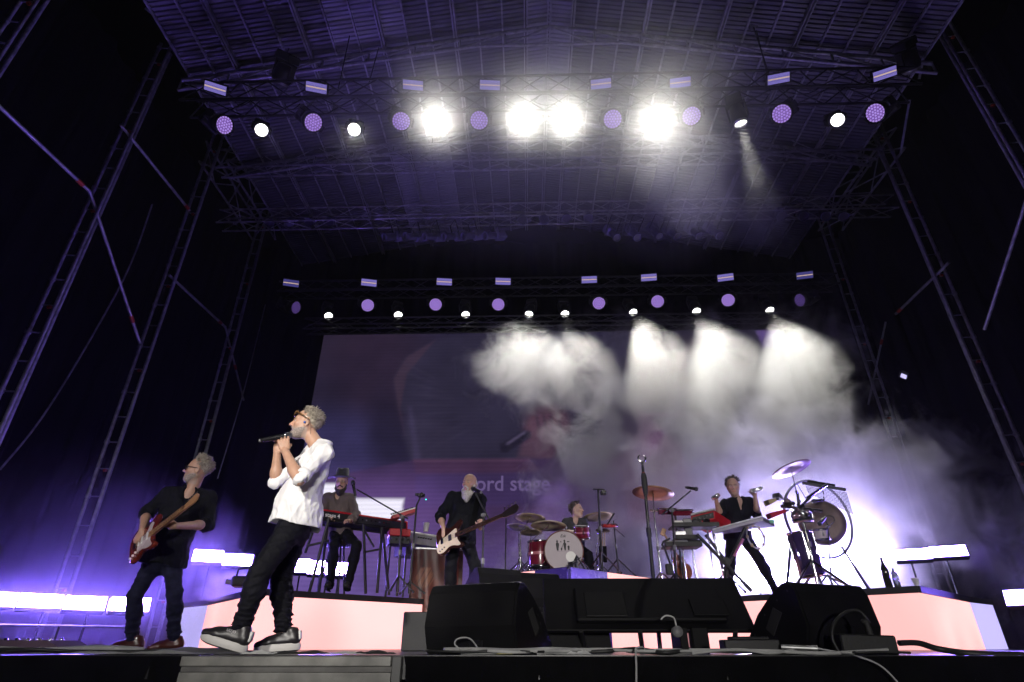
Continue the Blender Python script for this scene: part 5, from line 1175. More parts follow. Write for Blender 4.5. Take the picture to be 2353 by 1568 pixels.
hat = mb.build('hat', mat('charcoal_felt', (.02, .02, .025), .9, var=.2, bump=.1, bscale=300, sheen=.3), keyman, True)
mb = MB(); vs = []
for z_ in (.014, .042):
    for k in range(n): a = 2 * math.pi * k / n; vs.append(hcx + F @ np.array([.1 * .95 * math.cos(a), .1 * 1.15 * math.sin(a), 0]) * 1.008 + hat_up * z_)
mb.add(vs, [(i, (i + 1) % n, n + (i + 1) % n, n + i) for i in range(n)], True); child_world(mb.build('hat_band', M['black_gloss'], hat), keyman)
M['clear'] = bpy.data.materials.new('clear_lens'); M['clear'].use_nodes = True; _n = M['clear'].node_tree.nodes; _n.clear(); _o = _n.new("ShaderNodeOutputMaterial"); _m = _n.new("ShaderNodeMixShader"); _t = _n.new("ShaderNodeBsdfTransparent"); _g = _n.new("ShaderNodeBsdfGlossy"); _g.inputs[1].default_value = .05; _m.inputs[0].default_value = .08
for _a, _b in ((_t.outputs[0], _m.inputs[1]), (_g.outputs[0], _m.inputs[2]), (_m.outputs[0], _o.inputs[0])): M['clear'].node_tree.links.new(_a, _b)
glasses(keyman, w, F, 1.0, mat('thin_metal_frame', (.25, .2, .15), .3, .9), M['clear'], (.023, .021), .0028)
boots(keyman, [(np.array(P(758, 1354, Y=8.36)), (.1, -1, 0)), (np.array(P(799, 1354, Y=8.33)), (.15, -1, 0))], M['rubber'])
for o in COL.objects:
    pass

# ================================================================== the bass player
J = pj(dict(hipL=(1071, 1234, 7.72), hipR=(1041, 1234, 7.68), shL=(1103, 1148, 7.66), shR=(1040, 1144, 7.66), elL=(1104, 1198, 7.52), wrL=(1104, 1214, 7.10), elR=(1011, 1186, 7.62), wrR=(1020, 1217, 7.36),
             knL=(1092, 1300, 7.55), anL=(1090, 1392, 7.7), knR=(1036, 1300, 7.6), anR=(1034, 1396, 7.7), head=(1079, 1112, 7.58)))
bassist, BG = person('bald man with a long white beard in a black shirt playing bass guitar', J, dict(
    at=(P(1060, 1400, Y=7.7).x, 7.7, HP), face=(-.42, -.9, -.02), head_up=(.05, 0, 1), res=.009, bres=.0075, hs=1.08, bulk=1.08, belly=.03, skin=(.46, .28, .21),
    handL=dict(d=(.25, -.75, .5), n=(-.5, .3, .8), side=1, curl=(60, 60, 40)), handR=dict(d=(.25, -.25, -.9), n=(.2, .95, -.1), side=1, curl=(20, 30, 20)),
    shirt=M['black_shirt'], loose=.022, sleeve=1.25, hem=-.02, hemcut=-.07, seed=34, famp=.009, ffreq=20, trousers=M['black_trousers'], tloose=.018))
w = BG['w']; F = BG['HF']; S = Sculpt()
for q in (-1, 1): S.cap(w(q * .070, .0, -.02), w(q * .064, .02, -.08), .016, .026, .015); S.cap(w(q * .064, .02, -.08), w(q * .025, .055, -.16), .028, .042, .03); S.cap(w(q * .004, .10, -.047), w(q * .034, .08, -.075), .010, .013, .01)
S.cap(w(0, .06, -.13), w(0, .05, -.21), .048, .03, .03); S.ell(w(0, .105, -.066), (.018, .016, .006), F, .006, -1); S.build('beard', M['white_hair'], bassist, .0075, waves(38, 90, .004))
S = Sculpt(); S.ell(w(0, -.03, .0), (.086, .095, .075), F); S.ell(w(0, -.025, .03), (.081, .092, .085), F); S.build('hair', M['white_hair'], bassist, .008, waves(39, 110, .003), clip=lambda p: (lambda l: np.maximum(l[:, 1] - .0 + np.clip(l[:, 2] - .03, 0, 1) * 1.2, -l[:, 2] - .07))((p - BG['hc']) @ F))
boots(bassist, [(np.array([J['anR'][0], J['anR'][1] + .05, HP]), (-.2, -1, 0)), (np.array([J['anL'][0], J['anL'][1] + .05, HP]), (.2, -1, 0))], M['rubber'])
ba, bb = np.array(P(1034, 1238, Y=7.30)), np.array(P(1165, 1182, Y=6.80))
M['cream'] = mat('cream_pick_guard', (.62, .52, .38), .35, var=.15, coat=.2)
electric('bass_guitar', 'dark sunburst bass guitar with a cream plate held by the white-bearded man', 'bass guitar', ba, bb - ba, (-.15, -.97, .15), mat('dark_sunburst', (.03, .009, .005), .2, var=.6, scale=6, coat=.7), M['cream'], M['wood_dark'], mat('dark_headstock', (.02, .015, .012), .3), 1.06, .70, 4, True,
         [(-.19, -.06), (-.17, -.125), (-.09, -.135), (-.01, -.10), (.06, -.10), (.14, -.125), (.17, -.115), (.13, -.05), (.13, .03), (.12, .08), (.04, .06), (-.06, .03), (-.12, .03)])
strap(bassist, [P(1102, 1140, Y=7.50), P(1098, 1152, Y=7.44), P(1090, 1185, Y=7.40), P(1084, 1210, Y=7.32)], M['black_cloth'], wd=.035)

# ================================================================== the drummer
J = pj(dict(hipL=(1332, 1262, 9.95), hipR=(1306, 1262, 9.95), shL=(1341, 1199, 9.85), shR=(1300, 1201, 9.8), elL=(1352, 1232, 9.75), wrL=(1340, 1232, 9.5), elR=(1289, 1226, 9.7), wrR=(1308, 1221, 9.48),
             knL=(1352, 1275, 9.6), anL=(1358, 1318, 9.55), knR=(1290, 1275, 9.6), anR=(1285, 1318, 9.5), head=(1325, 1173, 9.78)))
drummer, DG = person('curly-haired drummer in a dark top sitting behind the bass drum, looking right', J, dict(
    at=P(1322, 1320, Y=9.9), face=(.86, -.5, .05), res=.011, bres=.009, hs=1.05, skin=(.52, .34, .27), mouth=.5, handL=dict(d=(-.5, -.7, -.1), n=(-.6, 0, -.7), side=-1, curl=(70, 60, 40)), handR=dict(d=(.7, -.6, -.1), n=(.2, .3, -.9), side=1, curl=(70, 60, 40)),
    shirt=M['grey_vest'], loose=.012, sleeve=.72, seed=44, hem=-.02, hemcut=-.12, collar=False, trousers=M['black_trousers']))
curls(drummer, DG['hc'], DG['HF'], M['brown_hair'], 1.06, 45, 1300, r=(.0028, .0042), hairline=.035, low=-.075, length=(.035, .055), sweep=(0, -.2, .1), wild=.7, curl=.9)
boots(drummer, [(np.array([J['anR'][0], J['anR'][1] + .05, H2]), (0, -1, 0)), (np.array([J['anL'][0], J['anL'][1] + .05, H2]), (0, -1, 0))], M['rubber'])
# white short sleeves under the dark top
for q in 'LR':
    a, b_ = DG['sh'] * 0 + J['sh' + q], J['el' + q]; mb = MB(); mb.tube(a + (b_ - a) * .35, a + (b_ - a) * .78, .058, .060, 14, False); mb.build('white_sleeve', M['white_shirt'], drummer, True)

# ================================================================== the percussionist
J = pj(dict(hipL=(1706, 1226, 8.55), hipR=(1682, 1226, 8.5), shL=(1722, 1155, 8.46), shR=(1667, 1160, 8.42), elL=(1741, 1186, 8.36), wrL=(1735, 1140, 8.26), elR=(1655, 1184, 8.34), wrR=(1646, 1152, 8.2),
             knL=(1745, 1287, 8.5), anL=(1780, 1352, 8.65), knR=(1678, 1290, 8.4), anR=(1674, 1362, 8.5), head=(1684, 1118, 8.38)))
percman, QG = person('curly-haired man in an open black shirt raising silver shakers behind the percussion', J, dict(
    at=P(1725, 1366, Y=8.55), face=(-.30, -.93, -.2), res=.009, bres=.0075, hs=1.06, skin=(.42, .27, .22), handL=dict(d=(-.1, -.25, .95), n=(-.7, -.6, 0), side=-1, curl=(65, 65, 40)), handR=dict(d=(-.1, -.3, .95), n=(.8, -.5, 0), side=1, curl=(65, 65, 40)),
    shirt=M['black_shirt'], loose=.02, sleeve=.92, seed=54, hem=-.02, hemcut=-.12, open=1.7, collar=False, famp=.009, ffreq=20, trousers=M['black_trousers'], tloose=.014))
curls(percman, QG['hc'], QG['HF'], M['brown_hair'], 1.06, 55, 1400, r=(.0026, .004), hairline=.035, low=-.08, length=(.035, .055), sweep=(0, -.2, .1), wild=.7, curl=.9)
boots(percman, [(np.array([J['anR'][0], J['anR'][1] + .04, H1]), (-.1, -1, 0)), (np.array([J['anL'][0], J['anL'][1] + .04, H1]), (.4, -1, 0))], M['rubber'])
for (a, b_, lab) in [((1652, 1137), (1637, 1146), 'silver shaker in the left-hand raised fist of the percussionist'), ((1753, 1121), (1724, 1130), 'silver shaker in the right-hand raised fist of the percussionist')]:
    A_, B_ = P(*a, Y=8.12), P(*b_, Y=8.16); t = thing('shaker', lab, 'shaker', A_, group='silver shakers'); d = (B_ - A_); L_ = max(d.length, .12); mb = MB()
    mb.lathe([(.001, 0), (.024, .003), (.03, .014), (.03, L_ - .014), (.024, L_ - .003), (.001, L_)], A_, d, 16); mb.build('tube', M['chrome'], t, True)
    mb = MB(); mb.lathe([(.0312, .012), (.0312, .02)], A_, d, 16); mb.lathe([(.0312, L_ - .02), (.0312, L_ - .012)], A_, d, 16); mb.build('end_ring', M['alu'], t, True)
# ------------------------------------------------------------------ instruments and stands
def tripod(t, foot, r=.3, h=.22, m=None, az=0.3, rr=.011):
    foot = Vector(foot)
    for k in range(3):
        a = az + 2 * math.pi * k / 3; e = foot + Vector((math.cos(a) * r, math.sin(a) * r, .012)); mb = MB(); mb.tube(foot + Vector((0, 0, h)), e, rr, n=6); leg = mb.build('leg', m or M['black'], t, True)
        mb = MB(); mb.ball(e, rr * 1.7, 6); child_world(mb.build('rubber_foot', M['rubber'], leg), t)
def stand_pole(t, a, b, r=.012, m=None, collar=True):
    a = Vector(a); b = Vector(b); md = a.lerp(b, .52); mb = MB(); mb.tube(a, md, r * 1.3, n=8); mb.tube(md, b, r, n=8); mb.build('pole', m or M['black'], t, True)
    if collar: mb = MB(); d = (b - a).normalized(); mb.tube(md - d * .03, md + d * .03, r * 1.9, n=8); mb.build('collar', M['grey_plastic'], t, True)
def mic_stand(lab, foot, top, boom=None, micpts=None, grp=None, r=.012, m=None, tri=.3, mic_lab=None):
    t = thing('microphone_stand', lab, 'microphone stand', foot, group=grp); stand_pole(t, foot, top, r, m); tripod(t, foot, tri, .2, m)
    if boom:
        a, b = Vector(boom[0]), Vector(boom[1]); mb = MB(); mb.tube(a, b, r * .8, n=8); mb.build('boom_arm', m or M['black'], t, True); mb = MB(); mb.ball(top, r * 2.2, 8); mb.tube(Vector(top) - Vector((.03, 0, 0)), Vector(top) + Vector((.03, 0, 0)), r * 1.4); mb.build('boom_clutch', M['grey_plastic'], t, True)
    if micpts:
        mt = thing('microphone', mic_lab, 'microphone', micpts[0]); microphone(mt, micpts[0], micpts[1], .019)
    return t
# tall straight stand without a microphone, in front of the percussion
YS = 5.0; base = P(1501, 1345, Y=YS); base = Vector((base.x, YS, 0)); top = P(1480, 1062, Y=YS); top.x = base.x + .02
t = thing('microphone_stand', 'tall black straight microphone stand with an empty clip, centre right of the picture', 'microphone stand', base)
g1 = base.lerp(top, .60); mb = MB(); mb.tube(base, g1, .017, n=10); mb.build('lower_tube', M['black'], t, True); mb = MB(); mb.tube(g1, top - Vector((0, 0, .12)), .0135, n=10); mb.build('upper_tube', M['black_gloss'], t, True)
mb = MB(); mb.tube(g1 - Vector((0, 0, .04)), g1 + Vector((0, 0, .03)), .023, n=10); mb.build('collar', M['black'], t, True)
mb = MB(); mb.lathe([(.012, -.30), (.02, -.28), (.027, -.20), (.026, -.13), (.018, -.1)], top, (0, 0, 1), 14); mb.build('grip', M['rubber'], t, True)
mb = MB(); mb.lathe([(.012, -.1), (.013, -.06), (.010, -.03)], top, (0, 0, 1), 12); mb.build('neck', M['black'], t, True); mb = MB(); mb.lathe([(.0135, -.105), (.0135, -.095)], top, (0, 0, 1), 12); mb.build('red_ring', mat('red_ring', (.5, .03, .02), .4), t, True)
mb = MB(); mb.path([top + Vector((.033 * math.sin(R(a)), 0, .033 - .033 * math.cos(R(a)))) for a in range(-150, 151, 25)], .009, 6); mb.tube(top - Vector((0, 0, .03)), top + Vector((0, 0, .005)), .011); mb.build('clip', M['chrome'], t, True)
mb = MB(); mb.lathe([(.15, 0), (.15, .012), (.02, .03)], base, (0, 0, 1), 20, cap0=True); mb.build('round_base', M['black'], t, True)

# ---------------- keyboards
KL = P(712, 1165, Y=7.72); KR = P(937, 1198, Z=KL.z); kd = (KR - KL).normalized(); kn = Vector((kd.y, -kd.x, 0)); kn = kn if kn.y < 0 else -kn
t = thing('stage_keyboard', 'long red stage keyboard with white lettering on its black back, on the left riser', 'keyboard', KL)
Lk = (KR - KL).length; rk = Matrix.Rotation(math.atan2(kd.y, kd.x), 3, 'Z'); tl_ = Matrix.Rotation(R(-7), 3, 'X'); rk2 = rk @ tl_
def kp(x, y, z): return KL + rk2 @ Vector((x, y, z))
mb = MB(); mb.box(kp(Lk / 2, .17, -.012), (Lk, .34, .024), rk2, .006); mb.build('top_panel', M['red_gloss'], t, True)
mb = MB(); mb.box(kp(Lk / 2, .165, -.075), (Lk - .05, .33, .10), rk2, .004); mb.build('case', M['black'], t, True)
for x in (.012, Lk - .012): mb = MB(); mb.box(kp(x, .17, -.07), (.024, .35, .13), rk2, .005); mb.build('end_cheek', M['red_gloss'], t, True)
mb = MB(); mb.box(kp(Lk / 2, .30, .004), (Lk - .12, .13, .018), rk2); mb.build('key_bed', M['white_plastic'], t, True)
for k in range(9): mb = MB(); mb.box(kp(Lk * (.42 + .045 * k), -.003, -.075), (.022, .012, .016), rk2); mb.build('socket', M['chrome'] if k % 3 else M['grey_plastic'], t, True)
wl_ = mat('white_print', (.75, .72, .72), .5)
me_l = text_on(t, 'maker_lettering', 'nord stage 4', kp(.055, -.004, -.098), .078, wl_, tuple(rk2 @ Vector((1, 0, 0))), tuple(rk2 @ Vector((0, 0, 1))), .98)
def leg_set(t, pts, r=.018, m=None):
    for a, b in pts: mb = MB(); mb.tube(a, b, r, n=8); mb.build('leg', m or M['black'], t, True)
Z3 = lambda x, y: (643.3 + .2344 * x, 1010.9 + .2344 * y)
def p3(x, y, Y): return P(*Z3(x, y), Y=Y)
def onz(p, z): return Vector((p.x, p.y, z))
t = thing('keyboard_stand', 'black trestle stand with crossing legs under the red keyboard', 'keyboard stand', onz(p3(600, 1440, 7.9), H1))
leg_set(t, [(p3(480, 770, 7.8), onz(p3(300, 1420, 7.75), H1)), (p3(470, 790, 7.95), onz(p3(390, 1440, 8.1), H1)), (p3(820, 830, 8.0), onz(p3(845, 1470, 8.1), H1)), (p3(1000, 860, 8.0), onz(p3(955, 1470, 8.0), H1)), (p3(1005, 880, 8.1), onz(p3(1075, 1450, 8.3), H1)), (p3(350, 820, 7.9), onz(p3(260, 1030, 8.0), H1 + .5))], .02)
mb = MB(); mb.tube(p3(270, 1040, 7.9), p3(480, 990, 7.9), .016); mb.tube(p3(830, 1100, 8.05), p3(1000, 1070, 8.05), .014); mb.tube(p3(830, 890, 8.05), p3(920, 1050, 8.05), .014); mb.build('cross_bar', M['black'], t, True)
mb = MB(); mb.tube(kp(.1, .05, -.13), kp(Lk - .1, .05, -.13), .018); mb.tube(kp(.1, .27, -.13), kp(Lk - .1, .27, -.13), .018); mb.build('support_bar', M['black'], t, True)
t = thing('bar_stool', 'tall black stool carrying the keyboard player', 'stool', (P(779, 1222, Y=8.5).x, 8.52, H1)); c = Vector(t.location)
zs_ = P(779, 1222, Y=8.5).z - .13; mb = MB(); mb.lathe([(.001, 0), (.17, 0), (.185, .02), (.185, .05), (.16, .07), (.001, .075)], (c.x, c.y, zs_ - .07), (0, 0, 1), 20); mb.build('seat', M['black'], t, True)
for k in range(4): a = R(45 + 90 * k); mb = MB(); mb.tube((c.x + .1 * math.cos(a), c.y + .1 * math.sin(a), zs_ - .07), (c.x + .21 * math.cos(a), c.y + .21 * math.sin(a), H1), .014, n=6); mb.build('leg', M['black'], t, True)
mb = MB(); mb.path([(c.x + .17 * math.cos(R(a)), c.y + .17 * math.sin(R(a)), H1 + .28) for a in range(0, 360, 20)], .01, 6, True); mb.build('foot_ring', M['chrome'], t, True)
# second tier and white stage piano
t = thing('small_red_keyboard', 'second red keyboard turned sideways at the right end of the rig', 'keyboard', p3(1160, 930, 8.7))
A_ = p3(1062, 905, 8.55); B_ = p3(1265, 940, 8.65); d = (B_ - A_); ry = Matrix.Rotation(math.atan2(d.y, d.x), 3, 'Z'); ctr = A_.lerp(B_, .5)
mb = MB(); mb.box(ctr, (d.length, .3, .10), ry, .008); mb.build('case', M['red_gloss'], t, True); mb = MB(); mb.box(ctr + Vector((0, 0, -.11)), (d.length * .95, .3, .1), ry, .006); mb.build('drawer', M['black'], t, True)
for k in range(4): mb = MB(); mb.box(ctr + ry @ Vector((-.12 + .08 * k, -.153, -.1)), (.03, .006, .03), ry); mb.build('socket', M['chrome'], t, True)
for f in (.12, .9): q = A_.lerp(B_, f); mb = MB(); mb.tube(q + Vector((0, .05, -.15)), (q.x, q.y + .05, H1), .016, n=6); mb.build('leg', M['black'], t, True)
t = thing('tilted_keyboard', 'small keyboard tilted up behind the microphone boom', 'keyboard', p3(1200, 740, 8.5)); A_ = p3(1090, 775, 8.5); B_ = p3(1335, 700, 8.6); d = B_ - A_
rt_ = d.to_track_quat('X', 'Z').to_matrix(); mb = MB(); mb.box(A_.lerp(B_, .5), (d.length, .22, .05), rt_, .005); mb.build('case', M['red_gloss'], t, True); mb = MB(); mb.box(A_.lerp(B_, .5) + Vector((0, -.02, .035)), (d.length * .9, .15, .02), rt_, .004); mb.build('key_bed', M['white_plastic'], t, True)
for k in range(12): mb = MB(); mb.ball(A_.lerp(B_, .05 + .075 * k) + Vector((0, -.09, .045)), .013, 6); mb.build('knob', M['black'], t, True)
q = A_.lerp(B_, .5); mb = MB(); mb.tube(q - Vector((0, 0, .02)), onz(q, H1), .02, n=6); mb.build('stand_post', M['black'], t, True)
PL = P(938, 1222, Y=9.1); PR_ = P(1000, 1232, Z=PL.z); PR_ = PL + (PR_ - PL).normalized() * 1.0
t = thing('stage_piano', 'white-topped stage piano with a plastic cup on it, left of the bass player', 'keyboard', PL); d = (PR_ - PL); ry = Matrix.Rotation(math.atan2(d.y, d.x), 3, 'Z'); c = PL.lerp(PR_, .5)
mb = MB(); mb.box(c + ry @ Vector((0, .2, 0)), (d.length, .42, .03), ry, .006); mb.build('top_panel', M['white_plastic'], t, True); mb = MB(); mb.box(c + ry @ Vector((0, .21, -.09)), (d.length - .02, .4, .145), ry, .006); mb.build('case', mat('silver_grey_case', (.45, .43, .46), .35, .4), t, True)
for k in range(6): mb = MB(); mb.tube(c + ry @ Vector((-.3 + .05 * k, .0, -.06)), c + ry @ Vector((-.3 + .05 * k, -.03, -.06)), .009); mb.build('slider', M['black'], t, True)
mb = MB(); mb.box(c + ry @ Vector((0, .21, -.26)), (d.length - .08, .34, .15), ry, .01); mb.build('bottom_case', M['grey_plastic'], t, True)
cupm = mat('translucent_white_cup', (.75, .72, .70), .3, trans=.3)
def cup(lab, p, h=.12, r=.045):
    t = thing('plastic_cup', lab, 'cup', p); mb = MB(); mb.lathe([(r * .72, 0), (r, h), (r * .96, h), (r * .69, .004), (.001, .004)], p, (0, 0, 1), 18, cap0=True); mb.build('wall', cupm, t, True); mb = MB(); mb.lathe([(r, h - .004), (r * 1.06, h - .002), (r * 1.02, h + .004)], p, (0, 0, 1), 18); mb.build('rim', cupm, t, True)
cp = P(*Z3(1432, 900), Y=9.22); cup('white plastic cup on the stage piano between keyboards and bass player', Vector((cp.x, 9.2, PL.z + .015)), .13, .05)
# cabinet with a printed cloth front
CL = P(948, 1262, Y=9.0); CRr = P(1056, 1268, Y=9.15); t = thing('printed_cabinet', 'wide cabinet hung with a rust-coloured printed cloth under the stage piano', 'cabinet', (CL.x, CL.y, 0))
d = Vector((CRr.x - CL.x, CRr.y - CL.y, 0)); L_ = d.length; d.normalize(); ry = Matrix.Rotation(math.atan2(d.y, d.x), 3, 'Z'); zc = CL.z
mb = MB(); mb.box(Vector((CL.x, CL.y, zc / 2)) + d * L_ / 2 + Vector((0, .3, 0)), (L_, .55, zc), ry, .01); mb.build('body', M['wood_dark'], t, True)
mb = MB(); o0 = Vector((CL.x, CL.y, 0)) + Vector((0, .015, 0)); nx_, nz_ = 40, 30; vs = []
for j in range(nz_ + 1):
    for i in range(nx_ + 1): x = L_ * i / nx_; z = .3 + (zc - .3) * j / nz_; vs.append(o0 + d * x + Vector((0, .012 * math.sin(x * 17) + .008 * math.sin(x * 31 + z * 4) - .02, z)))
mb.add(vs, [(j * (nx_ + 1) + i, j * (nx_ + 1) + i + 1, (j + 1) * (nx_ + 1) + i + 1, (j + 1) * (nx_ + 1) + i) for j in range(nz_) for i in range(nx_)], True)
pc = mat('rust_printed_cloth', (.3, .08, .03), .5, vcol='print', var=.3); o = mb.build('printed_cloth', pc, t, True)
cols = []
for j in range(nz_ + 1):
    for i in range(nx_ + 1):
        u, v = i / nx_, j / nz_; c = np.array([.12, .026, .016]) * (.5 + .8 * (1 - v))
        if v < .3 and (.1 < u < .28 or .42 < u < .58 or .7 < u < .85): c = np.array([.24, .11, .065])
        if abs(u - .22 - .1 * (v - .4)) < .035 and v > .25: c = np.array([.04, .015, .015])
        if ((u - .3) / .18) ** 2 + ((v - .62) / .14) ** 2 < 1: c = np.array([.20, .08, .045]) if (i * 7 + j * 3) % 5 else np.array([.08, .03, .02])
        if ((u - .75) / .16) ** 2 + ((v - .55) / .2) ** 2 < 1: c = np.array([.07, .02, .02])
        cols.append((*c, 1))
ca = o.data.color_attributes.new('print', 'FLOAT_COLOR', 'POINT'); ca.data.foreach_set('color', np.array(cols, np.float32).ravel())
mb = MB(); mb.box(Vector((CL.x, CL.y, zc + .012)) + d * L_ / 2 + Vector((0, .28, 0)), (L_ + .03, .6, .024), ry, .004); mb.build('top_board', M['alu'], t, True)
# microphone boom of the keyboard player, stand with clip-on camera
mic_stand('microphone stand with a long slanting boom in front of the keyboard player', onz(p3(1158, 1430, 7.9), H1), p3(1195, 760, 7.9), (p3(1255, 775, 7.9), p3(755, 488, 8.0)), (p3(742, 560, 8.0), p3(712, 400, 8.02)), None, .013, None, .2, 'black vocal microphone in front of the bearded keyboard player')
t = thing('equipment_stand', 'black upright pole with a clamped camera at its top right of the red keyboard', 'stand', onz(p3(1268, 1470, 8.1), H1)); stand_pole(t, t.location, p3(1340, 640, 8.1), .014); tripod(t, t.location, .2, .15)
mb = MB(); q = p3(1385, 545, 8.1); mb.box(q, (.10, .07, .05), None, .008); mb.box(q + Vector((-.06, 0, .01)), (.05, .05, .035), None, .006); mb.build('camera', M['black'], t, True); mb = MB(); mb.tube(q + Vector((.02, -.03, 0)), q + Vector((.02, -.09, .0)), .022, n=12); mb.build('camera_lens', M['black_gloss'], t, True); mb = MB(); mb.tube(p3(1340, 640, 8.1), q, .012); mb.build('clamp_arm', M['black'], t, True)
mb = MB(); mb.ball(p3(1432, 585, 8.03), .010, 8); mb.build('status_light', emitmat('teal_led', (.05, .9, .8), 2.0), t, True)

# ---------------- bass player's microphone and spare stand
Z4 = lambda x, y: (965 + .2148 * x, 1056.9 + .2148 * y)
def p4(x, y, Y): return P(*Z4(x, y), Y=Y)
mic_stand('black microphone stand with a short boom in front of the bass player', onz(p4(672, 1200, 7.0), HP), p4(680, 590, 7.0), (p4(740, 640, 7.0), p4(598, 365, 7.02)), (p4(655, 350, 6.95), p4(556, 303, 7.1)), None, .012, None, .18, 'black microphone held up to the white beard of the bass player')
mic_stand('thin bare stand behind the headstock of the bass guitar', onz(p4(905, 1200, 8.6), HP * 0 + 0), p4(922, 620, 8.6), None, None, None, .01)

# ---------------- drum kit
M['drum_red'] = mat('burgundy_drum_lacquer', (.16, .012, .03), .2, var=.3, scale=5, coat=.6); M['drum_band'] = mat('pink_band', (.5, .18, .22), .3)
M['head_white'] = mat('white_drum_head', (.40, .34, .38), .45, var=.15, scale=3); M['head_amber'] = mat('amber_drum_head', (.45, .25, .10), .4, var=.3); M['hoop_wood'] = mat('brown_hoop', (.14, .05, .035), .35, var=.3, coat=.4)
def drum(name, lab, c, ax, r, h, shell, head_m=None, bottom=None, lugs=8, band=None, hoop=None, legs=None, cat='drum', grp=None):
    """c: centre of the batter head; ax: from that head into the drum"""
    c = Vector(c); ax = Vector(ax).normalized(); t = thing(name, lab, cat, c, group=grp); q = ax.to_track_quat('Z', 'Y'); hm = hoop or M['chrome']
    mb = MB(); mb.lathe([(r * .985, 0), (r, .01), (r, h - .01), (r * .985, h)], c, ax, 32); mb.build('shell', shell, t, True)
    if band: mb = MB(); mb.lathe([(r * 1.004, h * .44), (r * 1.006, h * .5), (r * 1.004, h * .56)], c, ax, 32); mb.build('band', band, t, True)
    for z, mm in ((-.004, head_m or M['head_white']), (h + .004, bottom or M['head_white'])): mb = MB(); mb.disc(c + ax * z, ax if z > 0 else -ax, r * .985, 32); mb.build('head', mm, t, True)
    for z in (-.012, h - .016): mb = MB(); mb.lathe([(r * .985, z), (r * 1.045, z), (r * 1.05, z + .03), (r * 1.0, z + .03)], c, ax, 32); mb.build('hoop', hm, t, True)
    mb = MB(); mb.box((0, 0, 0), (.018, .022, .05), None, .004); mb.box((0, 0, -.02 - h * .2), (.005, .005, h * .45)); lm = mb.mesh('lug', M['chrome'])
    for k in range(lugs): a = 2 * math.pi * k / lugs + .2; o = link('lug', lm, t); o.location = c - Vector(t.location) + q @ Vector((math.cos(a) * r * 1.02, math.sin(a) * r * 1.02, h * .5)); o.rotation_mode = 'QUATERNION'; o.rotation_quaternion = q @ Quaternion((0, 0, 1), a)
    return t
bc = P(1296, 1281, Y=8.98); rb = .285; bc.z = H2 + rb + .012
t = drum('bass_drum', 'burgundy bass drum with a white front head printed with four black figures', bc, (0, 1, 0), rb, .42, M['drum_red'], None, None, 10, M['drum_band'], M['hoop_wood'])
ink = mat('black_print', (.008, .008, .01), .6)
def ink_shape(nm, polys, name_mat=ink):
    mb = MB()
    for pl in polys: mb.add([(bc.x + a, bc.y - .0065, bc.z + b) for a, b in pl], [tuple(range(len(pl)))])
    return mb.build(nm, name_mat, t, True)
k_ = 2 * rb / 1400.0        # the drum head is 1400 px wide in the enlarged view, its centre at (1140, 950)
def dh(pts): return [((x - 1140) * k_, (950 - y) * k_) for x, y in pts]
figA = dh([(890, 945), (868, 820), (855, 720), (862, 680), (885, 660), (880, 632), (862, 618), (885, 598), (888, 575), (906, 552), (918, 575), (930, 598), (950, 615), (932, 632), (930, 660), (960, 680), (975, 700), (972, 770), (955, 850), (950, 940)])
figB = dh([(1175, 935), (1150, 830), (1128, 720), (1130, 680), (1158, 658), (1160, 628), (1140, 605), (1150, 575), (1182, 550), (1210, 590), (1212, 612), (1200, 640), (1205, 662), (1236, 690), (1242, 720), (1230, 820), (1216, 935)])
ink_shape('printed_figure', [figA]); ink_shape('printed_figure', [figB])
ink_shape('printed_guitar', [dh([(1045, 940), (1030, 880), (1048, 845), (1068, 830), (1110, 720), (1118, 724), (1090, 835), (1092, 870), (1078, 940)])])
ink_shape('printed_cap', [dh([(1012, 650), (1044, 600), (1076, 650)])])
ink_shape('printed_drum', [dh([(1300, 925), (1288, 820), (1282, 790), (1300, 772), (1325, 764), (1352, 775), (1360, 795), (1350, 925)])])
ink_shape('printed_hat', [dh([(1268, 645), (1268, 618), (1280, 612), (1350, 612), (1360, 618), (1356, 645)])])
ink_shape('printed_line', [dh([(880, 974), (1430, 944), (1430, 947), (880, 979)])])
mb = MB(); mb.lathe([(.001, 0), (.075, .0)], (bc.x + (1390 - 1140) * k_, bc.y - .0068, bc.z + (950 - 1150) * k_), (0, -1, 0), 24); mb.build('port_patch', M['white_plastic'], t, True)
def script_text(x, y, size, s):
    me = text_mesh(s, size, 1.0); sh_ = Matrix(((1, .28, 0, 0), (0, 1, 0, 0), (0, 0, 1, 0), (0, 0, 0, 1))); me.transform(Matrix(((1, 0, 0, 0), (0, 0, -1, 0), (0, 1, 0, 0), (0, 0, 0, 1))) @ sh_); me.materials.clear(); me.materials.append(ink); o = link('printed_lettering', me, t); o.location = (x, -.0066, y); return o
script_text((1025 - 1140) * k_, (950 - 475) * k_, .062, 'Esk')
for s_ in (-1, 1): mb = MB(); mb.tube(bc + Vector((s_ * rb * .9, .1, -rb * .35)), (bc.x + s_ * rb * 1.35, bc.y - .05, H2), .011); mb.build('spur', M['chrome'], t, True)
drum('rack_tom', 'burgundy rack tom with a pink band and amber bottom head beside the drummer', P(1336, 1209, Y=9.25), (.05, .25, -1), .125, .19, M['drum_red'], None, M['head_amber'], 6, M['drum_band'])
drum('floor_tom', 'burgundy floor tom standing left of the bass drum', P(1240, 1246, Y=9.35), (0, 0, -1), .185, .36, M['drum_red'], None, None, 6, M['drum_band'])
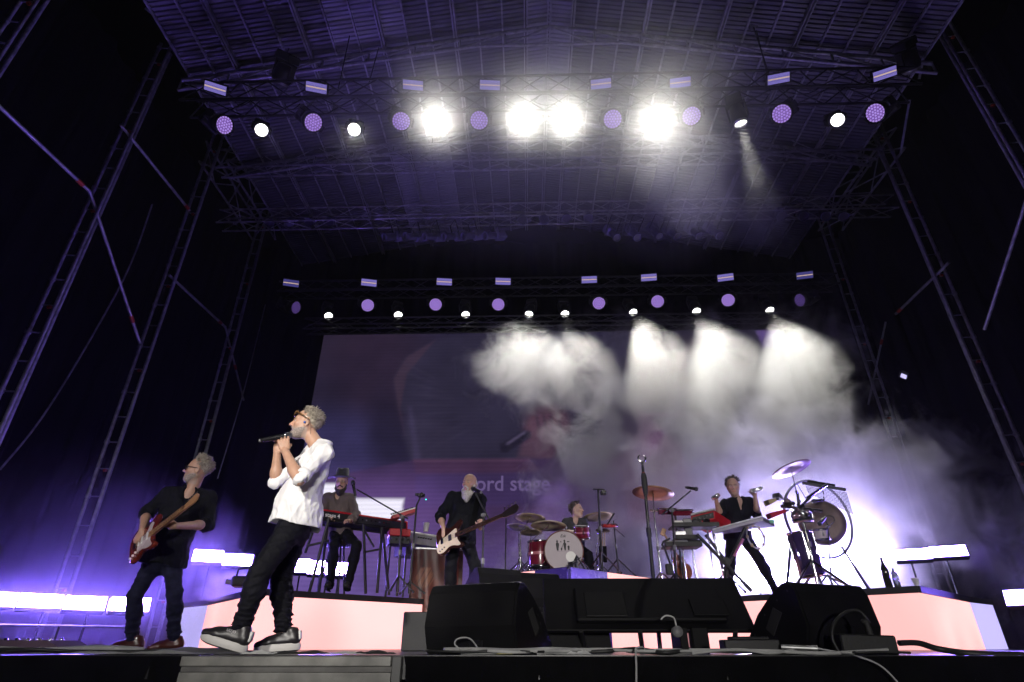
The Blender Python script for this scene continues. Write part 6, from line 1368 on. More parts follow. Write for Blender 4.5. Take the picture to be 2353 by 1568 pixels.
def cymbal(lab, c, r, tilt_ax, tilt, pole_foot=None, m=None, pm_=None, grp='cymbals of the drum kit', arm_from=None, foot_r=.26):
    c = Vector(c); ax = Quaternion((1, 0, 0), R(-7)) @ (Quaternion(Vector(tilt_ax), R(tilt)) @ Vector((0, 0, 1))); t = thing('cymbal', lab, 'cymbal', c, group=grp)
    mb = MB(); mb.lathe([(.008, .03), (r * .12, .028), (r * .2, .012), (r * .6, .002), (r, -.014), (r * .6, .0), (r * .2, .009), (r * .11, .024), (.008, .026)], c, ax, 36); mb.build('plate', m or M['brass'], t, True)
    mb = MB(); mb.tube(c - ax * .02, c + ax * .07, .006, n=6); mb.lathe([(.001, .05), (.015, .05), (.015, .03), (.001, .03)], c, ax, 10); mb.build('wing_nut', M['chrome'], t, True)
    if pole_foot is not None:
        pf = Vector(pole_foot); s_ = thing('cymbal_stand', 'chrome tripod stand of the ' + lab.split(',')[0], 'cymbal stand', pf, group='cymbal stands'); knee = Vector((pf.x, pf.y, max(pf.z + .5, c.z - .25))) if arm_from is None else Vector(arm_from)
        stand_pole(s_, pf, knee, .011, M['chrome']); mb = MB(); mb.tube(knee, c - ax * .01, .007, n=6); mb.build('tilter_arm', M['chrome'], s_, True); mb = MB(); mb.ball(knee, .02, 8); mb.build('tilter', M['chrome'], s_, True); tripod(s_, pf, foot_r, .24, M['chrome'], rng.uniform(0, 2))
    return t
M['cymbal_pale'] = mat('pale_cymbal', (.62, .55, .40), .4, .15, var=.25, scale=5)
F2 = lambda x, Y: Vector((P(*Z4(x, 1000), Y=Y).x, Y, H2))
cymbal('dark bronze crash cymbal, upper left of the drum kit', p4(1180, 615, 9.5), .25, (0, 1, 0), 4, F2(1075, 9.6))
cymbal('large pale ride cymbal, lowest and brightest over the floor tom', p4(1375, 698, 9.2), .28, (0, 1, 0), 2, F2(1175, 9.5), M['cymbal_pale'])
cymbal('small pale cymbal, leftmost of the drum kit', p4(1050, 715, 9.7), .20, (0, 1, 0), 6, F2(1060, 9.9), M['cymbal_pale'])
cymbal('flat dark hi-hat, below the left cymbals', p4(1190, 770, 9.5), .18, (0, 1, 0), -1, F2(1180, 9.7))
cymbal('bronze crash cymbal, right of the drummer', p4(1905, 600, 9.8), .255, (0, 1, 0), -4, F2(1920, 10.0))
cymbal('small low splash cymbal, right of the rack tom', p4(1955, 748, 9.9), .12, (0, 1, 0), 5, F2(1890, 10.1))
t = thing('tambourine', 'red tambourine clamped on a stand right of the drummer', 'tambourine', p4(2020, 705, 9.5)); c = Vector(t.location); mb = MB(); mb.lathe([(.12, -.02), (.125, -.02), (.125, .02), (.12, .02), (.12, -.02)], c, (0, -.25, 1), 28); mb.build('frame', mat('red_plastic', (.45, .02, .02), .35), t, True)
for k in range(10): a = 2 * math.pi * k / 10; mb = MB(); mb.lathe([(.001, 0), (.022, .001), (.022, .006), (.001, .007)], c + Vector((.123 * math.cos(a), .123 * math.sin(a), 0)), (math.sin(a), -math.cos(a), .2), 8); mb.build('jingle', M['chrome'], t, True)
s_ = thing('tambourine_stand', 'thin black boom stand holding the red tambourine', 'stand', F2(2110, 9.5)); stand_pole(s_, s_.location, p4(2070, 650, 9.5), .011); tripod(s_, s_.location, .28, .25, M['chrome']); mb = MB(); mb.tube(p4(2000, 700, 9.5), p4(2080, 570, 9.45), .013); mb.build('clip_microphone', M['black'], s_, True); mb = MB(); mb.tube(p4(2090, 740, 9.5), p4(2190, 825, 9.4), .009); mb.build('side_arm', M['chrome'], s_, True)
t = thing('camera_pole', 'black upright pole with a small camera, standing right of the drummer', 'stand', F2(1940, 9.1)); stand_pole(t, t.location, p4(1905, 325, 9.1), .016); tripod(t, t.location, .3, .3, M['chrome']); mb = MB(); mb.tube(p4(1850, 315, 9.1), p4(1975, 318, 9.1), .010); mb.build('cross_arm', M['black'], t, True)
q = p4(1962, 355, 9.1); mb = MB(); mb.box(q, (.09, .08, .06), None, .01); mb.build('camera', M['black'], t, True); mb = MB(); mb.tube(q + Vector((0, -.03, 0)), q + Vector((.0, -.09, 0)), .028, n=14); mb.build('camera_lens', M['black_gloss'], t, True)
mic_stand('low boom microphone stand in front of the bass drum', Vector((P(*Z4(1660, 1000), Y=8.75).x + .02, 8.75, H2)), p4(1672, 1090, 8.75), (p4(1720, 1045, 8.75), p4(1600, 1115, 8.75)), (p4(1640, 1095, 8.75), p4(1585, 1118, 8.75)), None, .01, None, .12, 'small black microphone at the lower edge of the bass drum')
t = thing('drum_throne', 'black round drum stool under the drummer', 'stool', (P(1319, 1262, Y=9.95).x, 9.97, H2)); c = Vector(t.location); zz = P(1319, 1262, Y=9.95).z - .15; mb = MB(); mb.lathe([(.001, 0), (.17, 0), (.18, .03), (.17, .08), (.001, .085)], (c.x, c.y, max(H2 + .2, zz) - .05), (0, 0, 1), 20); mb.build('seat', M['black'], t, True); tripod(t, c, .22, .2, M['chrome'])
t = thing('stick_bag', 'dark bag of drumsticks hanging beside the drummer', 'bag', p4(1960, 1010, 9.6)); c = Vector(t.location); mb = MB(); mb.prism([c + Vector(v) for v in ((-.06, 0, .12), (.06, 0, .12), (.05, 0, -.12), (-.05, 0, -.12))], (0, -.03, 0), (0, .03, 0)); mb.build('pouch', M['black_cloth'], t, True)
for k in range(3): mb = MB(); mb.tube(c + Vector((-.03 + .03 * k, 0, .05)), c + Vector((-.02 + .035 * k, 0, .3 + .02 * k)), .007); mb.build('drumstick', mat('pale_hickory', (.5, .35, .2), .5), t, True)

# ---------------- percussion on the right riser
Z5 = lambda x, y: (1433.6 + .2344 * x, 1010.9 + .2344 * y)
def p5(x, y, Y): return P(*Z5(x, y), Y=Y)
F5 = lambda x, Y: Vector((P(*Z5(x, 1380), Y=Y).x, Y, H1))
cymbal('copper-glowing crash cymbal, behind the empty straight stand', p5(285, 515, 7.9), .28, (0, 1, 0), 8, F5(372, 7.95), mat('copper_cymbal', (.36, .19, .11), .4, .3, var=.25, scale=5), None, 'cymbals of the percussion')
cymbal('tilted violet-lit cymbal, highest of the percussion at the right', p5(1635, 280, 7.9), .275, (.3, 1, 0), -14, F5(1890, 7.8), mat('dull_bronze', (.26, .19, .17), .5, .3, var=.3), None, 'cymbals of the percussion', p5(1690, 510, 7.85), .4)
mic_stand('black boom stand with a microphone over the left percussion pads', F5(512, 7.7), p5(470, 690, 7.7), (p5(372, 735, 7.65), p5(655, 500, 7.75)), (p5(600, 466, 7.75), p5(728, 486, 7.72)), None, .013, None, .22, 'black microphone with a green band on the boom over the percussion')
t = thing('bongo_pair', 'chrome-rimmed flat drum pads clamped left of the percussionist', 'percussion', p5(490, 690, 7.95))
for (x, y, r) in ((420, 680, .13), (570, 690, .14)):
    c = p5(x, y, 7.95); mb = MB(); mb.lathe([(r * .9, -.07), (r, 0)], c, (0, -.2, 1), 24); mb.build('shell', M['drum_red'], t, True); mb = MB(); mb.lathe([(r, -.012), (r * 1.07, -.01), (r * 1.07, .012), (r * .98, .014)], c, (0, -.2, 1), 24); mb.build('hoop', M['chrome'], t, True); mb = MB(); mb.disc(c + Vector((0, 0, .004)), (0, -.2, 1), r, 24); mb.build('head', M['head_amber'], t, True)
mb = MB(); mb.tube(p5(255, 690, 7.95), p5(760, 725, 7.95), .012); mb.build('clamp_bar', M['chrome'], t, True); q = p5(500, 720, 7.95); mb = MB(); mb.tube(q, onz(q, H1), .014); mb.build('post', M['black'], t, True)
t = thing('red_drum_synthesiser', 'red slanted synthesiser box in front of the percussionist', 'synthesiser', p5(850, 760, 7.9))
A_, B_, C_, D_ = p5(655, 745, 7.85), p5(885, 690, 7.85), p5(1045, 795, 8.1), p5(800, 830, 8.1)
mb = MB(); dn = Vector((0, .02, -.11)); mb.prism([A_, B_, C_, D_], (0, 0, 0), dn); mb.build('case', M['red_gloss'], t, True)
mb = MB(); e = .06; mb.add([A_.lerp(B_, .05) + dn * .2 + Vector((0, -.004, 0)), A_.lerp(B_, .95) + dn * .2 + Vector((0, -.004, 0)), A_.lerp(B_, .95) + dn * .85 + Vector((0, -.004, 0)), A_.lerp(B_, .05) + dn * .85 + Vector((0, -.004, 0))], [(0, 1, 2, 3)]); mb.build('back_plate', M['black'], t, True)
mb = MB(); mb.tube(A_ + Vector((0, -.01, .01)), B_ + Vector((0, -.01, .01)), .016); mb.build('top_edge', M['alu'], t, True)
for k in range(5): mb = MB(); mb.tube(A_.lerp(B_, .2 + .15 * k) + dn * .5, A_.lerp(B_, .2 + .15 * k) + dn * .5 + Vector((0, -.02, 0)), .012); mb.build('socket', M['chrome'], t, True)
q = A_.lerp(C_, .5) + dn; mb = MB(); mb.tube(q, onz(q + Vector((.08, 0, 0)), H1), .02); mb.build('post', M['chrome'], t, True); tripod(t, onz(q + Vector((.08, 0, 0)), H1), .25, .25, M['black'])
t = thing('flat_keyboard', 'thin silver keyboard held level on a crossing stand before the percussionist', 'keyboard', p5(1160, 840, 7.9))
A_, B_ = p5(870, 895, 7.75), p5(1360, 765, 7.6); C_, D_ = p5(1475, 830, 7.95), p5(960, 905, 8.1); mb = MB(); mb.prism([A_, B_, C_, D_], (0, 0, .02), (0, 0, -.03)); mb.build('case', mat('dark_silver_violet_case', (.10, .09, .13), .4, .4), t, True)
mb = MB(); mb.tube(A_ + Vector((0, -.01, .02)), B_ + Vector((0, -.01, .02)), .008); mb.build('edge_bar', M['steel'], t, True); mb = MB(); mb.box(p5(1448, 803, 7.8), (.06, .04, .04), None, .008); mb.build('end_cap', mat('green_lit_cap', (.2, .6, .35), .4), t, True)
t = thing('x_stand', 'black crossing keyboard stand in front of the percussionist legs', 'keyboard stand', F5(1030, 7.9))
leg_set(t, [(p5(715, 925, 7.8), onz(p5(1240, 1420, 7.8), H1)), (p5(800, 930, 8.0), p5(1010, 1200, 8.0)), (p5(1190, 860, 7.75), p5(1030, 1210, 7.85)), (p5(1030, 1190, 7.85), onz(p5(960, 1400, 7.9), H1))], .024); mb = MB(); mb.tube(p5(1170, 970, 7.72), p5(1080, 1140, 7.78), .018); mb.build('stripe', mat('pink_strip', (.4, .12, .25), .5), t, True)
mb = MB(); mb.lathe([(.05, -.03), (.05, .03)], p5(1005, 1195, 7.82), (0, 1, 0), 14, cap0=True, cap1=True); mb.build('hinge', M['black'], t, True)
def tray(lab, a, b, Y, things_, m=None):
    A_, B_ = p5(*a, Y), p5(*b, Y); t = thing('percussion_tray', lab, 'tray', A_, group='trays of small percussion'); c = A_.lerp(B_, .5); mb = MB(); mb.box(c, ((B_ - A_).length, .3, .03), None, .005); mb.build('board', m or M['black'], t, True); mb = MB(); mb.box(c + Vector((0, -.155, .015)), ((B_ - A_).length, .012, .05)); mb.build('lip', M['black'], t, True)
    for f in (.2, .8): q = A_.lerp(B_, f); mb = MB(); mb.tube(q, onz(q, H1), .012); mb.build('post', M['chrome'], t, True)
    for (f, w_, h_, mm) in things_: q = A_.lerp(B_, f); mb = MB(); mb.box(q + Vector((0, -.05, .015 + h_ / 2)), (w_, .12, h_), Matrix.Rotation(rng.uniform(-.4, .4), 3, 'Z'), .012); mb.build('effect_box', mm, t, True)
    return t
tray('lower tray with flat boxes left of the percussionist', (390, 1070), (735, 1030), 7.9, [(.35, .3, .06, M['grey_plastic']), (.75, .25, .05, M['black'])])
tray('upper tray with chrome effect boxes left of the percussionist', (460, 870), (900, 850), 7.95, [(.15, .12, .07, M['white_plastic']), (.35, .12, .09, M['grey_plastic']), (.55, .13, .07, M['black_gloss']), (.75, .1, .08, M['chrome'])])
tray('middle tray with a laptop-sized box left of the percussionist', (490, 985), (700, 975), 8.0, [(.3, .15, .09, M['chrome']), (.7, .1, .12, M['grey_plastic'])])
t = thing('bent_stand', 'black bent stand holding the lower percussion tray', 'stand', F5(525, 7.75)); mb = MB(); mb.path([p5(450, 965, 7.75), p5(385, 1000, 7.75), p5(375, 1030, 7.75), p5(400, 1060, 7.75), onz(p5(530, 1380, 7.75), H1)], .014, 8); mb.build('tube', M['black'], t, True); mb = MB(); mb.box(p5(445, 1270, 7.75), (.09, .05, .13), None, .01); mb.build('power_box', M['black'], t, True)
t = thing('ukulele', 'small wooden string instrument standing in the percussion rack', 'string instrument', p5(560, 1250, 8.1)); mb = MB(); a = p5(385, 905, 8.1); b = p5(560, 1200, 8.1); mb.tube(b, a, .018, .014); mb.build('neck', M['maple'], t, True); mb = MB(); mb.box(a, (.06, .02, .1), Matrix.Rotation(.5, 3, 'Y'), .006); mb.build('headstock', M['maple'], t, True)
mb = MB(); bcx = p5(590, 1290, 8.1); mb.lathe([(.001, -.03), (.1, -.03), (.11, 0), (.1, .03), (.001, .03)], bcx, (0, 1, 0), 20); mb.lathe([(.001, -.03), (.08, -.03), (.09, 0), (.08, .03), (.001, .03)], bcx + Vector((-.05, 0, .12)), (0, 1, 0), 20); mb.build('sound_box', mat('red_brown_wood', (.3, .09, .03), .3, var=.3, coat=.4), t, True)
t = thing('hanging_tambourine', 'tambourine ring with bronze jingles hanging below the silver keyboard', 'tambourine', p5(1290, 950, 7.7)); c = Vector(t.location); mb = MB(); ring = [c + Vector((.105 * math.cos(R(a)), .03 * math.sin(R(a)), .15 * math.sin(R(a)))) for a in range(0, 360, 15)]; mb.path(ring, .009, 6, True); mb.build('frame', M['steel'], t, True)
for k in range(8): p = ring[k * 3]; mb = MB(); mb.lathe([(.001, -.006), (.024, -.004), (.024, .004), (.001, .006)], p, (1, .3, .2), 10); mb.build('jingle', M['brass'], t, True)
# standing floor drum and side snare
drum('floor_drum', 'tall dark violet floor drum with chrome rim on the right riser', p5(1715, 915, 7.75), (.09, 0, -1), .155, .52, mat('violet_drum_lacquer', (.045, .03, .10), .15, var=.3, coat=.8), None, M['head_amber'], 8, None)
drum('side_snare', 'shallow clear drum on the right of the tall floor drum', p5(1915, 880, 8.0), (.05, .1, -1), .10, .13, M['head_white'], None, None, 6)
t = thing('percussion_stand', 'heavy chrome tripod carrying the clamped blocks and bells above the floor drum', 'stand', F5(1895, 7.6)); stand_pole(t, onz(p5(1895, 1400, 7.6), H1), p5(1720, 640, 7.6), .018, M['chrome']); hub = p5(1830, 1180, 7.6)
for (x, y, Y) in ((1675, 1400, 7.3), (2205, 1410, 7.4), (1960, 1420, 8.1)): e = onz(p5(x, y, Y), H1 + .01); mb = MB(); mb.tube(hub, e, .017); leg = mb.build('leg', M['chrome'], t, True); mb = MB(); mb.ball(e, .028, 8); child_world(mb.build('rubber_foot', M['rubber'], leg), t)
for (a, b, r) in (((1540, 650), (1940, 700), .022), ((1640, 740), (1830, 560), .016), ((1660, 800), (1820, 770), .03), ((1700, 520), (1720, 680), .018), ((1790, 575), (1990, 440), .020)): mb = MB(); mb.tube(p5(*a, 7.58), p5(*b, 7.58), r); mb.build('clamp_arm', M['chrome'] if r > .019 else M['black'], t, True)
for k in range(16): q = p5(1650 + rng.uniform(0, 200), 600 + rng.uniform(0, 170), 7.56 + rng.uniform(-.05, .1)); mb = MB(); mb.lathe([(.001, -.02), (.02, -.018), (.02, .018), (.001, .02)], q, (rng.uniform(-1, 1), rng.uniform(-1, 1), rng.uniform(-1, 1)), 8); mb.build('clamp_screw', M['chrome'] if k % 3 else M['black_gloss'], t, True)
def bell(lab, q, ax, L_, w0, w1, m, name='cowbell'):
    t = thing(name, lab, 'percussion', q); ax = Vector(ax).normalized(); r = ax.to_track_quat('Z', 'Y').to_matrix(); mb = MB(); vs = [q + r @ Vector((sx * w, sy * w * .6, z)) for z, w in ((0, w0), (L_, w1)) for sx, sy in ((-1, -1), (1, -1), (1, 1), (-1, 1))]; mb.add(vs, [(0, 1, 5, 4), (1, 2, 6, 5), (2, 3, 7, 6), (3, 0, 4, 7), (0, 3, 2, 1)]); mb.build('shell', m, t, True); mb = MB(); mb.tube(q, q - ax * .06, .012); mb.build('clamp', M['chrome'], t, True)
bell('bronze cowbell, leftmost of the clamped bells', p5(1480, 590, 7.6), (-1, -.2, -.35), .14, .03, .055, M['brass']); bell('pale middle cowbell among the clamped bells', p5(1545, 585, 7.65), (-.7, -.5, .3), .12, .03, .05, M['alu']); bell('dark cowbell, rightmost of the clamped bells', p5(1600, 595, 7.6), (-.3, -.6, -.5), .12, .03, .055, mat('dark_bronze_bell', (.15, .11, .07), .4, .9))
bell('red plastic block below the cowbells', p5(1575, 700, 7.58), (-1, -.1, -.3), .24, .03, .055, mat('red_block', (.35, .015, .03), .35), 'jam_block')
drum('small_timbale', 'small chrome drum under the clamped bells', p5(1735, 705, 7.7), (0, .1, -1), .125, .12, M['chrome'], None, None, 6)
# gong in its round hoop
gc = p5(1905, 770, 8.35); t = thing('gong_stand', 'big round steel hoop on slanting legs holding the gong', 'stand', onz(gc, H1)); Rg = .53
mb = MB(); mb.path([gc + Vector((Rg * math.cos(R(a)) * .96, .12 * math.cos(R(a)), Rg * math.sin(R(a)))) for a in range(0, 360, 8)], .019, 8, True); mb.build('hoop', mat('grey_steel_hoop', (.2, .2, .23), .35, .8), t, True)
for (a, b) in (((2130, 1045), (2400, 1380)), ((1640, 1000), (1560, 1380))): mb = MB(); mb.tube(p5(*a, 8.4), onz(p5(*b, 8.3), H1), .02); mb.build('leg', M['truss_black'], t, True)
t = thing('gong', 'bronze gong with a deep violet-lit rim behind the percussion clamps', 'gong', gc); ga_ = Vector((-.28, -1, .1)).normalized(); rg = .31
mb = MB(); mb.lathe([(.001, .0), (rg * .72, .012), (rg * .97, .0), (rg, -.02), (rg * .99, -.13), (rg * .94, -.15)], gc + Vector((.07, .05, -.03)), ga_, 40); mb.build('plate', mat('brown_gong_bronze', (.10, .07, .07), .5, .5, var=.5, scale=3), t, True)
for s_ in (-1, 1): mb = MB(); mb.tube(gc + Vector((.05 + s_ * .12, .05, .25)), gc + Vector((s_ * .18, 0, .49)), .005); mb.build('cord', M['rubber'], t, True)
# bar chimes
t = thing('bar_chimes', 'row of thin silver bar chimes hanging from a dark bar at the upper right', 'chimes', p5(1960, 450, 7.7)); A_, B_ = p5(1750, 425, 7.75), p5(2172, 490, 7.7); mb = MB(); d = B_ - A_; mb.box(A_.lerp(B_, .5), (d.length, .045, .035), d.to_track_quat('X', 'Z').to_matrix(), .004); mb.build('bar', M['black'], t, True)
mb = MB(); mb.box(A_.lerp(B_, .45) + Vector((0, 0, .035)), (.34, .05, .03), d.to_track_quat('X', 'Z').to_matrix(), .004); mb.build('holder', M['black_gloss'], t, True); cm = {}
for k in range(32):
    f = .07 + .92 * k / 31; q = A_.lerp(B_, f) - Vector((0, 0, .03)); L_ = .10 + .19 * k / 31; mb = MB(); mb.tube(q, q - Vector((-.012, 0, L_)), .0042, n=6); mb.build('chime', M['chrome'], t, True)
mic_stand('small stand with a bent microphone in front of the gong', F5(2010, 7.9), p5(2000, 850, 7.9), (p5(2010, 850, 7.9), p5(1960, 770, 7.85)), (p5(1975, 760, 7.85), p5(1910, 832, 7.8)), None, .008, None, .2, 'black microphone pointing at the floor drum')
t = thing('microphone', 'black microphone with a green band clipped under the bar chimes', 'microphone', p5(1850, 603, 7.65)); microphone(t, p5(1960, 590, 7.68), p5(1842, 604, 7.6), .017)
cable('microphone_cable', [p5(2000, 850, 7.88), p5(2060, 800, 7.88), p5(2050, 755, 7.88), p5(1990, 745, 7.88), p5(1960, 765, 7.88)], .006, M['cable_black'], 'looped black cable on the microphone before the gong')
def bottle(lab, q, h, r, m, neck=.35, capm=None):
    t = thing('bottle', lab, 'bottle', q); mb = MB(); mb.lathe([(.001, 0), (r, .0), (r, h * (1 - neck) - .03), (r * .9, h * (1 - neck)), (r * .36, h * (1 - neck * .55)), (r * .33, h * .97)], q, (0, 0, 1), 18); mb.build('glass', m, t, True); mb = MB(); mb.lathe([(r * .36, h * .93), (r * .38, h), (.001, h)], q, (0, 0, 1), 14); mb.build('cap', capm or M['black'], t, True)
    return t
bq = P(2050, 1372, Y=7.35); bq.z = H1
bottle('dark wine bottle standing on the right end of the riser', bq, .33, .04, mat('dark_bottle_glass', (.02, .02, .02), .08, coat=.5)); bq2 = P(2070, 1372, Y=7.4); bq2.z = H1; bottle('clear plastic water bottle beside the dark wine bottle', bq2, .23, .035, mat('clear_plastic', (.8, .85, .9), .08, trans=.9), .3, M['white_plastic'])
cq = P(2109, 1352, Y=7.25); cq.z = H1; cup('white cup at the right corner of the percussion riser', cq, .09, .04)

# ---------------- things along the stage edge
t = thing('stage_box', 'black cable box with a looped cable at the front right edge of the stage', 'cable box', (P(2000, 1500, Y=3.95).x, 3.95, 0)); a = P(1937, 1500, Y=3.92); b = P(2066, 1500, Y=3.92); ht = P(1937, 1460, Y=3.92).z
mb = MB(); mb.box(((a.x + b.x) / 2, 3.98, ht / 2 + .004), (b.x - a.x, .14, ht), Matrix.Rotation(R(2), 3, 'Y'), .008); mb.build('case', M['black'], t, True)
q = P(2000, 1460, Y=3.96); mb = MB(); mb.tube(q, q + Vector((-.006, 0, .07)), .019, .017, n=12); mb.build('connector', M['rubber'], t, True); mb = MB(); mb.box(q + Vector((-.012, 0, .075)), (.045, .035, .03), None, .01); mb.build('connector_hood', M['rubber'], t, True)
cable('loop_cable', [P(1926, 1496, Y=3.9), P(1912, 1465, Y=3.9), P(1918, 1430, Y=3.92), P(1945, 1406, Y=3.95), P(1975, 1405, Y=3.96), P(1998, 1432, Y=3.96)], .0095, M['cable_black'], 'thick black cable arching over the front right cable box')
cable('thick_cable', [P(2066, 1478, Y=3.95), P(2110, 1478, Y=3.98), P(2160, 1492, Y=4.0), P(2250, 1503, Y=3.9), P(2420, 1506, Y=3.9)], .018, M['cable_black'], 'thick black cable lying right of the front right cable box')
t = thing('power_block', 'flat black power block with a round plug on the stage edge, beside the flat screen', 'power block', (P(1735, 1500, Y=4.02).x, 4.02, 0)); a = P(1667, 1500, Y=4.0); b = P(1795, 1500, Y=4.0)
mb = MB(); mb.box(((a.x + b.x) / 2 - .0, 4.05, .045), (b.x - a.x, .12, .075), None, .006); mb.build('case', M['black'], t, True); mb = MB(); mb.box(((a.x + b.x) / 2, 4.05, .09), ((b.x - a.x) * .7, .09, .02), None, .006); mb.build('lid', M['black_gloss'], t, True)
t = thing('cable_plug', 'round grey plug hanging in front of the flat screen', 'plug', P(1556, 1452, Y=4.4)); mb = MB(); mb.lathe([(.001, -.02), (.036, -.018), (.036, .018), (.001, .02)], t.location, (0, -1, .1), 18); mb.build('disc', M['grey_plastic'], t, True)
cable('plug_cable', [P(1554, 1440, Y=4.42), P(1548, 1420, Y=4.42), P(1530, 1415, Y=4.42), P(1518, 1424, Y=4.42)], .006, M['cable_grey'], 'thin grey cable curling up from the round plug')
t = thing('inline_connector', 'silver inline cable connector lying on the stage edge before the right monitor', 'connector', P(1815, 1488, Y=3.95)); a = P(1795, 1487, Y=3.95); b = P(1866, 1490, Y=3.9); mb = MB(); mb.tube(a, b, .014, n=12); mb.build('barrel', M['alu'], t, True); mb = MB(); mb.tube(b, b + (b - a).normalized() * .03, .017, n=12); mb.build('ring', M['alu'], t, True)
EZ = EDGE - .05
cable('white_cable', [P(1878, 1490, Y=3.88), P(1930, 1500, Y=3.85), P(1975, 1510, Y=3.70), P(2030, 1535, Y=3.68), P(2090, 1600, Y=3.66)], .0055, mat('pale_cable', (.4, .4, .42), .5), 'pale thin cable dropping over the stage edge at the right')
cable('edge_cable', [P(1462, 1570, Y=3.68), P(1462, 1530, Y=3.68), P(1461, 1505, Y=3.70), P(1462, 1490, Y=3.76), P(1475, 1487, Y=3.85)], .006, M['cable_grey'], 'grey cable bent down over the stage edge in the middle')
def gz_cable(name, xs, ys, r, m, lab, Y0=3.95):
    pts = []
    for x, y in zip(xs, ys): p = P(x, 1495, Y=Y0 + y); p.z = r + rng.uniform(0, .022); pts.append(p)
    return cable(name, pts, r, m, lab)
gz_cable('floor_cable', [1020, 1100, 1180, 1260, 1330, 1420, 1540], [.0, .1, -.05, .08, -.06, .0, .05], .012, M['cable_grey'], 'thick grey cable snaking along the stage edge under the left monitor')
gz_cable('floor_cable', [1060, 1140, 1230, 1300, 1390, 1480, 1640], [-.08, -.12, -.1, -.02, -.13, -.1, -.12], .009, M['cable_grey'], 'second thinner grey cable along the stage edge under the left monitor')
gz_cable('floor_cable', [1480, 1600, 1760, 1900, 2040], [-.02, -.07, -.05, -.1, -.07], .011, M['cable_grey'], 'long grey cable lying along the stage edge under the flat screen')
gz_cable('floor_cable', [980, 1050, 1120, 1200, 1250], [-.1, -.15, -.13, -.16, -.1], .007, M['cable_black'], 'thin black cable at the very edge below the left monitor')
gz_cable('floor_cable', [-60, 30, 90, 150, 230, 330], [.1, .16, .05, .13, -.02, .05], .02, M['cable_grey'], 'thick pale hose lying on the stage edge at the far left')
gz_cable('floor_cable', [-60, 60, 160, 260, 370], [-.05, -.1, -.02, -.12, -.08], .01, M['cable_black'], 'thin black cable on the stage edge at the far left')
lp = [P(1085, 1490, Y=4.02), P(1060, 1492, Y=4.0), P(1045, 1480, Y=4.0), P(1052, 1468, Y=4.0), P(1075, 1466, Y=4.02), P(1090, 1478, Y=4.04), P(1096, 1494, Y=4.06), P(1070, 1497, Y=4.02), P(1048, 1488, Y=3.99)]
cable('coiled_cable', lp, .005, M['cable_grey'], 'small coil of thin grey cable in front of the left monitor')
def crumple(name, lab, cat, c, sx, sy, sz, m, seed, n=22):
    r = random.Random(seed); c = Vector(c); mb = MB(); vs = []; ph = [r.uniform(0, 6.3) for _ in range(6)]
    for j in range(n + 1):
        for i in range(n + 1):
            u, v = i / n * 2 - 1, j / n * 2 - 1; e = max(0, 1 - max(abs(u), abs(v)) ** 4); z = e * sz * (.5 + .3 * math.sin(u * 5 + ph[0] + v * 2) + .25 * math.sin(v * 7 + ph[1] - u * 3) + .12 * math.sin(u * 13 + v * 11 + ph[2]))
            vs.append(c + Vector((u * sx * (1 + .08 * math.sin(v * 6 + ph[3])), v * sy * (1 + .1 * math.sin(u * 7 + ph[4])), max(0.003, z + .004))))
    mb.add(vs, [(j * (n + 1) + i, j * (n + 1) + i + 1, (j + 1) * (n + 1) + i + 1, (j + 1) * (n + 1) + i) for j in range(n) for i in range(n)], True); return tag(mb.build(name, m), lab, cat)
M['grey_cloth'] = mat('grey_floor_cloth', (.13, .13, .14), .9, var=.3, bump=.4, bscale=200); M['pale_tape'] = mat('pale_tape', (.55, .55, .55), .5, var=.3)
crumple('floor_mat', 'rumpled dark grey mat on the stage edge under the guitarist', 'mat', (P(420, 1495, Y=4.2).x, 4.2, 0), .62, .25, .035, M['grey_cloth'], 1)
crumple('floor_cloth', 'pale rumpled cloth strip on the stage edge left of the singer', 'cloth', (P(330, 1500, Y=3.9).x, 3.86, .002), .42, .09, .022, mat('pale_floor_cloth', (.36, .36, .37), .9, var=.35, bump=.3), 2)
crumple('tape_scrap', 'torn white tape under the feet of the singer', 'tape', (P(600, 1503, Y=3.85).x, 3.82, .002), .10, .05, .022, M['pale_tape'], 3, 14)
crumple('tape_scrap', 'torn pale tape scrap right of the singer', 'tape', (P(800, 1503, Y=3.85).x, 3.83, .002), .14, .05, .015, M['pale_tape'], 4, 14)
crumple('tape_scrap', 'small yellowish paper scrap before the left monitor', 'paper', (P(1160, 1505, Y=3.8).x, 3.80, .002), .05, .03, .02, mat('yellow_scrap', (.45, .42, .2), .7), 5, 10)
t = thing('pedal_board', 'low dark pedal board with a violet sloping front at the far left', 'pedal board', (P(70, 1490, Y=4.7).x, 4.7, 0)); a = P(-40, 1488, Y=4.7); b = P(125, 1488, Y=4.7); c_ = P(180, 1490, Y=4.7)
mb = MB(); mb.prism([(a.x, 0, 0), (c_.x, 0, 0), (b.x, 0, .085), (a.x, 0, .085)], (0, 4.6, 0), (0, 4.95, 0)); mb.build('ramp', mat('violet_grey_board', (.10, .06, .10), .5, var=.3), t, True)
for k in range(7): mb = MB(); mb.lathe([(.014, 0), (.014, .014), (.001, .016)], (a.x + .07 + .085 * k, 4.7, .085), (0, 0, 1), 10); mb.build('foot_switch', M['chrome'], t, True)
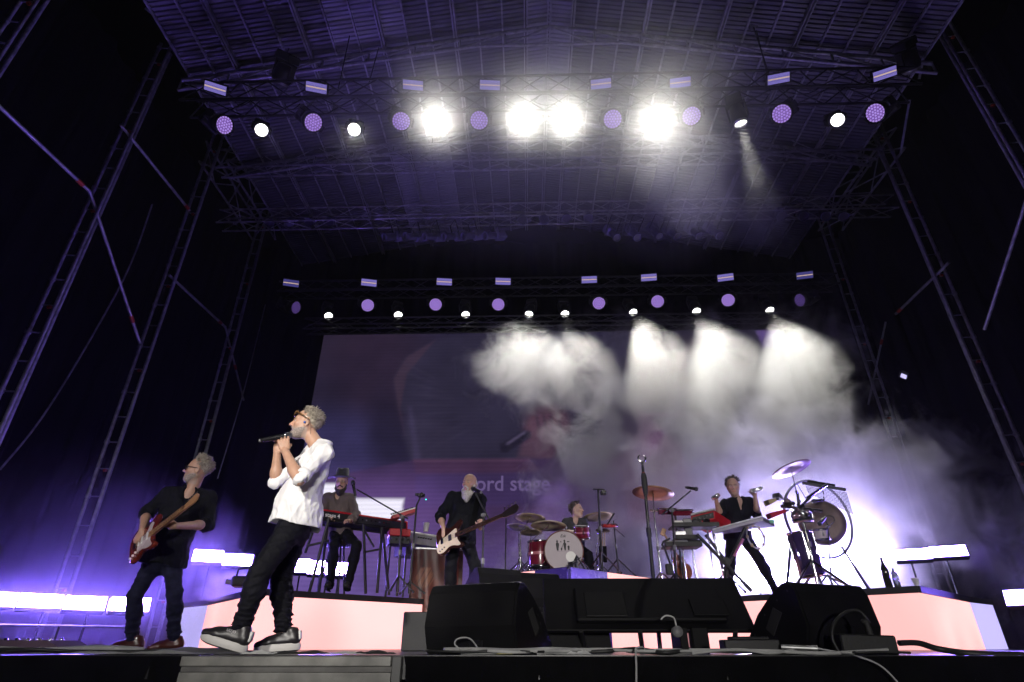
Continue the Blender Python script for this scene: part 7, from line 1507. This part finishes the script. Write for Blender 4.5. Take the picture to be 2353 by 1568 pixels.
t = thing('fog_machine', 'small dark stage machine sitting on the left corner of the keyboard riser', 'machine', (P(548, 1358, Y=7.55).x, 7.6, H1)); c = Vector(t.location); mb = MB(); mb.box(c + Vector((0, 0, .10)), (.22, .3, .12), Matrix.Rotation(.3, 3, 'Z'), .02); mb.build('case', M['black'], t, True); mb = MB(); mb.path([c + Vector((-.09, 0, .14)), c + Vector((-.08, 0, .25)), c + Vector((.06, 0, .27)), c + Vector((.09, 0, .15))], .014, 8); mb.build('handle', M['black'], t, True); mb = MB(); mb.tube(c + Vector((-.1, -.05, .09)), c + Vector((-.17, -.08, .1)), .03); mb.build('nozzle', M['alu'], t, True)

# more clutter along the edge
for k in range(7):
    x0_ = (1010, 1120, 1235, 1345, 1440, 1590, 1850)[k]; xs = [x0_ + 60 * i for i in range(5)]; ys = [rng.uniform(-.15, .06) for _ in range(5)]
    gz_cable('floor_cable', xs, ys, (.007, .010, .006, .012, .008, .009, .007)[k], M['cable_grey'] if k % 3 else M['cable_black'], ['thin grey cable curving in front of the left end of the left monitor', 'black cable wriggling before the middle of the left monitor', 'grey cable crossing between left monitor and flat screen', 'thick grey cable before the left leg of the flat screen', 'black cable before the middle of the flat screen', 'grey cable before the right half of the flat screen', 'thin grey cable before the right monitor'][k], 3.92)
for k, (x, y, sx_, lab) in enumerate([(700, 3.82, .16, 'black gaffer tape bunched under the rear shoe of the singer'), (860, 3.83, .12, 'black tape ridge on the stage edge right of the singer'), (1330, 3.81, .07, 'bright tape-wrapped cable joint before the left leg of the flat screen')]):
    crumple('tape_scrap', lab, 'tape', (P(x, 1503, Y=y).x, y, .002), sx_, .04, .02, M['rubber'] if k < 2 else M['pale_tape'], 20 + k, 12)
# ------------------------------------------------------------------ the air
def volume_box(name, lo, hi, lab, nodes, kind='stuff', step=1.0):
    mb = MB(); lo = Vector(lo); hi = Vector(hi); c = (lo + hi) / 2; d = hi - lo
    mb.box((0, 0, 0), d); m = bpy.data.materials.new(name + '_air'); m.use_nodes = True; nt = m.node_tree; nt.nodes.clear(); m.cycles.volume_step_rate = step
    out = nt.nodes.new("ShaderNodeOutputMaterial"); pv = nt.nodes.new("ShaderNodeVolumePrincipled"); nt.links.new(pv.outputs[0], out.inputs["Volume"])
    nodes(nt, pv, d); o = mb.build(name, m); o.location = c; return tag(o, lab, None, None, kind)
def haze_nodes(nt, pv, d):
    pv.inputs["Density"].default_value = .0005; pv.inputs["Color"].default_value = (.9, .9, .95, 1); pv.inputs["Anisotropy"].default_value = .5
volume_box('haze', (-14, -26, -2.6), (16, 17.5, 14.5), None, haze_nodes)
def smoke_nodes(blobs, dens, scale, lo, hi, aniso=.35, warp=.6, seed=0.0, detail=4, zg=None, back=0.0):
    """density = sum of soft ellipsoids (object coordinates) carved by noise"""
    def f(nt, pv, d):
        n = nt.nodes; l = nt.links; tc = n.new("ShaderNodeTexCoord")
        mp = n.new("ShaderNodeMapping"); mp.inputs["Location"].default_value = (seed, seed * 1.7, seed * .3); l.new(tc.outputs["Object"], mp.inputs[0])
        nz = n.new("ShaderNodeTexNoise"); nz.inputs["Scale"].default_value = scale; nz.inputs["Detail"].default_value = detail; nz.inputs["Roughness"].default_value = .64; nz.inputs["Distortion"].default_value = .7
        l.new(mp.outputs[0], nz.inputs["Vector"]); acc = None
        for (c, r) in blobs:
            s1 = n.new("ShaderNodeVectorMath"); s1.operation = 'SUBTRACT'; l.new(tc.outputs["Object"], s1.inputs[0]); s1.inputs[1].default_value = c
            s2 = n.new("ShaderNodeVectorMath"); s2.operation = 'DIVIDE'; l.new(s1.outputs[0], s2.inputs[0]); s2.inputs[1].default_value = r
            ln = n.new("ShaderNodeVectorMath"); ln.operation = 'LENGTH'; l.new(s2.outputs[0], ln.inputs[0])
            mr = n.new("ShaderNodeMapRange"); mr.inputs["From Min"].default_value = 1.0; mr.inputs["From Max"].default_value = 0.0; mr.inputs["To Min"].default_value = 0; mr.inputs["To Max"].default_value = 1.0
            l.new(ln.outputs["Value"], mr.inputs["Value"])
            if acc is None: acc = mr.outputs[0]
            else:
                mx = n.new("ShaderNodeMath"); mx.operation = 'MAXIMUM'; l.new(acc, mx.inputs[0]); l.new(mr.outputs[0], mx.inputs[1]); acc = mx.outputs[0]
        # blob strength + (noise - .5) * warp, then a soft threshold
        a = n.new("ShaderNodeMath"); a.operation = 'SUBTRACT'; l.new(nz.outputs["Fac"], a.inputs[0]); a.inputs[1].default_value = .5
        b = n.new("ShaderNodeMath"); b.operation = 'MULTIPLY_ADD'; l.new(a.outputs[0], b.inputs[0]); b.inputs[1].default_value = warp * 2; l.new(acc, b.inputs[2])
        th = n.new("ShaderNodeMapRange"); th.interpolation_type = 'SMOOTHSTEP'; th.inputs["From Min"].default_value = lo; th.inputs["From Max"].default_value = hi; th.inputs["To Min"].default_value = 0; th.inputs["To Max"].default_value = dens
        l.new(b.outputs[0], th.inputs["Value"])
        mk = n.new("ShaderNodeMath"); mk.operation = 'GREATER_THAN'; l.new(acc, mk.inputs[0]); mk.inputs[1].default_value = .001
        mm = n.new("ShaderNodeMath"); mm.operation = 'MULTIPLY'; l.new(th.outputs[0], mm.inputs[0]); l.new(mk.outputs[0], mm.inputs[1])
        fin = mm.outputs[0]
        if zg:
            sx = n.new("ShaderNodeSeparateXYZ"); l.new(tc.outputs["Object"], sx.inputs[0]); zr = n.new("ShaderNodeMapRange"); zr.interpolation_type = 'SMOOTHSTEP'
            zr.inputs["From Min"].default_value = zg[0]; zr.inputs["From Max"].default_value = zg[1]; zr.inputs["To Min"].default_value = zg[2]; zr.inputs["To Max"].default_value = zg[3]; l.new(sx.outputs[2], zr.inputs["Value"])
            m3 = n.new("ShaderNodeMath"); m3.operation = 'MULTIPLY'; l.new(fin, m3.inputs[0]); l.new(zr.outputs[0], m3.inputs[1]); fin = m3.outputs[0]
        if back:
            vs_ = n.new("ShaderNodeVolumeScatter"); vs_.inputs["Anisotropy"].default_value = .15; m4 = n.new("ShaderNodeMath"); m4.operation = 'MULTIPLY'; l.new(fin, m4.inputs[0]); m4.inputs[1].default_value = back; l.new(m4.outputs[0], vs_.inputs["Density"])
            ad = n.new("ShaderNodeAddShader"); l.new(pv.outputs[0], ad.inputs[0]); l.new(vs_.outputs[0], ad.inputs[1]); l.new(ad.outputs[0], n["Material Output"].inputs["Volume"])
        l.new(fin, pv.inputs["Density"]); pv.inputs["Color"].default_value = (.95, .95, .97, 1); pv.inputs["Anisotropy"].default_value = aniso
    return f
# main bank of smoke over the right half of the stage
lo, hi = Vector((-1.8, 9.35, .3)), Vector((10.4, 13.05, 8.7)); c = (lo + hi) / 2
def L(x, y, Y): return tuple(P(x, y, Y=Y) - c)
blobs = [(L(1235, 850, 11.7), (2.0, 1.7, 1.3)), (L(1450, 880, 11.7), (2.3, 1.9, 2.1)), (L(1620, 880, 11.6), (2.3, 1.9, 2.3)), (L(1790, 870, 11.4), (2.1, 1.9, 2.7)),
         (L(1750, 1150, 11.2), (3.6, 2.1, 2.7)), (L(1980, 1170, 11.0), (3.3, 2.0, 2.6)), (L(1420, 1090, 11.8), (2.3, 1.3, 2.0)), (L(2010, 1220, 10.9), (2.7, 1.5, 1.9)), (L(1600, 1320, 11.2), (5.0, 2.0, 1.6))]
volume_box('smoke_bank', lo, hi, 'white stage smoke filling the right half in front of the screen', smoke_nodes(blobs, .60, 1.25, .22, .55, .3, 1.05, 3.1, 5, zg=(-1.2, 3.1, 1.5, .13)), step=.26)
lo3, hi3 = Vector((-4.2, 4.4, 6.0)), Vector((6.0, 10.2, 11.6)); c3 = (lo3 + hi3) / 2
def L3(x, y, Y): return tuple(P(x, y, Y=Y) - c3)
volume_box('halo_smoke', lo3, hi3, 'thin drifting smoke, mostly added to give the glaring front lamps halos', smoke_nodes([(L3(1230, 290, 7.0), (5.2, 2.8, 2.5)), (L3(1530, 400, 8.6), (1.6, 1.8, 2.2))], .035, .8, -.1, .8, .72, .3, 5.7, 3, back=3.4), step=.7)  # mostly added for the lamp halos; the right blob is drifting smoke
lo2, hi2 = Vector((-9.2, 5.2, .02)), Vector((-2.6, 11.6, 3.4)); c2 = (lo2 + hi2) / 2
def L2(x, y, Y): return tuple(P(x, y, Y=Y) - c2)
volume_box('glow_fog', lo2, hi2, None, smoke_nodes([((-1.5, 0, -1.6), (3.9, 3.3, 3.0))], .30, .5, .0, 1.1, .6, .25, 9.1, 2), step=.8)  # added fog that gives the low left strobes their glow
lo4, hi4 = P(415, 1395, Y=8.2), P(590, 1300, Y=8.2); lo4.y, hi4.y = 7.7, 9.3; lo4.z = H1 - .06; c4 = (lo4 + hi4) / 2
volume_box('smoke_puff', lo4, hi4, 'small puff of smoke rolling off the left corner of the keyboard riser', smoke_nodes([((.25, 0, -.1), (.9, .8, .42))], 1.2, 2.2, .15, .6, .4, .7, 2.2, 4), step=.5)
lo5, hi5 = P(1590, 590, Y=8.6), P(1830, 300, Y=8.6); lo5.y, hi5.y = 7.3, 9.8; c5 = (lo5 + hi5) / 2
volume_box('smoke_plume', lo5, hi5, 'thin plume of smoke hanging below the front lamp right of the glaring four', smoke_nodes([((-.1, 0, .35), (.75, 1.1, 1.3)), ((.15, .3, -.6), (.85, 1.0, .9))], .35, 1.3, .15, .6, .3, .8, 7.7, 4), step=.6)
lo6, hi6 = P(1430, 560, Y=6.8), P(1680, 290, Y=6.8); lo6.y, hi6.y = 5.4, 7.45; c6 = (lo6 + hi6) / 2
volume_box('smoke_drift', lo6, hi6, 'pale smoke drifting below the rightmost glaring lamp', smoke_nodes([((0, .2, .3), (1.0, 1.0, 1.25)), ((.2, .2, -.6), (.8, .9, .9))], .22, 1.1, .1, .7, .25, .8, 4.4, 4), step=.6)
lo7, hi7 = Vector((5.2, 5.6, .02)), Vector((10.4, 9.3, 3.2)); c7 = (lo7 + hi7) / 2
volume_box('glow_fog', lo7, hi7, None, smoke_nodes([((.9, .4, -1.5), (3.0, 2.6, 2.9))], .26, .5, .0, 1.1, .6, .25, 3.3, 2), step=.8)  # same added fog for a violet glow round the right strobes
